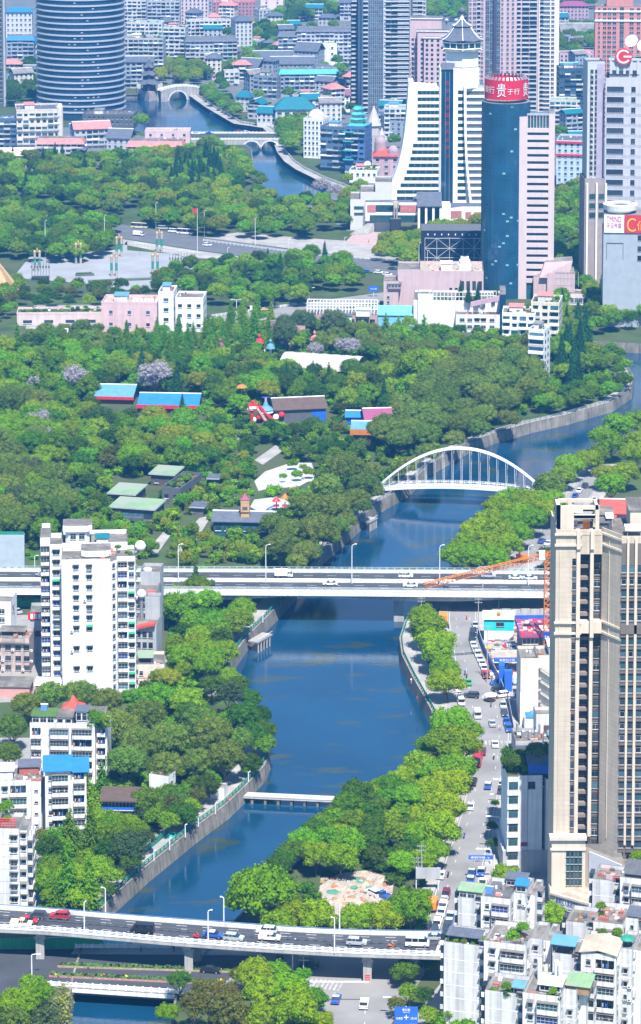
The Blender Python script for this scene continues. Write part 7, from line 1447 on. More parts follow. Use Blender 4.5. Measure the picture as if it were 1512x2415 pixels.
# ---------- old town and park buildings
C=lambda*c:mat('wall_%d_%d_%d'%tuple(int(v*100)for v in c),c,.75,.08,.3,streak=.12)
def far(name,cat,label,xl,xr,yb,yt,wall,roof='flat',rm='roof_stain',st='w',yaw=0,dep=14,FL=3.1,pitch=3.5,garden=0,wd=1.5,gap=3.0,extra=None):
 T=Block(name,label,cat,g(xl,yb),R(yaw),None);X=T.X;H=max(T.Z(yt),3);W_=X(xr);wall=M[wall]if isinstance(wall,str)else wall;T.mb('wall').box(0,W_,0,dep,0,H,wall,M[rm]);wp=T.mb('window_pane');lg=T.mb('ledge')
 n=int(H/FL)
 for i in range(n):
  z=H-FL*(i+1)
  if 'b' in st:
   k=max(1,int(W_/3.4));bw2=W_/k
   for j in range(k):
    x=bw2*j;q=rnd.random();g_=rnd.choice((M['glass'],M['glass'],M['curtain'],M['glass_teal']))
    if q<.62:wp.box(x+.3,x+bw2-.3,-.08,0,z+.2,z+2.5,g_);lg.box(x+.1,x+bw2-.1,-1.1,0,z-.1,z+rnd.choice((.5,.85,.85,1.1)),rnd.choice((wall,wall,M['plain_white'],M['grey'],gw)))
    else:wp.box(x+bw2*.25,x+bw2*.75,-.06,0,z+.9,z+2.3,g_);lg.box(x+bw2*.2,x+bw2*.8,-.5,0,z+2.35,z+2.5,M['roof_stain'])
  else:
   k=max(1,int(W_/gap))
   for j in range(k):u=W_*(j+.5)/k;wp.box(u-wd/2,u+wd/2,-.06,0,z+.9,z+2.4,rnd.choice((M['glass'],M['glass'],M['curtain'])));lg.box(u-wd/2-.1,u+wd/2+.1,-.3,0,z+.75,z+.9,M['plain_white'])
  for yy in np.arange(2,dep,4):wp.box(W_,W_+.05,yy-.7,yy+.7,z+.9,z+2.4,M['glass']);wp.box(-.05,0,yy-.7,yy+.7,z+.9,z+2.4,M['glass'])
 if roof=='gable':gable(T.mb('roof'),0,W_,0,dep,H,pitch,M[rm])
 elif roof=='gabley':gable(T.mb('roof'),0,W_,0,dep,H,pitch,M[rm],.8,'y')
 elif roof=='hip':
  b=MB();i=1.1;e=min(W_,dep)*.35;b.hexa([(-i,-i,H),(W_+i,-i,H),(W_+i,dep+i,H),(-i,dep+i,H),(e,dep*.45,H+pitch),(W_-e,dep*.45,H+pitch),(W_-e,dep*.55,H+pitch),(e,dep*.55,H+pitch)],M[rm]);b.build('roof',T.o)
 elif roof=='mansard':b=MB();b.hexa([(-.9,-.9,H-1),(W_+.9,-.9,H-1),(W_+.9,dep+.9,H-1),(-.9,dep+.9,H-1),(.8,2.4,H+2.2),(W_-.8,2.4,H+2.2),(W_-.8,dep-2,H+2.2),(.8,dep-2,H+2.2)],M[rm],M['roof_stain']);b.build('roof',T.o);T.clutter(2,W_-2,3,dep-3,H+2.2,8,int(xl))
 elif roof=='slab':T.mb('roof').box(-.7,W_+.7,-.9,dep+.7,H,H+.45,M['grey'],M[rm])
 else:
  p=T.mb('parapet')
  for a in((-.05,W_+.05,-.05,.25),(-.05,W_+.05,dep-.25,dep+.05),(-.05,.25,.25,dep-.25),(W_-.25,W_+.05,.25,dep-.25)):p.box(*a,H,H+1,wall)
  T.clutter(1,W_-1,1,dep-1,H,int(6+W_*.5),int(xl+yb))
  if rnd.random()<.6:T.shed(W_*.2,W_*.2+min(6,W_*.5),dep*.3,dep*.7,H,2.6,rnd.choice(('roof_grey','sky_roof','coral_roof','plain_white')),'facade',glass=False)
 if garden:roof_plants(T,1,W_-1,1,dep-2,H,garden)
 if extra:extra(T,X,H,W_)
 T.done(stuff=('window_pane','ledge','roof_clutter'));return T
AB='apartment block';gw,bw_,lw=C(.44,.45,.47),C(.30,.34,.41),C(.58,.57,.56)
ROWS=[('slab_tower','tower','dark narrow slab tower with a pale edge fin at the top left corner',-30,10,250,-30,'dark_grey','flat','dark_grey','w',0,14,3.1,3,0,1.5,3,lambda T,X,H,W_:T.mb('edge_fin').box(W_-.1,W_+1.3,-1,4,0,H,M['grey'])),('office_block','building','white office with tall arched bays and a bright blue roof at top left',15,76,118,28,lw,'hip','blue_roof','w',2,12,4,3),('apartment_block',AB,'grey apartments under a row of blue roof panels beside the round glass tower',16,80,165,92,bw_,'mansard','blue_roof','b'),('apartment_block',AB,'grey blue apartments with slate gables behind the riverside pavilion',296,362,208,147,bw_,'gable','slate','b',2,12),('apartment_block',AB,'white stepped apartments with roof gardens right of the round glass tower',292,386,185,92,gw,'flat','roof_stain','b',-4,16,3.1,3,12),('apartment_block',AB,'white apartment block stacked behind the stepped apartments, with a sky blue awning',300,384,130,55,lw,'flat','sky_roof','b',-4,14,3.1,3,8),('apartment_block',AB,'cream balcony apartments left of the long slate-roofed block',386,438,160,66,lw,'flat','roof_stain','b',-8,14,3.1,3,8),('apartment_block',AB,'long white block with slate mansard roof above the yellow green river trees',438,560,172,96,gw,'mansard','slate','b',6,14),('office_block','building','white tiled office with a grey blue flat roof beside the wooded slope',556,596,140,50,lw,'hip','slate','w',12,20),('school_block','building','pale colonnaded low block above the slate-roofed apartments',440,545,90,50,lw,'flat','roof_grey','b',10,10,3.1,3,6),('apartment_block',AB,'crowded white apartments at the top edge right of the glass tower',290,345,70,2,lw,'flat','roof_stain','b',0,12,3.1,3,4),('apartment_block',AB,'grey white apartments at the top edge left of the pink block',348,424,75,4,gw,'flat','roof_stain','b',-3,12,3.1,3,6),('apartment_block',AB,'pink apartment block cut by the top edge left of the brick roofs',426,492,70,-20,C(.66,.52,.52),'flat','roof_stain','w',0,14),('brick_block','building','red brown flat-roofed block near the top edge',502,604,40,6,C(.45,.20,.20),'flat','coral_roof','w',4,14),('apartment_tower','tower','pale pink tower with blank end wall cut by the top edge',615,668,44,-40,C(.76,.62,.66),'flat','roof_grey','w',-6,14,3.1,3,0,1.4,9),('apartment_block',AB,'long grey block with stacked balconies and slate eaves below the wooded ridge',700,832,150,72,C(.52,.50,.56),'mansard','slate','b',0,14),('apartment_block',AB,'shorter grey balcony block joined left of the long one',656,702,150,84,bw_,'mansard','slate','b',0,12),('traditional_hall','hall','slate gabled hall with white gable and a roof dish',694,752,160,120,bw_,'gable','slate','w',-20,16,3.1,6),('white_house','house','plain white house with four small windows behind the slate halls',750,795,155,104,M['white'],'flat','roof_grey','w',0,12,4.5,3,3,1.6,7),('traditional_hall','hall','long slate-roofed hall above the mint terraces, rear one',598,690,160,138,lw,'gable','slate','w',3,12,3.1,5),('traditional_hall','hall','long slate-roofed hall above the mint terraces, front one',640,742,178,152,gw,'gable','slate','w',3,12,3.1,5),('traditional_hall','hall','broad slate gable hall beside the trees of the upper river',560,612,190,158,bw_,'gable','slate','w',-24,16,3.1,6),('terraced_block','building','grey terraced block with mint green parapets in the old town',660,800,230,172,bw_,'mansard','mint_roof','b',4,18,3.1,3,14),('terraced_block','building','dark terraced block with white pillars left of the mint parapets',598,656,232,180,C(.24,.26,.32),'flat','slate','b',-16,16,3.1,3,8),('garden_block','building','white block with roof garden and plum eaves behind the big teal roof',690,778,268,226,gw,'flat','roof_stain','b',-12,16,3.1,3,22),('white_house','house','white house with a plum pitched roof left of the gridded tower',776,826,265,226,M['white'],'gable','plum_roof','w',8,12),('teal_hall','hall','large white hall under a wide teal hipped roof by the upper river',650,742,302,258,lw,'hip','teal_roof','w',3,18,4.4,7,0,3,5),('teal_house','house','white house with small teal gable left of the large teal hall',606,652,298,266,lw,'gable','teal_roof','w',-14,12),('teal_house','house','narrow riverside house with a teal pavilion roof nearest the pavilion',556,590,262,228,lw,'hip','teal_roof','w',-20,8,3.1,4),('teal_house','house','riverside house with two teal gables, middle of the riverside row',584,618,280,246,gw,'gabley','teal_roof','b',-22,12),('banded_block','building','dark blue office with pale ribbon balconies right of the white slab tower',1318,1384,300,164,C(.05,.09,.16),'flat','roof_stain','b',2,16,3.4),('white_block',AB,'white block with a pale green roof shed behind the bank tower',1296,1384,312,238,lw,'flat','green_roof','b',-6,14),('blue_block','building','pale blue grey block with bright red eaves right of the bank tower',1312,1384,440,334,C(.46,.56,.66),'flat','dark_grey','w',-10,24,3.4,3,0,1.4,3,lambda T,X,H,W_:[T.mb('red_eave').box(-.6,W_+.6,-.8,-.1,z,z+1,M['red'])for z in(H-.6,H-8)]),('red_roofed_house','house','rose house with a bright pink roof at the top right',1320,1388,60,14,C(.52,.32,.36),'hip','pink_roof','w',0,14),('long_hall','hall','long low hall with a pale slate roof at the top right',1324,1404,100,76,bw_,'gable','roof_grey','w',0,22,3.1,6),('low_block','building','cluttered pinkish low block with a silver globe at the top right',1320,1400,170,128,C(.55,.42,.44),'flat','roof_stain','w',0,16),('apartment_block',AB,'pale apartments right of the stone cone towers',906,958,330,256,lw,'flat','sky_roof','b',-4,14),('office_block','building','dark blue glazed office block at the far left below the slab tower',-20,40,352,282,C(.10,.14,.24),'flat','sky_roof','b',0,12),('office_block','building','beige ribbed office block with a blue grey roof at far left',40,142,355,262,C(.62,.57,.50),'flat','slate','b',8,26,4.2,3,0,1.5,3.4,lambda T,X,H,W_:T.mb('corner_turret').lathe([(2,0),(2,H+2),(1.9,H+2.4),(1.4,H+4),(0,H+4.4)],C(.62,.57,.50),12,(W_,1,0))),('market_hall','hall','market hall with pinkish sheet roof and white glazing at the left edge',-30,76,402,368,M['plain_white'],'gable','rose_sheet','b',2,20,4,3),('courtyard_block','building','old block with coral tiled eaves left of the two dark pavilions',86,196,385,336,lw,'mansard','coral_roof','b',0,14,3.4),('courtyard_block','building','old block with a slanting coral roof and blue rooftop sheds',176,262,352,306,gw,'gable','coral_roof','b',14,12,3.4,4),('sheet_shed','shed','bright blue sheet-metal rooftop shed left of the slanting coral roof',166,222,330,300,M['blue_roof'],'gable','blue_roof','w',6,8,3.1,1.5),('courtyard_block','building','slate-roofed old house between the two coral-roofed blocks',252,308,362,326,gw,'gable','slate','w',-10,14,3.4,5),('courtyard_block','building','long low pink block with coral eaves and rubble on its roof',300,430,372,342,C(.62,.50,.48),'mansard','coral_roof','w',-2,16,3.4),('courtyard_block','building','pink weathered block standing on the coral-eaved roof terrace',342,448,352,312,C(.64,.48,.48),'flat','rubble','w',0,14,3.4,3,0,1.5,6),('tower_podium','building','dark angular podium at the foot of the round glass tower',195,316,305,272,'dark_grey','flat','dark_grey','w',-4,20),('white_villa','house','white villa with arched windows and a small roof dome by the hotel tower',824,890,430,404,M['white'],'flat','roof_stain','w',-8,14,3.4,3,12,1.4,3,lambda T,X,H,W_:(T.mb('dome').lathe([(1.5,H),(1.5,H+3)],M['plain_white'],10,(W_*.6,7,0)),T.mb('dome').dome((W_*.6,7,H+3),2.2,M['plain_white']))),('domed_mansion','building','pinkish mansion with red roof and two ribbed domes beside the hotel tower',880,942,418,368,C(.50,.34,.36),'hip','red_roof','w',-4,16,4,3,0,2,4,lambda T,X,H,W_:[T.mb('dome').dome((W_*u,y,H+z),r_,C(.36,.27,.30),14,r_*1.15)for u,y,z,r_ in((.25,10,6,3.6),(.75,4,2,3.4))]+[T.mb('drum').lathe([(r_,0),(r_,H+z)],C(.42,.30,.32),14,(W_*u,y,0))for u,y,z,r_ in((.25,10,6,3.7),(.75,4,2,3.5))]),('cone_tower','building','grey stone tower house with pleated cone spires left of the hotel tower',846,905,392,322,C(.46,.44,.44),'flat','roof_grey','w',-4,14,3.4,3,0,1.3,3,lambda T,X,H,W_:[(T.mb('cone').lathe([(r_,H+z),(.1,H+z+r_*2.6)],C(.50,.46,.46),10,(W_*u,7,0)),T.mb('turret').lathe([(r_*.8,0),(r_*.8,H+z)],C(.50,.48,.47),10,(W_*u,7,0)))for u,z,r_ in((.58,6,4.6),(.08,0,1.5),(.9,-1,2.2))]),('domed_block','building','white ornate riverside block crowned by a pale dome',716,764,372,282,M['white'],'flat','roof_stain','w',-18,14,3.2,3,0,1.2,2.4,lambda T,X,H,W_:(T.mb('dome').lathe([(5,H),(5,H+1)],M['white'],18,(W_*.5,6,0)),T.mb('dome').dome((W_*.5,6,H+1),5,C(.66,.62,.58),18))),('riverside_block','building','dark blue glazed riverside block beside the domed white one',756,832,402,300,C(.10,.16,.26),'flat','roof_stain','b',-20,14,3.4),('tiered_block','building','blue riverside block crowned by a mint green tiered pagoda roof',814,862,412,300,C(.08,.16,.36),'flat','mint_roof','b',-16,16,3.4,3,0,1.5,3,lambda T,X,H,W_:[(pagoda_roof(T.mb('tier_roof'),(W_*.5,7),r_,H+z,2.2,4,M['mint_roof'],.7,r_*.5),T.mb('tier_wall').box(W_*.5-r_*.5,W_*.5+r_*.5,7-r_*.5,7+r_*.5,H+z-2,H+z+.6,lw))for r_,z in((9,.5),(7,4.2),(6,7),(4.6,10))]+[T.mb('side_eave').box(-1,W_*.45,-1.6,0,H-3-k*5.5,H-2.3-k*5.5,M['mint_roof'])for k in range(4)]),('pink_hall','hall','pink hall with a row of roof ventilators joined to white blocks',240,372,782,716,C(.66,.45,.47),'flat','rubble','w',-4,16,5.5,3,0,1.6,7,lambda T,X,H,W_:[T.mb('ventilator').box(W_*.55+k*1.7,W_*.55+k*1.7+1.1,2,3.4,H,H+1.8,M['plain_white'])for k in range(8)]),('white_hall','hall','tall white hall block right of the pink hall',374,410,784,692,M['white'],'flat','roof_stain','w',-4,14,4.5,3,0,2.2,4),('white_hall','hall','smaller white hall block at the right end of the pink hall',414,480,782,706,M['white'],'flat','roof_stain','w',-4,14,4.5,3,0,1.8,4),('long_gallery','building','long low pink gallery with planted roof at the left of the pink hall',40,240,768,742,C(.62,.50,.48),'flat','soil','w',2,12,5,3,30,4,9),('garden_hall','hall','garden hall with a pale green framed roof, rearmost',356,412,1145,1118,'brown_roof','slab','green_roof','w',-14,11,4),('garden_hall','hall','garden hall with a pale green framed roof, left one',258,320,1190,1164,'brown_roof','slab','green_roof','w',-14,13,4),('garden_hall','hall','garden hall with a pale green framed roof, nearest the pond walk',262,368,1228,1196,'dark_grey','slab','green_roof','b',-14,12,4),('garden_hall','hall','narrow dark garden wing with roof planting behind the green-roofed halls',382,428,1188,1154,'dark_grey','flat','soil','w',-18,22,4,3,16),('garden_shed','shed','small dark garden shed with flat slate roof, upper one',492,514,1148,1136,'dark_grey','slab','slate','w',-8,5),('garden_shed','shed','small dark garden shed with flat slate roof, by the paved court',452,480,1216,1200,'dark_grey','slab','slate','w',-10,6),('park_pavilion','pavilion','long park pavilion with pale sky blue roof and red valance',226,312,952,937,'brown_roof','gable','sky_roof','w',-6,16,9,3,0,1.5,3,lambda T,X,H,W_:T.mb('valance').box(-1,W_+1,-1.1,-.8,H-.9,H+.3,M['red'])),('park_pavilion','pavilion','long park pavilion with a bright blue roof and red valance',328,466,974,956,'brown_roof','gable','blue_roof','w',-4,16,9,3,0,1.5,3,lambda T,X,H,W_:T.mb('valance').box(-1,W_+1,-1.1,-.8,H-.9,H+.5,M['red'])),('ride_hall','hall','dark brown roofed ride hall with blue side walls',650,770,998,968,'dark_grey','gable','brown_roof','w',10,14,9,3,0,1.5,3,lambda T,X,H,W_:T.mb('blue_side').box(W_*.72,W_+.1,-.1,0,0,H-.4,M['blue'])),('park_pavilion','pavilion','magenta roofed pavilion beside the olive river trees',864,924,1036,996,C(.5,.1,.3),'gable','pink_roof','w',6,14,9,3.5),('park_pavilion','pavilion','small pavilion with a pale blue roof and orange valance',832,888,1052,1012,'brown_roof','gable','sky_roof','w',-4,8,9,2,0,1.5,3,lambda T,X,H,W_:T.mb('valance').box(-1,W_+1,-1.1,-.8,H-2.0,H,M['orange'])),('park_pavilion','pavilion','small blue-roofed kiosk behind the magenta pavilion',818,862,1020,984,'blue','gable','blue_roof','w',-4,8,9,1.5),('clock_house','house','glazed park house with a dark blue curved roof behind the orange clock tower',504,634,1264,1230,'glass_teal','gable','slate','w',-4,10,4,2.2,0,2,3),('river_block',AB,'cream balcony block with roof garden between the bank tower and the conifers',1252,1318,824,716,creamy,'flat','soil','b',-10,16,3.1,3,14),('river_block',AB,'white jumbled balcony block with teal awnings below the bank tower',1184,1262,826,742,M['white'],'flat','roof_stain','b',-6,14,3.1,3,10),('river_block',AB,'slim white block rising out of the olive trees beside the river point',1246,1284,905,780,M['white'],'flat','roof_stain','b',-20,9,3.1,3,4),('clock_tower','tower','slim orange brick tower with a red pyramid cap beside the glazed park house',568,588,1262,1186,C(.55,.33,.15),'flat','roof_grey','w',0,3,30,3,0,1,3,lambda T,X,H,W_:(pagoda_roof(T.mb('cap'),(W_/2,1.5),2.4,H+1,2.2,4,M['pink_roof'],0,.1),T.mb('clock_plate').box(W_*.2,W_*.8,-.1,0,H-2.4,H-1.4,M['dark_grey']),[T.mb('belt').box(-.2,W_+.2,-.2,3.2,H-k,H-k+.3,M['brown_roof'])for k in(3.5,10)])),]
mat('plum_roof',(.22,.10,.16));M['plum_roof']=MATS['plum_roof'];M['rose_sheet']=mat('rose_sheet',(.60,.48,.45),.7,.1,.4)
for r in ROWS:far(*r)
NUMW=['nearest seen and']+ONES[1:]if 0 else['very']+ONES[1:]+['tenth','eleventh','twelfth']
hs=[]
for pts,n_ in(([(440,240),(440,110),(560,60),(690,60),(830,110),(830,300),(700,300),(600,240),(520,210)],34),([(1318,420),(1318,70),(1400,70),(1400,300),(1384,420)],12),([(0,240),(18,60),(78,60),(78,240)],6),([(870,300),(960,240),(960,330),(900,360)],4),([(290,130),(420,-20),(560,-30),(600,40),(480,90)],12),([(690,20),(830,20),(830,70),(700,70)],5)):
 poly=[p.xy for p in world(pts)];k=0
 for _ in range(900):
  if k>=n_:break
  p=Vector((rnd.uniform(min(q.x for q in poly),max(q.x for q in poly)),rnd.uniform(min(q.y for q in poly),max(q.y for q in poly))))
  if inside(p,poly)and not inside(p,UV)and all((p-q).length>15 for q,_d in hs):hs.append((p,0));k+=1
cnt={}
for p,_d in sorted(hs,key=lambda q:q[0].y):
 lm=min(LAND,key=lambda k:(LAND[k].xy-p).length);wn,wc=rnd.choice((('white',lw),('grey',gw),('blue grey',bw_),('cream',C(.66,.60,.52))));rn,rf,rm=rnd.choice((('slate gabled','gable','slate'),('flat-roofed','flat','roof_stain'),('slate hipped','hip','slate'),('teal roofed','gable','teal_roof'),('grey roofed','gable','roof_grey'),('coral roofed','hip','coral_roof')));key=(wn,rn,lm);cnt.setdefault(key,[]).append(p);x,y,s_=px((p.x,p.y,0));w_=rnd.uniform(8,15);i=len(cnt[key])-1
 far('old_town_house','house','%s %s old-town house, %s closest to the %s among such'%(wn,rn,NUMW[i],lm),x-w_*s_/2,x+w_*s_/2,y,y-rnd.uniform(8,17)*s_,wc,rf,rm,rnd.choice('wb'),rnd.uniform(-30,30),rnd.uniform(8,12),3.1,rnd.uniform(2,3.5))
# ---------- round glass tower
T=Block('round_tower','round glass office tower ringed by pale floor bands at the upper left','office tower',g(184,285),0,TOWER);rr=29.5;H=112;T.o.location.y+=rr;b=T.mb('glass_wall');b.lathe([(rr,0),(rr,H)],mat('tower_glass',(.02,.05,.10),.08,.3,.25,spec=.7),64)
FLR=3.95;n=int(H/FLR)
for i in range(n):b=MB();z=5+i*FLR;b.lathe([(rr,z),(rr+.7,z),(rr+.7,z+.6),(rr+.45,z+.65),(rr+.45,z+1.1),(rr,z+1.1)],mat('band_pale',(.36,.40,.47),.5,.05,.3),64);b.build('floor_band',T.o)
b=T.mb('pale_window');r_=random.Random(8)  # scattered paler panes in curtain and frame colours
for i in range(n):
 for k in(1.30,1.38,1.46,1.53,1.2,1.12):
  if r_.random()<.42:a=-pi*.5+(k-1.25)*1.6;z=5+i*FLR+2.3;q=rr+.05;b.face([(q*cos(a),q*sin(a),z),(q*cos(a+.05),q*sin(a+.05),z),(q*cos(a+.05),q*sin(a+.05),z+.7),(q*cos(a),q*sin(a),z+.7)],M['curtain']if r_.random()<.5 else M['frame'])
T.mb('edge_rail').tube((rr*.995,-4,6),(rr*.995,-4,H),.35,M['frame'],6);T.done()
# ---------- riverside pavilion on its stone island, small dark pavilions
def pavilion(label,x,y,tiers,n=6,col='slate',base=0.0,name='pavilion'):
 T=Block(name,label,'pavilion',g(x,y)+Vector((0,0,base)),0);z=0
 for r_,h in tiers:
  b=MB();b.lathe([(r_*.62,z),(r_*.62,z+h)],M['brown_roof'],n,(0,0,0),pi/n);b.build('storey',T.o);b=MB()
  for k in range(n):a=pi/n+2*pi*k/n;b.tube((r_*.74*cos(a),r_*.74*sin(a),z),(r_*.74*cos(a),r_*.74*sin(a),z+h),.2,M['brick_red'],6)
  b.build('column',T.o);z+=h;b=MB();pagoda_roof(b,(0,0),r_,z-.4,h*.75 if(r_,h)!=tiers[-1]else h*1.5,n,M[col],1.0,r_*(.5 if(r_,h)!=tiers[-1]else.05),M['dark_grey']);b.build('roof',T.o);z+=h*.3
 b=MB();b.lathe([(.3,z+2),(.5,z+4),(.1,z+7)],M['gold'],8);b.build('finial',T.o);T.done()
P=[(323,232),(352,242),(384,234),(384,220),(352,212),(323,220)];b=MB();b.prism([tuple(g(x,y,WZ))[:2]for x,y in P],WZ-.5,3.6,mat('rubble_stone',(.50,.46,.45),.95,.3,.6),M['paving']);bb=b;o=structure('stone_island',b)
pavilion('three-tiered dark pavilion on the stone island by the humped bridge',352,225,[(8.6,5.2),(6.4,4.6),(4.8,4.0)],6,'slate',3.6,'riverside_pavilion')
pavilion('dark two-tiered pavilion beside the coral eaves, right one',193,384,[(6.2,3.8),(4.4,3.4)],6);pavilion('small dark square pavilion beside the coral eaves, left one',143,384,[(5.0,4.0)],4)
# ---------- white vault, rides, playground, square
T=Block('vault_tent','long white ribbed barrel vault tent in the park','tent',g(655,884),R(-16));b=T.mb('skin');L_,Wt,n=34,20,12
for i in range(14):
 for k in range(n):
  P=lambda i,k:(i*L_/14,Wt*.5-Wt*.5*cos(pi*(.12+.76*k/n)),7.5*sin(pi*(.12+.76*k/n))+(.22 if i%2 else 0))
  b.face([P(i,k),P(i+1,k),P(i+1,k+1),P(i,k+1)],mat('tent_white',(.46,.42,.39),.6,.05,.3))
T.mb('post').box(.2,.5,.5,.8,0,3,M['metal']);T.mb('post').box(L_-.5,L_-.2,.5,.8,0,3,M['metal']);T.done()
T=Block('slide_ride','red amusement ride with a dragon-fronted tower and two sloping beams','ride',g(592,1000));Z=T.Z
b=MB();b.box(-1,2.6,-1,1.5,Z(968),Z(952),M['red']);b.box(-.6,2.2,-1.3,-1,Z(963),Z(957),M['plain_white']);b.prism([(-1.4,-.6),(0,-1.2),(3,-.6),(3,1),(-1.4,1)],Z(966),Z(962),M['plain_white'],M['red']);b.box(.2,1.4,-.6,.8,Z(952),Z(945),M['red']);b.build('head',T.o)
for x0,x1 in((.4,.4),(2.0,6.5),(3.2,10)):b=MB();b.tube((x0,0,Z(958)),(x1,0,0),.7,M['red']if x0!=2.0 else M['rose'],6);b.build('beam',T.o)
b=MB();[b.ball((1+i*2.2,1,1.5+(i%3)),1.3,M[('plain_white','red','sky_roof','rose')[i%4]],8,5)for i in range(6)];b.build('car',T.o);T.done()
T=Block('hat_ride','blue and white striped hat-shaped tower ride beside the red one','ride',g(627,996));Z=T.Z;b=T.mb('pole');b.tube((0,0,0),(0,0,Z(938)),.5,M['rose'],8);b=T.mb('canopy');b.lathe([(3.2,Z(968)),(3.4,Z(965)),(1.2,Z(956)),(.5,Z(946))],M['sky_roof'],12);b.lathe([(3.3,Z(971)),(3.3,Z(968)),(0,Z(967))],M['plain_white'],12);b.box(-1.6,1.6,-.2,.2,Z(938),Z(936),M['blue']);T.done()
T=Block('drop_tower','thin tower ride with an orange and white disc above the dark trees','ride',g(570,968));Z=T.Z;T.mb('pole').tube((0,0,0),(0,0,Z(915)),.3,M['gold'],6);T.mb('disc').lathe([(.4,Z(918)),(2.2,Z(913)),(1.6,Z(909)),(.3,Z(906))],M['orange'],12);T.done()
for i,(x,y,m_,lab)in enumerate(((520,846,'pink_roof','pink and purple onion-topped carousel among the park trees'),(612,836,'red','red and white teacup ride left of the vault tent'),(638,848,'sky_roof','small pale blue balloon ride beside the vault tent'),(742,828,'coral_roof','coral shell-shaped ride behind the vault tent'))):
 T=Block('carousel',lab,'ride',g(x,y));T.mb('platform').lathe([(3,0),(3,.6),(0,.7)],M['plain_white'],12);T.mb('column').tube((0,0,0),(0,0,5),.6,M['plain_white'],8);T.mb('canopy').lathe([(2.1,5),(1.5,6.4),(.4,7.2),(.7,8.2),(.1,9.4)],M[m_],12);[T.mb('horse').box(2.2*cos(k),2.2*cos(k)+.5,2.2*sin(k),2.2*sin(k)+.9,1,2.2,M[('red','yellow','plain_white','blue')[k%4]])for k in range(7)];T.done()
T=Block('play_set','red and blue playground slide set on the white play square','play set',g(652,1204));b=T.mb('frame')
for i,(x,m_)in enumerate(((0,'red'),(3,'orange'),(6,'sky_roof'))):b.tube((x,0,0),(x,0,3),.2,M['wood'],5);T.mb('roof').lathe([(1.6,3.4+i%2),(.1,5.2+i%2)],M[m_],6,(x,0,0));T.mb('deck').box(x-1,x+1,-1,1,1.6,1.9,M['red'])
T.mb('slide').hexa([(6.8,-.5,1.7),(9.5,-.5,.1),(9.5,.5,.1),(6.8,.5,1.7),(6.8,-.5,2),(9.5,-.5,.4),(9.5,.5,.4),(6.8,.5,2)],M['red']);T.mb('slide').hexa([(-3.6,-.5,.1),(-.8,-.5,1.7),(-.8,.5,1.7),(-3.6,.5,.1),(-3.6,-.5,.4),(-.8,-.5,2),(-.8,.5,2),(-3.6,.5,.4)],M['blue']);T.done()
PL=[('tall paired stone and green columns of the square, far left',88,640),('tall paired stone and green columns of the square, second from left',185,622),('tall paired stone and green columns of the square, third from left',281,606),('tall paired stone and green columns of the square, far right',376,594),('short paired columns half hidden by the scaffold stage',269,652),('paired columns nearest the park trees',366,648)]
for lab,x,y in PL:
 T=Block('column_pair',lab,'columns',g(x,y),0,'paired columns on the square')
 for dx in(-1.2,1.2):
  b=MB();z=0
  for h,m_ in((3,'statue'),(3.8,'rail_green'),(2.7,'statue')):b.lathe([(.62,z),(.62,z+h)],M[m_],10,(dx,0,0));z+=h
  b.lathe([(.72,z),(.72,z+.6),(.3,z+1.2),(0,z+1.3)],M['gold'],10,(dx,0,0));b.build('column',T.o)
 b=MB();b.lathe([(.3,9.6),(.4,11),(0,12.2)],M['gold'],8);b.build('flame',T.o);T.done()
for lab,x,y in(('scaffold light stage on the square beside the red canopy',425*.99,640),('scaffold light stage at the left edge of the square',95,660)):
 T=Block('stage',lab,'stage',g(x-20,y));b=T.mb('scaffold')
 for i in range(7):
  for k in range(2):b.tube((i*1.4,k*3,0),(i*1.4,k*3,9),.09,M['metal'],4)
  for z in(3,6,9):b.tube((0,0,z),(8.4,0,z),.08,M['metal'],4)
 T.mb('deck').box(0,8.4,-1,4,0,1.2,M['black']);[T.mb('lamp').box(i*1.4-.4,i*1.4+.4,-.6,0,6.2,7,M['dark_grey'])for i in range(7)];T.done()
T=Block('gold_tent','gold ribbed cone tent at the left edge of the square','tent',g(-8,690));b=T.mb('skin')
for i in range(16):a0,a1=2*pi*i/16,2*pi*(i+1)/16;b.face([(13*cos(a0),13*sin(a0),0),(13*cos(a1),13*sin(a1),0),(-2,0,19)],M['gold']if i%2 else M['wood'])
T.done()
T=Block('canopy_frame','white steel entrance canopy frame by the car park','canopy',g(62,815),R(-3));b=T.mb('frame')
for i in range(9):b.hexa([(i*2.2,0,3),(i*2.2+.4,0,3),(i*2.2+.4,5,6),(i*2.2,5,6),(i*2.2,0,3.5),(i*2.2+.4,0,3.5),(i*2.2+.4,5,6.5),(i*2.2,5,6.5)],M['plain_white']);b.box(i*2.2,i*2.2+.25,4.8,5,0,6,M['plain_white'])
b.box(-.3,18,4.6,5.4,6.2,6.8,M['plain_white']);b.box(-.3,18,-.3,.3,3,3.6,M['plain_white']);T.done()
for i,(x,y,m_,r_)in enumerate(((690,1112,'lawn',2.6),(715,1120,'lawn',2.2),(700,1138,'lawn',2.4),(668,1142,'lawn',1.8),(728,1132,'soil',2.0))):
 b=MB();b.lathe([(r_,0),(r_,.7),(r_-.3,.7),(r_-.3,.5),(0,.55)],M['plain_white'],16);o=b.build('round_planter',None,g(x,y));tag(o,('first','second','third','fourth','fifth')[i]+' white round planter on the paved park square, counted from its far edge','planter','round planters on the park square');p=g(x,y);ROOF_PLANTS.append((p+Vector((0,0,.4)),.5,'loose spring' if i%2 else 'round mid'))
if ROOF_PLANTS:scatter('roof_garden','bushes and small plants growing in the roof gardens',[(Vector(p),s_,k,'')for p,s_,k in ROOF_PLANTS])
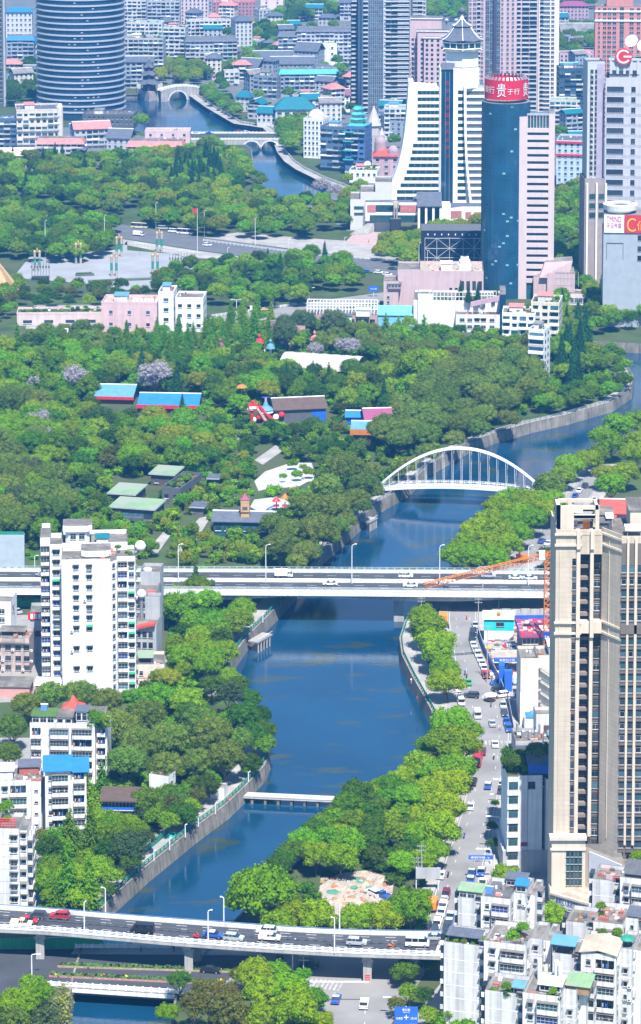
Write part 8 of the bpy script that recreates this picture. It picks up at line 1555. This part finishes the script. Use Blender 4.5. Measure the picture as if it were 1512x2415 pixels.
# ---------- railings on the walls, jetties
def railing(label,P,m,gap):
 T=Thing('promenade_railing',label,'railing',P[0]);pm=kit('post|%s'%m,lambda b:b.box(-.12,.12,-.12,.12,0,1.25,M[m]));r=T.mb('rail');L_=[p-T.P for p in P]
 for dz in(.5,1.0):wall_along(r,[p+Vector((0,0,dz+.3))for p in L_],.16,0,.2,M[m])
 posts(T,P,gap,pm,'post');T.done();return T
railing('green railing along the lower left river walk',offset(river[4:13],.7),'rail_green',2.2);railing('green railing of the left river walk below the middle bridge',offset(river[15:21],.7),'rail_green',2.2);railing('grey railing round the river bend below the park',offset(river[22:35],.7),'metal',3.0);railing('green railing of the right river walk',offset(RB[6:15],.7),'rail_green',2.2);railing('pale railing along the upper river quay',offset(upper[2:12],-.7),'rail_white',3.0)
for lab,x,y,L_ in(('concrete jetty on piles beside the left river walk',610,1500,9),('small green-railed jetty on piles beyond the middle bridge',868,1222,6)):
 T=Block('jetty',lab,'jetty',g(x,y),R(62));T.mb('deck').box(-L_/2,L_/2,-2.4,1.2,-.7,-.3,M['paving']);[T.mb('pile').tube((-L_/2+.5+i*L_/5,-2.1,-4.6),(-L_/2+.5+i*L_/5,-2.1,-.7),.25,M['concrete'],6)for i in range(5)];T.mb('rail').tube((-L_/2,-2.3,.6),(L_/2,-2.3,.6),.06,M['rail_white'],4);T.done()
b=MB();rr=random.Random(5)
for _ in range(260):
 p=g(rr.uniform(760,925),rr.uniform(2070,2148));s_=rr.uniform(.15,.9);b.lathe([(s_,0),(s_*.7,s_*.4),(0,s_*.6)],M[rr.choice(('rubble','rubble','concrete','rubble','brick_red','wood'))],5,(p.x,p.y,.02))
for x,y in((845,2076),(835,2095),(870,2096),(785,2104)):p=g(x,y);b.lathe([(rr.uniform(.8,2.2),0),(rr.uniform(.5,1),.35),(0,.4)],mat('net_green',(.08,.24,.16)),5,(p.x,p.y,.03))
tag(b.build('rubble'),'stones, rubble and green netting strewn over the cleared lot',None,None,'stuff')
T=Block('hoarding','green slatted fence and turquoise sheet beside the left river walk','hoarding',g(345,2010));Q=resample(world([(343,2012),(372,1988),(402,1962)]),1.5)
for i,p in enumerate(Q[:-1]):d=Q[i+1]-p;T.sub('hoarding_panel',kit('walk_panel',lambda b:b.box(0,1.48,0,.06,0,1.8,M['rail_green'])),p-T.P,atan2(d.y,d.x))
p=g(405,1972)-T.P;T.mb('sheet').lathe([(1.8,0),(1.2,.7),(0,1)],M['mint_roof'],9,tuple(p));T.done()
T=Block('hoarding','green hoarding beside the street under the left of the flyover','hoarding',g(-20,2238));[T.sub('hoarding_panel',kit('flyover_panel',lambda b:b.box(0,2.1,0,.08,0,2.6,M['green'])),(i*2.15,0,0))for i in range(12)];T.done()
# ---------- vehicles
GLS=M['glass'];TYRE=mat('tyre',(.02,.02,.02),.9,.1,1)
PAINT={k:mat('paint_'+k,c,.25,.03,.5,spec=.5)for k,c in dict(white=(.78,.78,.78),silver=(.42,.44,.46),black=(.02,.022,.025),dark=(.05,.055,.065),red=(.45,.02,.03),maroon=(.16,.025,.05),blue=(.03,.10,.42),green=(.05,.40,.10),orange=(.75,.25,.02),yellow=(.75,.50,.03),cream=(.72,.62,.44)).items()}
SH=dict(sedan=(4.6,1.8,[(-2.3,.35),(2.3,.35),(2.3,.75),(1.2,.95),(-1.7,1.0),(-2.3,.9)],[(1.25,.93),(.5,1.42),(-1.0,1.44),(-1.75,.98)]),suv=(4.6,1.9,[(-2.3,.4),(2.3,.4),(2.3,.95),(1.3,1.1),(-2.2,1.12)],[(1.35,1.08),(.7,1.62),(-1.8,1.68),(-2.2,1.1)]),van=(5.4,2.0,[(-2.7,.4),(2.7,.4),(2.7,1.0),(2.2,1.25),(-2.7,1.25)],[(2.3,1.2),(1.7,2.1),(-2.6,2.15),(-2.7,1.2)]),truck=(5.8,2.1,[(1.3,.45),(2.9,.45),(2.9,1.3),(1.3,1.3)],[(2.85,1.3),(2.5,2.0),(1.3,2.05),(1.3,1.3)]),pickup=(5.0,1.9,[(-2.5,.45),(2.5,.45),(2.5,.95),(1.4,1.1),(-2.5,1.1)],[(1.5,1.1),(.9,1.65),(-.4,1.68),(-.6,1.1)]),bus=(9.0,2.5,[(-4.5,.4),(4.5,.4),(4.5,1.3),(-4.5,1.3)],[(4.5,1.3),(4.4,2.9),(-4.5,2.9),(-4.5,1.3)]))
CARS={}
def extr(b,prof,w,m):
 n=len(prof);i=len(b.v);b.v+=[(x,-w/2,z)for x,z in prof]+[(x,w/2,z)for x,z in prof]
 a=sum(prof[k][0]*prof[(k+1)%n][1]-prof[(k+1)%n][0]*prof[k][1]for k in range(n));o=list(range(n))if a>0 else list(range(n-1,-1,-1))
 b.f+=[tuple(i+k for k in o),tuple(i+n+k for k in reversed(o))]+[(i+o[k],i+n+o[k],i+n+o[(k+1)%n],i+o[(k+1)%n])for k in range(n)];b.m+=[b.mi(m)]*(n+2)
 b.f[-n:]=[tuple(reversed(f))for f in b.f[-n:]]
def vehicle(kind_,col,P,ang,label,group):
 if(kind_,col)not in CARS:
  L_,w,body,cab=SH[kind_];pt=PAINT.get(col.split('_')[0]);taxi='_' in col;parts=[]
  b=MB();extr(b,body,w,pt)
  if kind_=='truck':b.box(-2.9,1.2,-1.05,1.05,.7,1.1 if col=='red' else 2.5,pt if col in('orange','red')else M['plain_white'])
  if kind_=='pickup':b.box(-2.5,-.7,-.95,-.85,1.1,1.35,pt);b.box(-2.5,-.7,.85,.95,1.1,1.35,pt)
  if kind_ in('truck','bus'):b.box(-L_/2,L_/2,-w*.45,w*.45,.4,.6,M['black'])
  parts.append(('body',b));b=MB();extr(b,cab,w*.86,GLS);parts.append(('windows',b));b=MB();x0,x1=cab[1][0]-.1,cab[2][0]+.05;z=max(cab[1][1],cab[2][1]);b.hexa([(x1,-w*.42,z-.05),(x0,-w*.42,z-.09),(x0,w*.42,z-.09),(x1,w*.42,z-.05),(x1,-w*.42,z+.03),(x0,-w*.42,z),(x0,w*.42,z),(x1,w*.42,z+.03)],M['plain_white']if taxi else pt)
  for t in(.33,.66):x=lerp(x0,x1,t);b.box(x-.05,x+.05,-w*.435,w*.435,cab[0][1],z-.06,pt)
  parts.append(('roof',b));b=MB();[b.box(L_/2-.02,L_/2+.03,s_*w*.36-.2,s_*w*.36+.2,.62,.8,M['plain_white'])for s_ in(-1,1)];[b.box(-L_/2-.03,-L_/2+.02,s_*w*.38-.15,s_*w*.38+.15,.7,.9,M['red'])for s_ in(-1,1)]
  parts.append(('light',b));b=MB();r_=.34 if kind_!='bus' else.48;b.lathe([(0,-.1),(r_,-.1),(r_,.1),(0,.1)],TYRE,10);b.lathe([(0,.11),(r_*.6,.11)],M['metal'],8);b.lathe([(r_*.6,-.11),(0,-.11)],M['metal'],8);b.v=[(x,-z_,y)for x,y,z_ in b.v];wm=b.mesh('wheel')
  CARS[(kind_,col)]=([(n,bb.mesh(n))for n,bb in parts],wm,L_,w,r_)
 parts,wm,L_,w,r_=CARS[(kind_,col)];nm=dict(sedan='car',suv='car').get(kind_,kind_);o=link(nm,None,None,P,ang);tag(o,label,'taxi' if '_' in col else nm,group)
 for n,me in parts:link(n,me,o)
 for x in(-L_*.31,L_*.32):
  for y in(-w/2+.08,w/2-.08):link('wheel',wm,o,(x,y,r_))
NUM=['first','second','third','fourth','fifth','sixth','seventh','eighth','ninth','tenth','eleventh','twelfth','thirteenth','fourteenth','fifteenth','sixteenth','seventeenth','eighteenth','nineteenth','twentieth']
def near_dir(P,line):
 i=min(range(len(line)-1),key=lambda i:((line[i]+line[i+1])/2-P).length);d=line[i+1]-line[i];return atan2(d.y,d.x)
MIDR=midline(RL,RR,.5)
FLEET=[('on the far side of the middle bridge',7.06,MID.A,0,1,'957,1362,suv,white 1152,1362,suv,silver 1217,1366,sedan,white 1250,1367,sedan,white 669,1361,truck,white'),('on the near side of the middle bridge',7.06,MID.A,pi,1,'490,1377,sedan,blue_taxi 779,1380,sedan,white 968,1384,sedan,white'),('on the far lanes of the near flyover',7.56,NEAR.A,pi,1,'87,2165,suv,dark 142,2166,suv,red 629,2201,suv,white 1022,2216,sedan,silver 336,2199,van,black'),('on the near lanes of the near flyover',7.56,NEAR.A,0,1,'66,2176,sedan,red 50,2184,pickup,cream 503,2210,sedan,blue_taxi 551,2218,suv,silver 636,2217,pickup,white 841,2228,suv,silver 984,2231,van,white'),('parked along the site pavement',.04,MIDR,pi,0,'1121,1478,sedan,silver 1117,1491,sedan,dark 1115,1503,suv,black 1114,1514,sedan,black 1117,1525,sedan,white 1121,1536,sedan,white 1127,1547,suv,white 1132,1558,sedan,white 1137,1569,sedan,white 1142,1580,sedan,white 1146,1595,truck,red 1187,1667,sedan,silver 1190,1686,sedan,dark 1195,1706,sedan,blue 1200,1722,pickup,blue'),('standing across the kerb by the blue site gate',.04,MIDR,pi/2+.3,0,'1174,1614,sedan,blue 1178,1628,suv,black 1183,1644,suv,white'),('driving on the riverside road',.04,MIDR,0,0,'1047,1464,truck,orange 1105,1613,sedan,green 1161,1710,sedan,silver 1168,1759,sedan,white 1138,1777,suv,maroon 1126,1690,van,white 1151,1857,sedan,blue_taxi 1110,1906,sedan,white 1116,1849,suv,black'),('crossing the riverside road at the upper zebra crossing',.04,MIDR,pi/2-.2,0,'1112,1645,suv,dark'),('parked on the river side of the street',.04,MIDR,0,0,'1080,1628,sedan,white 1087,1659,van,white 1126,1798,bus,red 1040,2068,sedan,white'),('parked on the house side of the street',.04,MIDR,0,0,'1186,1852,suv,white 1183,1868,suv,dark'),('waiting at the street sign gantry',.04,MIDR,pi,0,'1112,2065,sedan,blue_taxi 1135,2061,sedan,blue_taxi 1110,2081,sedan,blue_taxi 1139,2087,sedan,white'),('in the white queue before the flyover',.04,MIDR,pi,0,'1052,2115,suv,maroon 1048,2129,sedan,silver 1045,2143,suv,white 1041,2157,sedan,white 1036,2171,sedan,white 1031,2185,suv,white 1026,2196,sedan,dark'),('in the blue queue before the flyover',.04,MIDR,pi,0,'1062,2166,sedan,blue_taxi 1059,2181,sedan,blue_taxi 1054,2193,suv,dark'),('stopped under the trees by the flyover',.04,MIDR,0,0,'1021,2142,truck,orange 1006,2190,suv,dark'),('on the cleared lot',.04,MIDR,.8,0,'880,2112,suv,white 902,2118,pickup,blue'),('on the small side road',.04,MIDR,0,0,'793,2361,sedan,blue_taxi 859,2373,suv,white'),('in the shade under the flyover',.04,NEAR.A,0,1,'497,2293,sedan,black 730,2280,suv,dark'),('on the boulevard beside the square',.04,NEAR.A,-.2,1,'327,556,truck,white 329,538,bus,cream 409,548,van,white 437,552,bus,white 489,580,suv,white 384,541,van,silver 866,643,sedan,blue 893,645,suv,white 914,650,suv,white 926,636,sedan,dark'),('on the road beside the park entrance',.04,NEAR.A,.2,1,'604,734,truck,yellow 632,740,van,yellow'),('parked along the upper riverside street',.04,MIDR,0,0,'1367,1160,sedan,white 1357,1173,sedan,blue 1351,1184,sedan,blue 1425,1107,sedan,white 1278,1279,sedan,blue 1294,1284,sedan,white 1380,1149,suv,dark 1410,1120,sedan,white'),('on the stone bridge',3.25,NEAR.A,0,1,'462,317,sedan,white 493,316,sedan,blue 563,312,sedan,red 581,314,suv,white 644,314,suv,white'),('parked at the left edge of the picture',.04,MIDR,.6,1,'40,1445,sedan,silver 10,1774,sedan,white 30,1774,sedan,blue 82,2069,suv,white'),]
for ph,z,line,fl,byx,s_ in FLEET:
 it=[q.split(',')for q in s_.split()];it=[(float(a),float(b_),c,d)for a,b_,c,d in it];it.sort(key=lambda q:q[0]if byx else q[1])
 for i,(x,y,k_,c)in enumerate(it):
  P=g(x,y,z);w_={'sedan':'car','suv':'SUV','bus':'bus'}.get(k_,k_);cn={'blue_taxi':'blue and white','dark':'dark grey'}.get(c,c)
  vehicle(k_,c,P,near_dir(P,line)+fl+rnd.uniform(-.04,.04),'%s %s %s%s'%(cn,'taxi' if '_' in c else w_,ph,'' if len(it)==1 else ', %s from %s'%(NUM[i],'the left' if byx else 'the far end')),'vehicles '+ph)
# ---------- people and scooters
def skin_mesh(name,V,E,rad,cols):
 me=bpy.data.meshes.new(name);me.from_pydata(V,E,[]);o=link(name,me);o.modifiers.new('s','SKIN');[setattr(me.skin_vertices[0].data[i],'radius',(r_,r_))for i,r_ in enumerate(rad)];me.skin_vertices[0].data[0].use_root=True;o.modifiers.new('u','SUBSURF').levels=1
 out=bpy.data.meshes.new_from_object(o.evaluated_get(bpy.context.evaluated_depsgraph_get()));bpy.data.objects.remove(o);out.name=name
 for c in cols:out.materials.append(c)
 return out
SKINM=mat('skin',(.45,.28,.2));HAIR=mat('hair',(.02,.018,.016))
def body_mesh(shirt,legs,sit):
 if sit:V=[(0,0,.82),(.02,0,1.1),(.04,0,1.3),(.06,0,1.42),(.08,0,1.58),(.05,.2,1.28),(.25,.24,1.08),(.5,.22,1.05),(.05,-.2,1.28),(.25,-.24,1.08),(.5,-.22,1.05),(.4,.12,.8),(.42,.12,.4),(.5,.12,.34),(.4,-.12,.8),(.42,-.12,.4),(.5,-.12,.34)]
 else:V=[(0,0,.95),(0,0,1.15),(0,0,1.38),(0,0,1.5),(.02,0,1.66),(0,.2,1.38),(-.05,.24,1.12),(.05,.24,.86),(0,-.2,1.38),(.06,-.24,1.12),(.14,-.24,.9),(.1,.1,.5),(.02,.1,.06),(.14,.1,.04),(-.06,-.1,.5),(-.2,-.1,.08),(-.08,-.1,.04)]
 E=[(0,1),(1,2),(2,3),(3,4),(2,5),(5,6),(6,7),(2,8),(8,9),(9,10),(0,11),(11,12),(12,13),(0,14),(14,15),(15,16)];rad=[.16,.15,.17,.06,.11,.07,.05,.04,.07,.05,.04,.085,.055,.05,.085,.055,.05]
 me=skin_mesh('body',V,E,rad,[shirt,legs,SKINM,HAIR]);hi=1.5 if sit else 1.54
 for p in me.polygons:z,y=p.center.z,abs(p.center.y);p.material_index=3 if z>hi+.12 else 2 if z>hi-.06 else 1 if z<(.9 if sit else.98)and y<.2 else 2 if(y>.17 and z<1.15)else 0
 return me
def person(P,ang,shirt,legs,sit,label):
 o=link('person',kit('body|%s|%s|%d'%(shirt,legs,sit),lambda b:None)if 0 else BODY.setdefault((shirt,legs,sit),None)or BODY.update({(shirt,legs,sit):body_mesh(M[shirt],M[legs],sit)})or BODY[(shirt,legs,sit)],None,P,ang);tag(o,label,'person','people');return o
BODY={}
def scooter(P,ang,col,label):
 b=MB();extr(b,[(-.85,.45),(-.2,.42),(.3,.3),(.6,.3),(.75,.95),(.62,1.0),(.45,.45),(.1,.5),(-.05,.8),(-.85,.82)],.32,M[col]);bm_=b.mesh('body');o=link('scooter',None,None,P,ang);tag(o,label,'scooter','scooters on the roads');link('body',bm_,o);hb=MB();hb.tube((.66,-.35,1.05),(.66,.35,1.05),.03,M['black'],5);link('handlebar',hb.mesh('handlebar'),o)
 wm=kit('wheel|s',lambda b:b.lathe([(0,-.06),(.24,-.06),(.24,.06),(0,.06)],TYRE,10))
 for x in(-.55,.72):q=link('wheel',wm,o,(x,0,.24));q.rotation_euler.x=pi/2
for i,(x,y,z,line,c,sh,wh_)in enumerate(((464,2213,7.56,NEAR.A,'red','red','near lanes of the flyover behind the taxi'),(924,2235,7.56,NEAR.A,'orange','statue','near lanes of the flyover behind the white van'),(1051,1388,7.06,MID.A,'black','dark_grey','near carriageway of the middle bridge'),(90,1359,7.06,MID.A,'grey','plain_white','middle bridge left of the white tower'),(1058,1482,.04,MIDR,'black','dark_grey','riverside road below the orange truck'),(1101,1460,.04,MIDR,'red','rose','riverside road at the bridge shadow'),(1086,1589,.04,MIDR,'grey','plain_white','riverside road, left of a group of three'),(1097,1592,.04,MIDR,'dark_grey','blue','riverside road, middle of a group of three'),(1101,1600,.04,MIDR,'black','dark_grey','riverside road, nearest of a group of three'),(1165,1790,.04,MIDR,'black','plain_white','riverside road below the lower crossing'),(1095,1976,.04,MIDR,'blue','dark_grey','riverside road beside the tall trees'),(1057,2068,.04,MIDR,'black','dark_grey','riverside road by the grey sign back'),(660,2262,.04,NEAR.A,'black','dark_grey','street in the flyover shadow'),(930,2305,.04,MIDR,'black','statue','street right of the striped pier'))):
 P=g(x,y,z);a=near_dir(P,line);scooter(P,a,c,'%s scooter on the %s'%(c.replace('_',' '),wh_));person(P,a,sh,'dark_grey',True,'rider in a %s top on the %s'%({'statue':'tan','plain_white':'white','rose':'pink'}.get(sh,sh).replace('_',' '),wh_))
for x,y,z,sh,lg_,wh_ in((309,2228+6,.2,'red','dark_grey','far pavement under the flyover'),(333,2245,.2,'black','black','far pavement under the flyover, nearer the red walker'),(410,2246,.2,'black','dark_grey','far pavement under the flyover, by the second pier'),(1139,1389,7.06,'plain_white','grey','middle bridge by the crane jib'),(1158,1668,.04,'dark_grey','black','riverside road below the parasol cart'),(1172,1648,.15,'red','dark_grey','pavement by the white tall car'),(1180,1722,.15,'pink','grey','pavement beside the blue pickup'),(1138,1758,.15,'black','dark_grey','lower zebra crossing'),(1212,1612,.05,'black','black','site yard behind the blue gate'),(1200,1520,.05,'yellow','blue','building site beside the turquoise cabin'),(1170,1548,.05,'yellow','dark_grey','building site in front of the cabin'),(1160,1605,.15,'green','dark_grey','pavement by the hoarding'),(150,618,.05,'plain_white','grey','square, left one of a pair'),(155,619,.05,'plain_white','dark_grey','square, right one of a pair'),(330,600,.05,'blue','grey','square near the right columns'),(360,610,.05,'plain_white','grey','square under a white parasol'),(870,572,.05,'dark_grey','dark_grey','pavement before the stone statue'),(984,1655,.05,'red','dark_grey','right river walk'),(970,1612,.05,'plain_white','rose','right river walk below the middle bridge'),(531,1588,.05,'red','plain_white','left river walk at the wall bend'),(540,1893,.05,'red','rose','left river walk above the low footbridge')):
 person(g(x,y,z),rnd.uniform(0,6),sh,lg_,False,'person in a %s top on the %s'%(sh.replace('plain_','').replace('_',' '),wh_))
T=Thing('parasol_cart','cart under a pale striped parasol on the riverside road','cart',g(1157,1655));T.mb('body').box(-.9,.9,-.5,.5,.4,1.1,M['wood']);T.mb('pole').tube((0,0,1),(0,0,2.5),.04,M['metal'],5);T.mb('parasol').lathe([(1.9,2.1),(.1,2.8)],M['plain_white'],10);[T.sub('wheel',kit('wheel|s',None),(x,y,.3))for x in(-.6,.6)for y in(-.55,.55)];T.done()
# ---------- lamps, poles, signs
def lamp(x,y,z,ytop,arm,label,group,two=False,nm='street_lamp'):
 P=g(x,y,z);T=Thing(nm,label,'street lamp',P,0,group);h=zat(P,ytop)-z;r_=.13;T.mb('pole').tube((0,0,0),(0,0,h*.93),r_*1.3,M['lamp_white'],6,r_)
 for s_ in((arm,-arm)if two else(arm,)):T.mb('arm').path([(0,0,h*.92),(s_*.12,0,h*.97),(s_,0,h)],r_*.8,M['lamp_white'],5);b=MB();b.box(min(s_,s_*1.7),max(s_,s_*1.7),-.2,.2,h-.08,h+.1,M['lamp_white']);b.build('lamp_head',T.o)
 T.done()
LS=[('tall white lamp on the middle road bridge','left',7.05,((421,1373,1283,.9),(627,1374,1284,.9),(830,1376,1283,.9),(1037,1378,1285,.9),(1246,1380,1286,.9))),('white lamp on the near side of the near flyover','left',7.5,((199,2203,2126,.3),(491,2226,2146,.6),(789,2248,2163,-.5))),('white lamp on the far side of the near flyover','left',7.5,((249,2160,2093,-.6),(528,2182,2115,-.5),(801,2202,2133,.3))),('curved lamp on the house side of the riverside road','far end',0,((1232,1680,1650,-1.5),(1196,1900,1838,-2.2),(1190,1960,1873,-2.2),(1180,2010,1925,-2.2),(1158,2040,2002,-2.2))),('lamp on the left river walk','far end',0,((620,1468,1448,.3),(586,1846,1820,.3),(508,1920,1893,.3),(468,1950,1918,.3),(437,1975,1944,.3),(400,2005,1975,.3),(363,2032,2005,.3),(327,2060,2035,.3),(290,2090,2066,.3))),('lamp on the left bank houses lane','far end',0,((48,1345,1290,.8),(82,1345,1310,.8),(72,2065,2000,.3))),('lamp by the small side road','far end',0,((75,2300,2250,1.2),(690,2290,2215,0.5),(940,2395,2352,-2),(1325,2190,2130,.8))),('twin-armed lamp on the park entrance road','left',0,((558,745,706,1.6),(644,730,692,1.6),(729,715,678,1.6))),('tall lamp mast on the square and boulevard','left',0,((107,606,519,.6),(247,588,507,.6),(368,540,477,.6),(482,556,496,.6),(602,578,513,.6),(812,622,560,.6),(403,628,597,.6),(537,622,583,.6),(680,605,565,.6),(988,640,572,.6),(1008,640,590,.6)))]
for ph,fr_,z,it in LS:
 it=sorted(it,key=lambda q:q[0]if fr_=='left' else q[1])
 for i,(x,y,yt,arm)in enumerate(it):lamp(x,y,z,yt,arm,'%s, %s from the %s'%(ph,NUM[i],fr_),ph+'s','twin' in ph)
for lab,x,y,yt in(('tall utility pole with two crossarms beside the grey sign back',994,2085,1992),('shorter utility pole with three crossarms beside the grey sign back',986,2085,2020),('utility pole in the street trees nearest the middle bridge',994,1462,1408),('utility pole rising from the street trees below the orange truck',1014,1500,1445),('utility pole rising from the middle of the street tree row',1043,1560,1505),('utility pole by the turquoise cabin',1128,1500,1410),('thin utility pole by the blue site gate',1149,1610,1475),('utility pole beside the white tower foot',118,1610,1555),('utility pole among the trees beside the crossing street',716,2310,2250),('pole of the grey street cameras by the workshop',1192,1790,1750)):
 T=Thing('utility_pole',lab,'pole',g(x,y),0,'utility poles');h=T.Z(yt);T.mb('pole').tube((0,0,0),(0,0,h),.16,M['concrete'],6,.1)
 for k in range(3 if 'three' in lab else 2):b=MB();b.box(-1.1,1.1,-.06,.06,h-.5-k*1.1,h-.38-k*1.1,M['metal']);[b.lathe([(.09,0),(.05,.3)],M['frame'],5,(q,0,h-.38-k*1.1))for q in(-1,-.4,.4,1)];b.build('crossarm',T.o)
 T.done()
def sign(nm,label,x,y,z0,w_,h_,m,words,poles,col='plain_white'):
 T=Thing(nm,label,'sign',g(x,y));T.mb('board').box(-w_/2,w_/2,-.1,.1,z0,z0+h_,M[m])
 for q in poles:T.mb('post').tube((q,.25,0),(q,.25,z0+h_),.14,M['lamp_white'],6)
 for s_,ww,hh,dx,dz in words:text(T.o,s_,ww,hh,(dx,-.12,z0+dz),M[col])
 T.done()
sign('road_sign','blue road name sign at the foot of the picture',958,2448,3.2,5.0,3.8,'sign_panel' if 0 else 'blue',(('青云路',1.7,.55,0,2.9),('Qingyun Rd',1.4,.25,0,2.5),('花果园',1.4,.5,-1.5,1.0),('人民大道',1.5,.5,1.5,1.0),('+',1.0,1.0,0,1.0)),(0,))
sign('sign_gantry','blue and white direction sign hung over the riverside road',1134,2075,5.2,6.0,1.0,'blue',(('南明河路 →',4.6,.55,-.2,.22),),(3.3,));sign('road_sign','large grey back of a road sign beside the riverside road',1010,2100,3.0,6.0,2.7,'grey',(),(-2.9,2.4))
sign('road_sign','blue road sign beside the boulevard before the pink podium',881,700,2.5,5,2.6,'blue',(('中山路',3,.8,0,1),),(0,));sign('signal_mast','thin horizontal signal mast over the small side road',800,2372,5.4,13,.25,'lamp_white',(),(-6.3,))
for lab,x,y,L_,hgt_ in(('long low hedge planter on the square near the park trees',395,645,16,1.2),('short low hedge planter at the left of the square',200,650,9,1.0),('dark stone edging wall along the lower side of the square',290,662,34,.9)):
 T=Thing('planter',lab,'planter',g(x,y),R(12));T.mb('wall').box(-L_/2,L_/2,-1.2,1.2,0,hgt_,M['dark_grey'],M['lawn']);b=T.mb('hedge');[b.lathe([(.6,0),(.7,.5),(0,1)],M['lawn'],6,(-L_/2+.8+i*1.3,0,hgt_))for i in range(int(L_/1.3))]if 'hedge' in lab else None;T.done(stuff=('hedge',))
T=Thing('flagpole','tall flagpole with a red flag by the boulevard','flagpole',g(466,640));h=T.Z(490);T.mb('pole').tube((0,0,0),(0,0,h),.2,M['lamp_white'],6,.1);b=T.mb('flag');[b.face([(-k*.8,.2*sin(k),h-.4),(-(k+1)*.8,.2*sin(k+1),h-.5),(-(k+1)*.8,.2*sin(k+1),h-2.6),(-k*.8,.2*sin(k),h-2.6)],M['red'])for k in range(3)];T.done()
for i,(a,c,lab)in enumerate(((g(480,569),g(700,598),'white fence along the middle of the boulevard'),(g(700,600),g(985,622),'white fence along the right half of the boulevard'),(g(320,576),g(470,600),'white fence between the square and the boulevard'),(g(500,748),g(700,720),'white fence of the park entrance road'))):
 T=Thing('fence',lab,'fence',a,atan2((c-a).y,(c-a).x));n=int((c-a).length/2.5);pm=kit('fence_post',lambda b:b.box(-.12,.12,-.12,.12,0,1.3,M['rail_white']));[T.sub('post',pm,(k*2.5,0,0))for k in range(n)];[T.mb('rail').box(0,(c-a).length,-.06,.06,z,z+.14,M['rail_white'])for z in(.4,.8,1.1)];T.done(stuff=('rail',))
T=Thing('sightseeing_boat','small white boat on the upper river','boat',g(503,268,WZ+.7));T.mb('hull').prism([(-2.5,0),(0,-.9),(2.5,-.6),(2.5,.6),(0,.9)],0,.8,M['plain_white']);T.mb('roof').box(-1,2,-.7,.7,1.8,1.95,M['plain_white']);T.mb('post').box(-.9,-.8,-.6,.6,.8,1.8,M['metal']);T.mb('post').box(1.8,1.9,-.6,.6,.8,1.8,M['metal']);T.done()
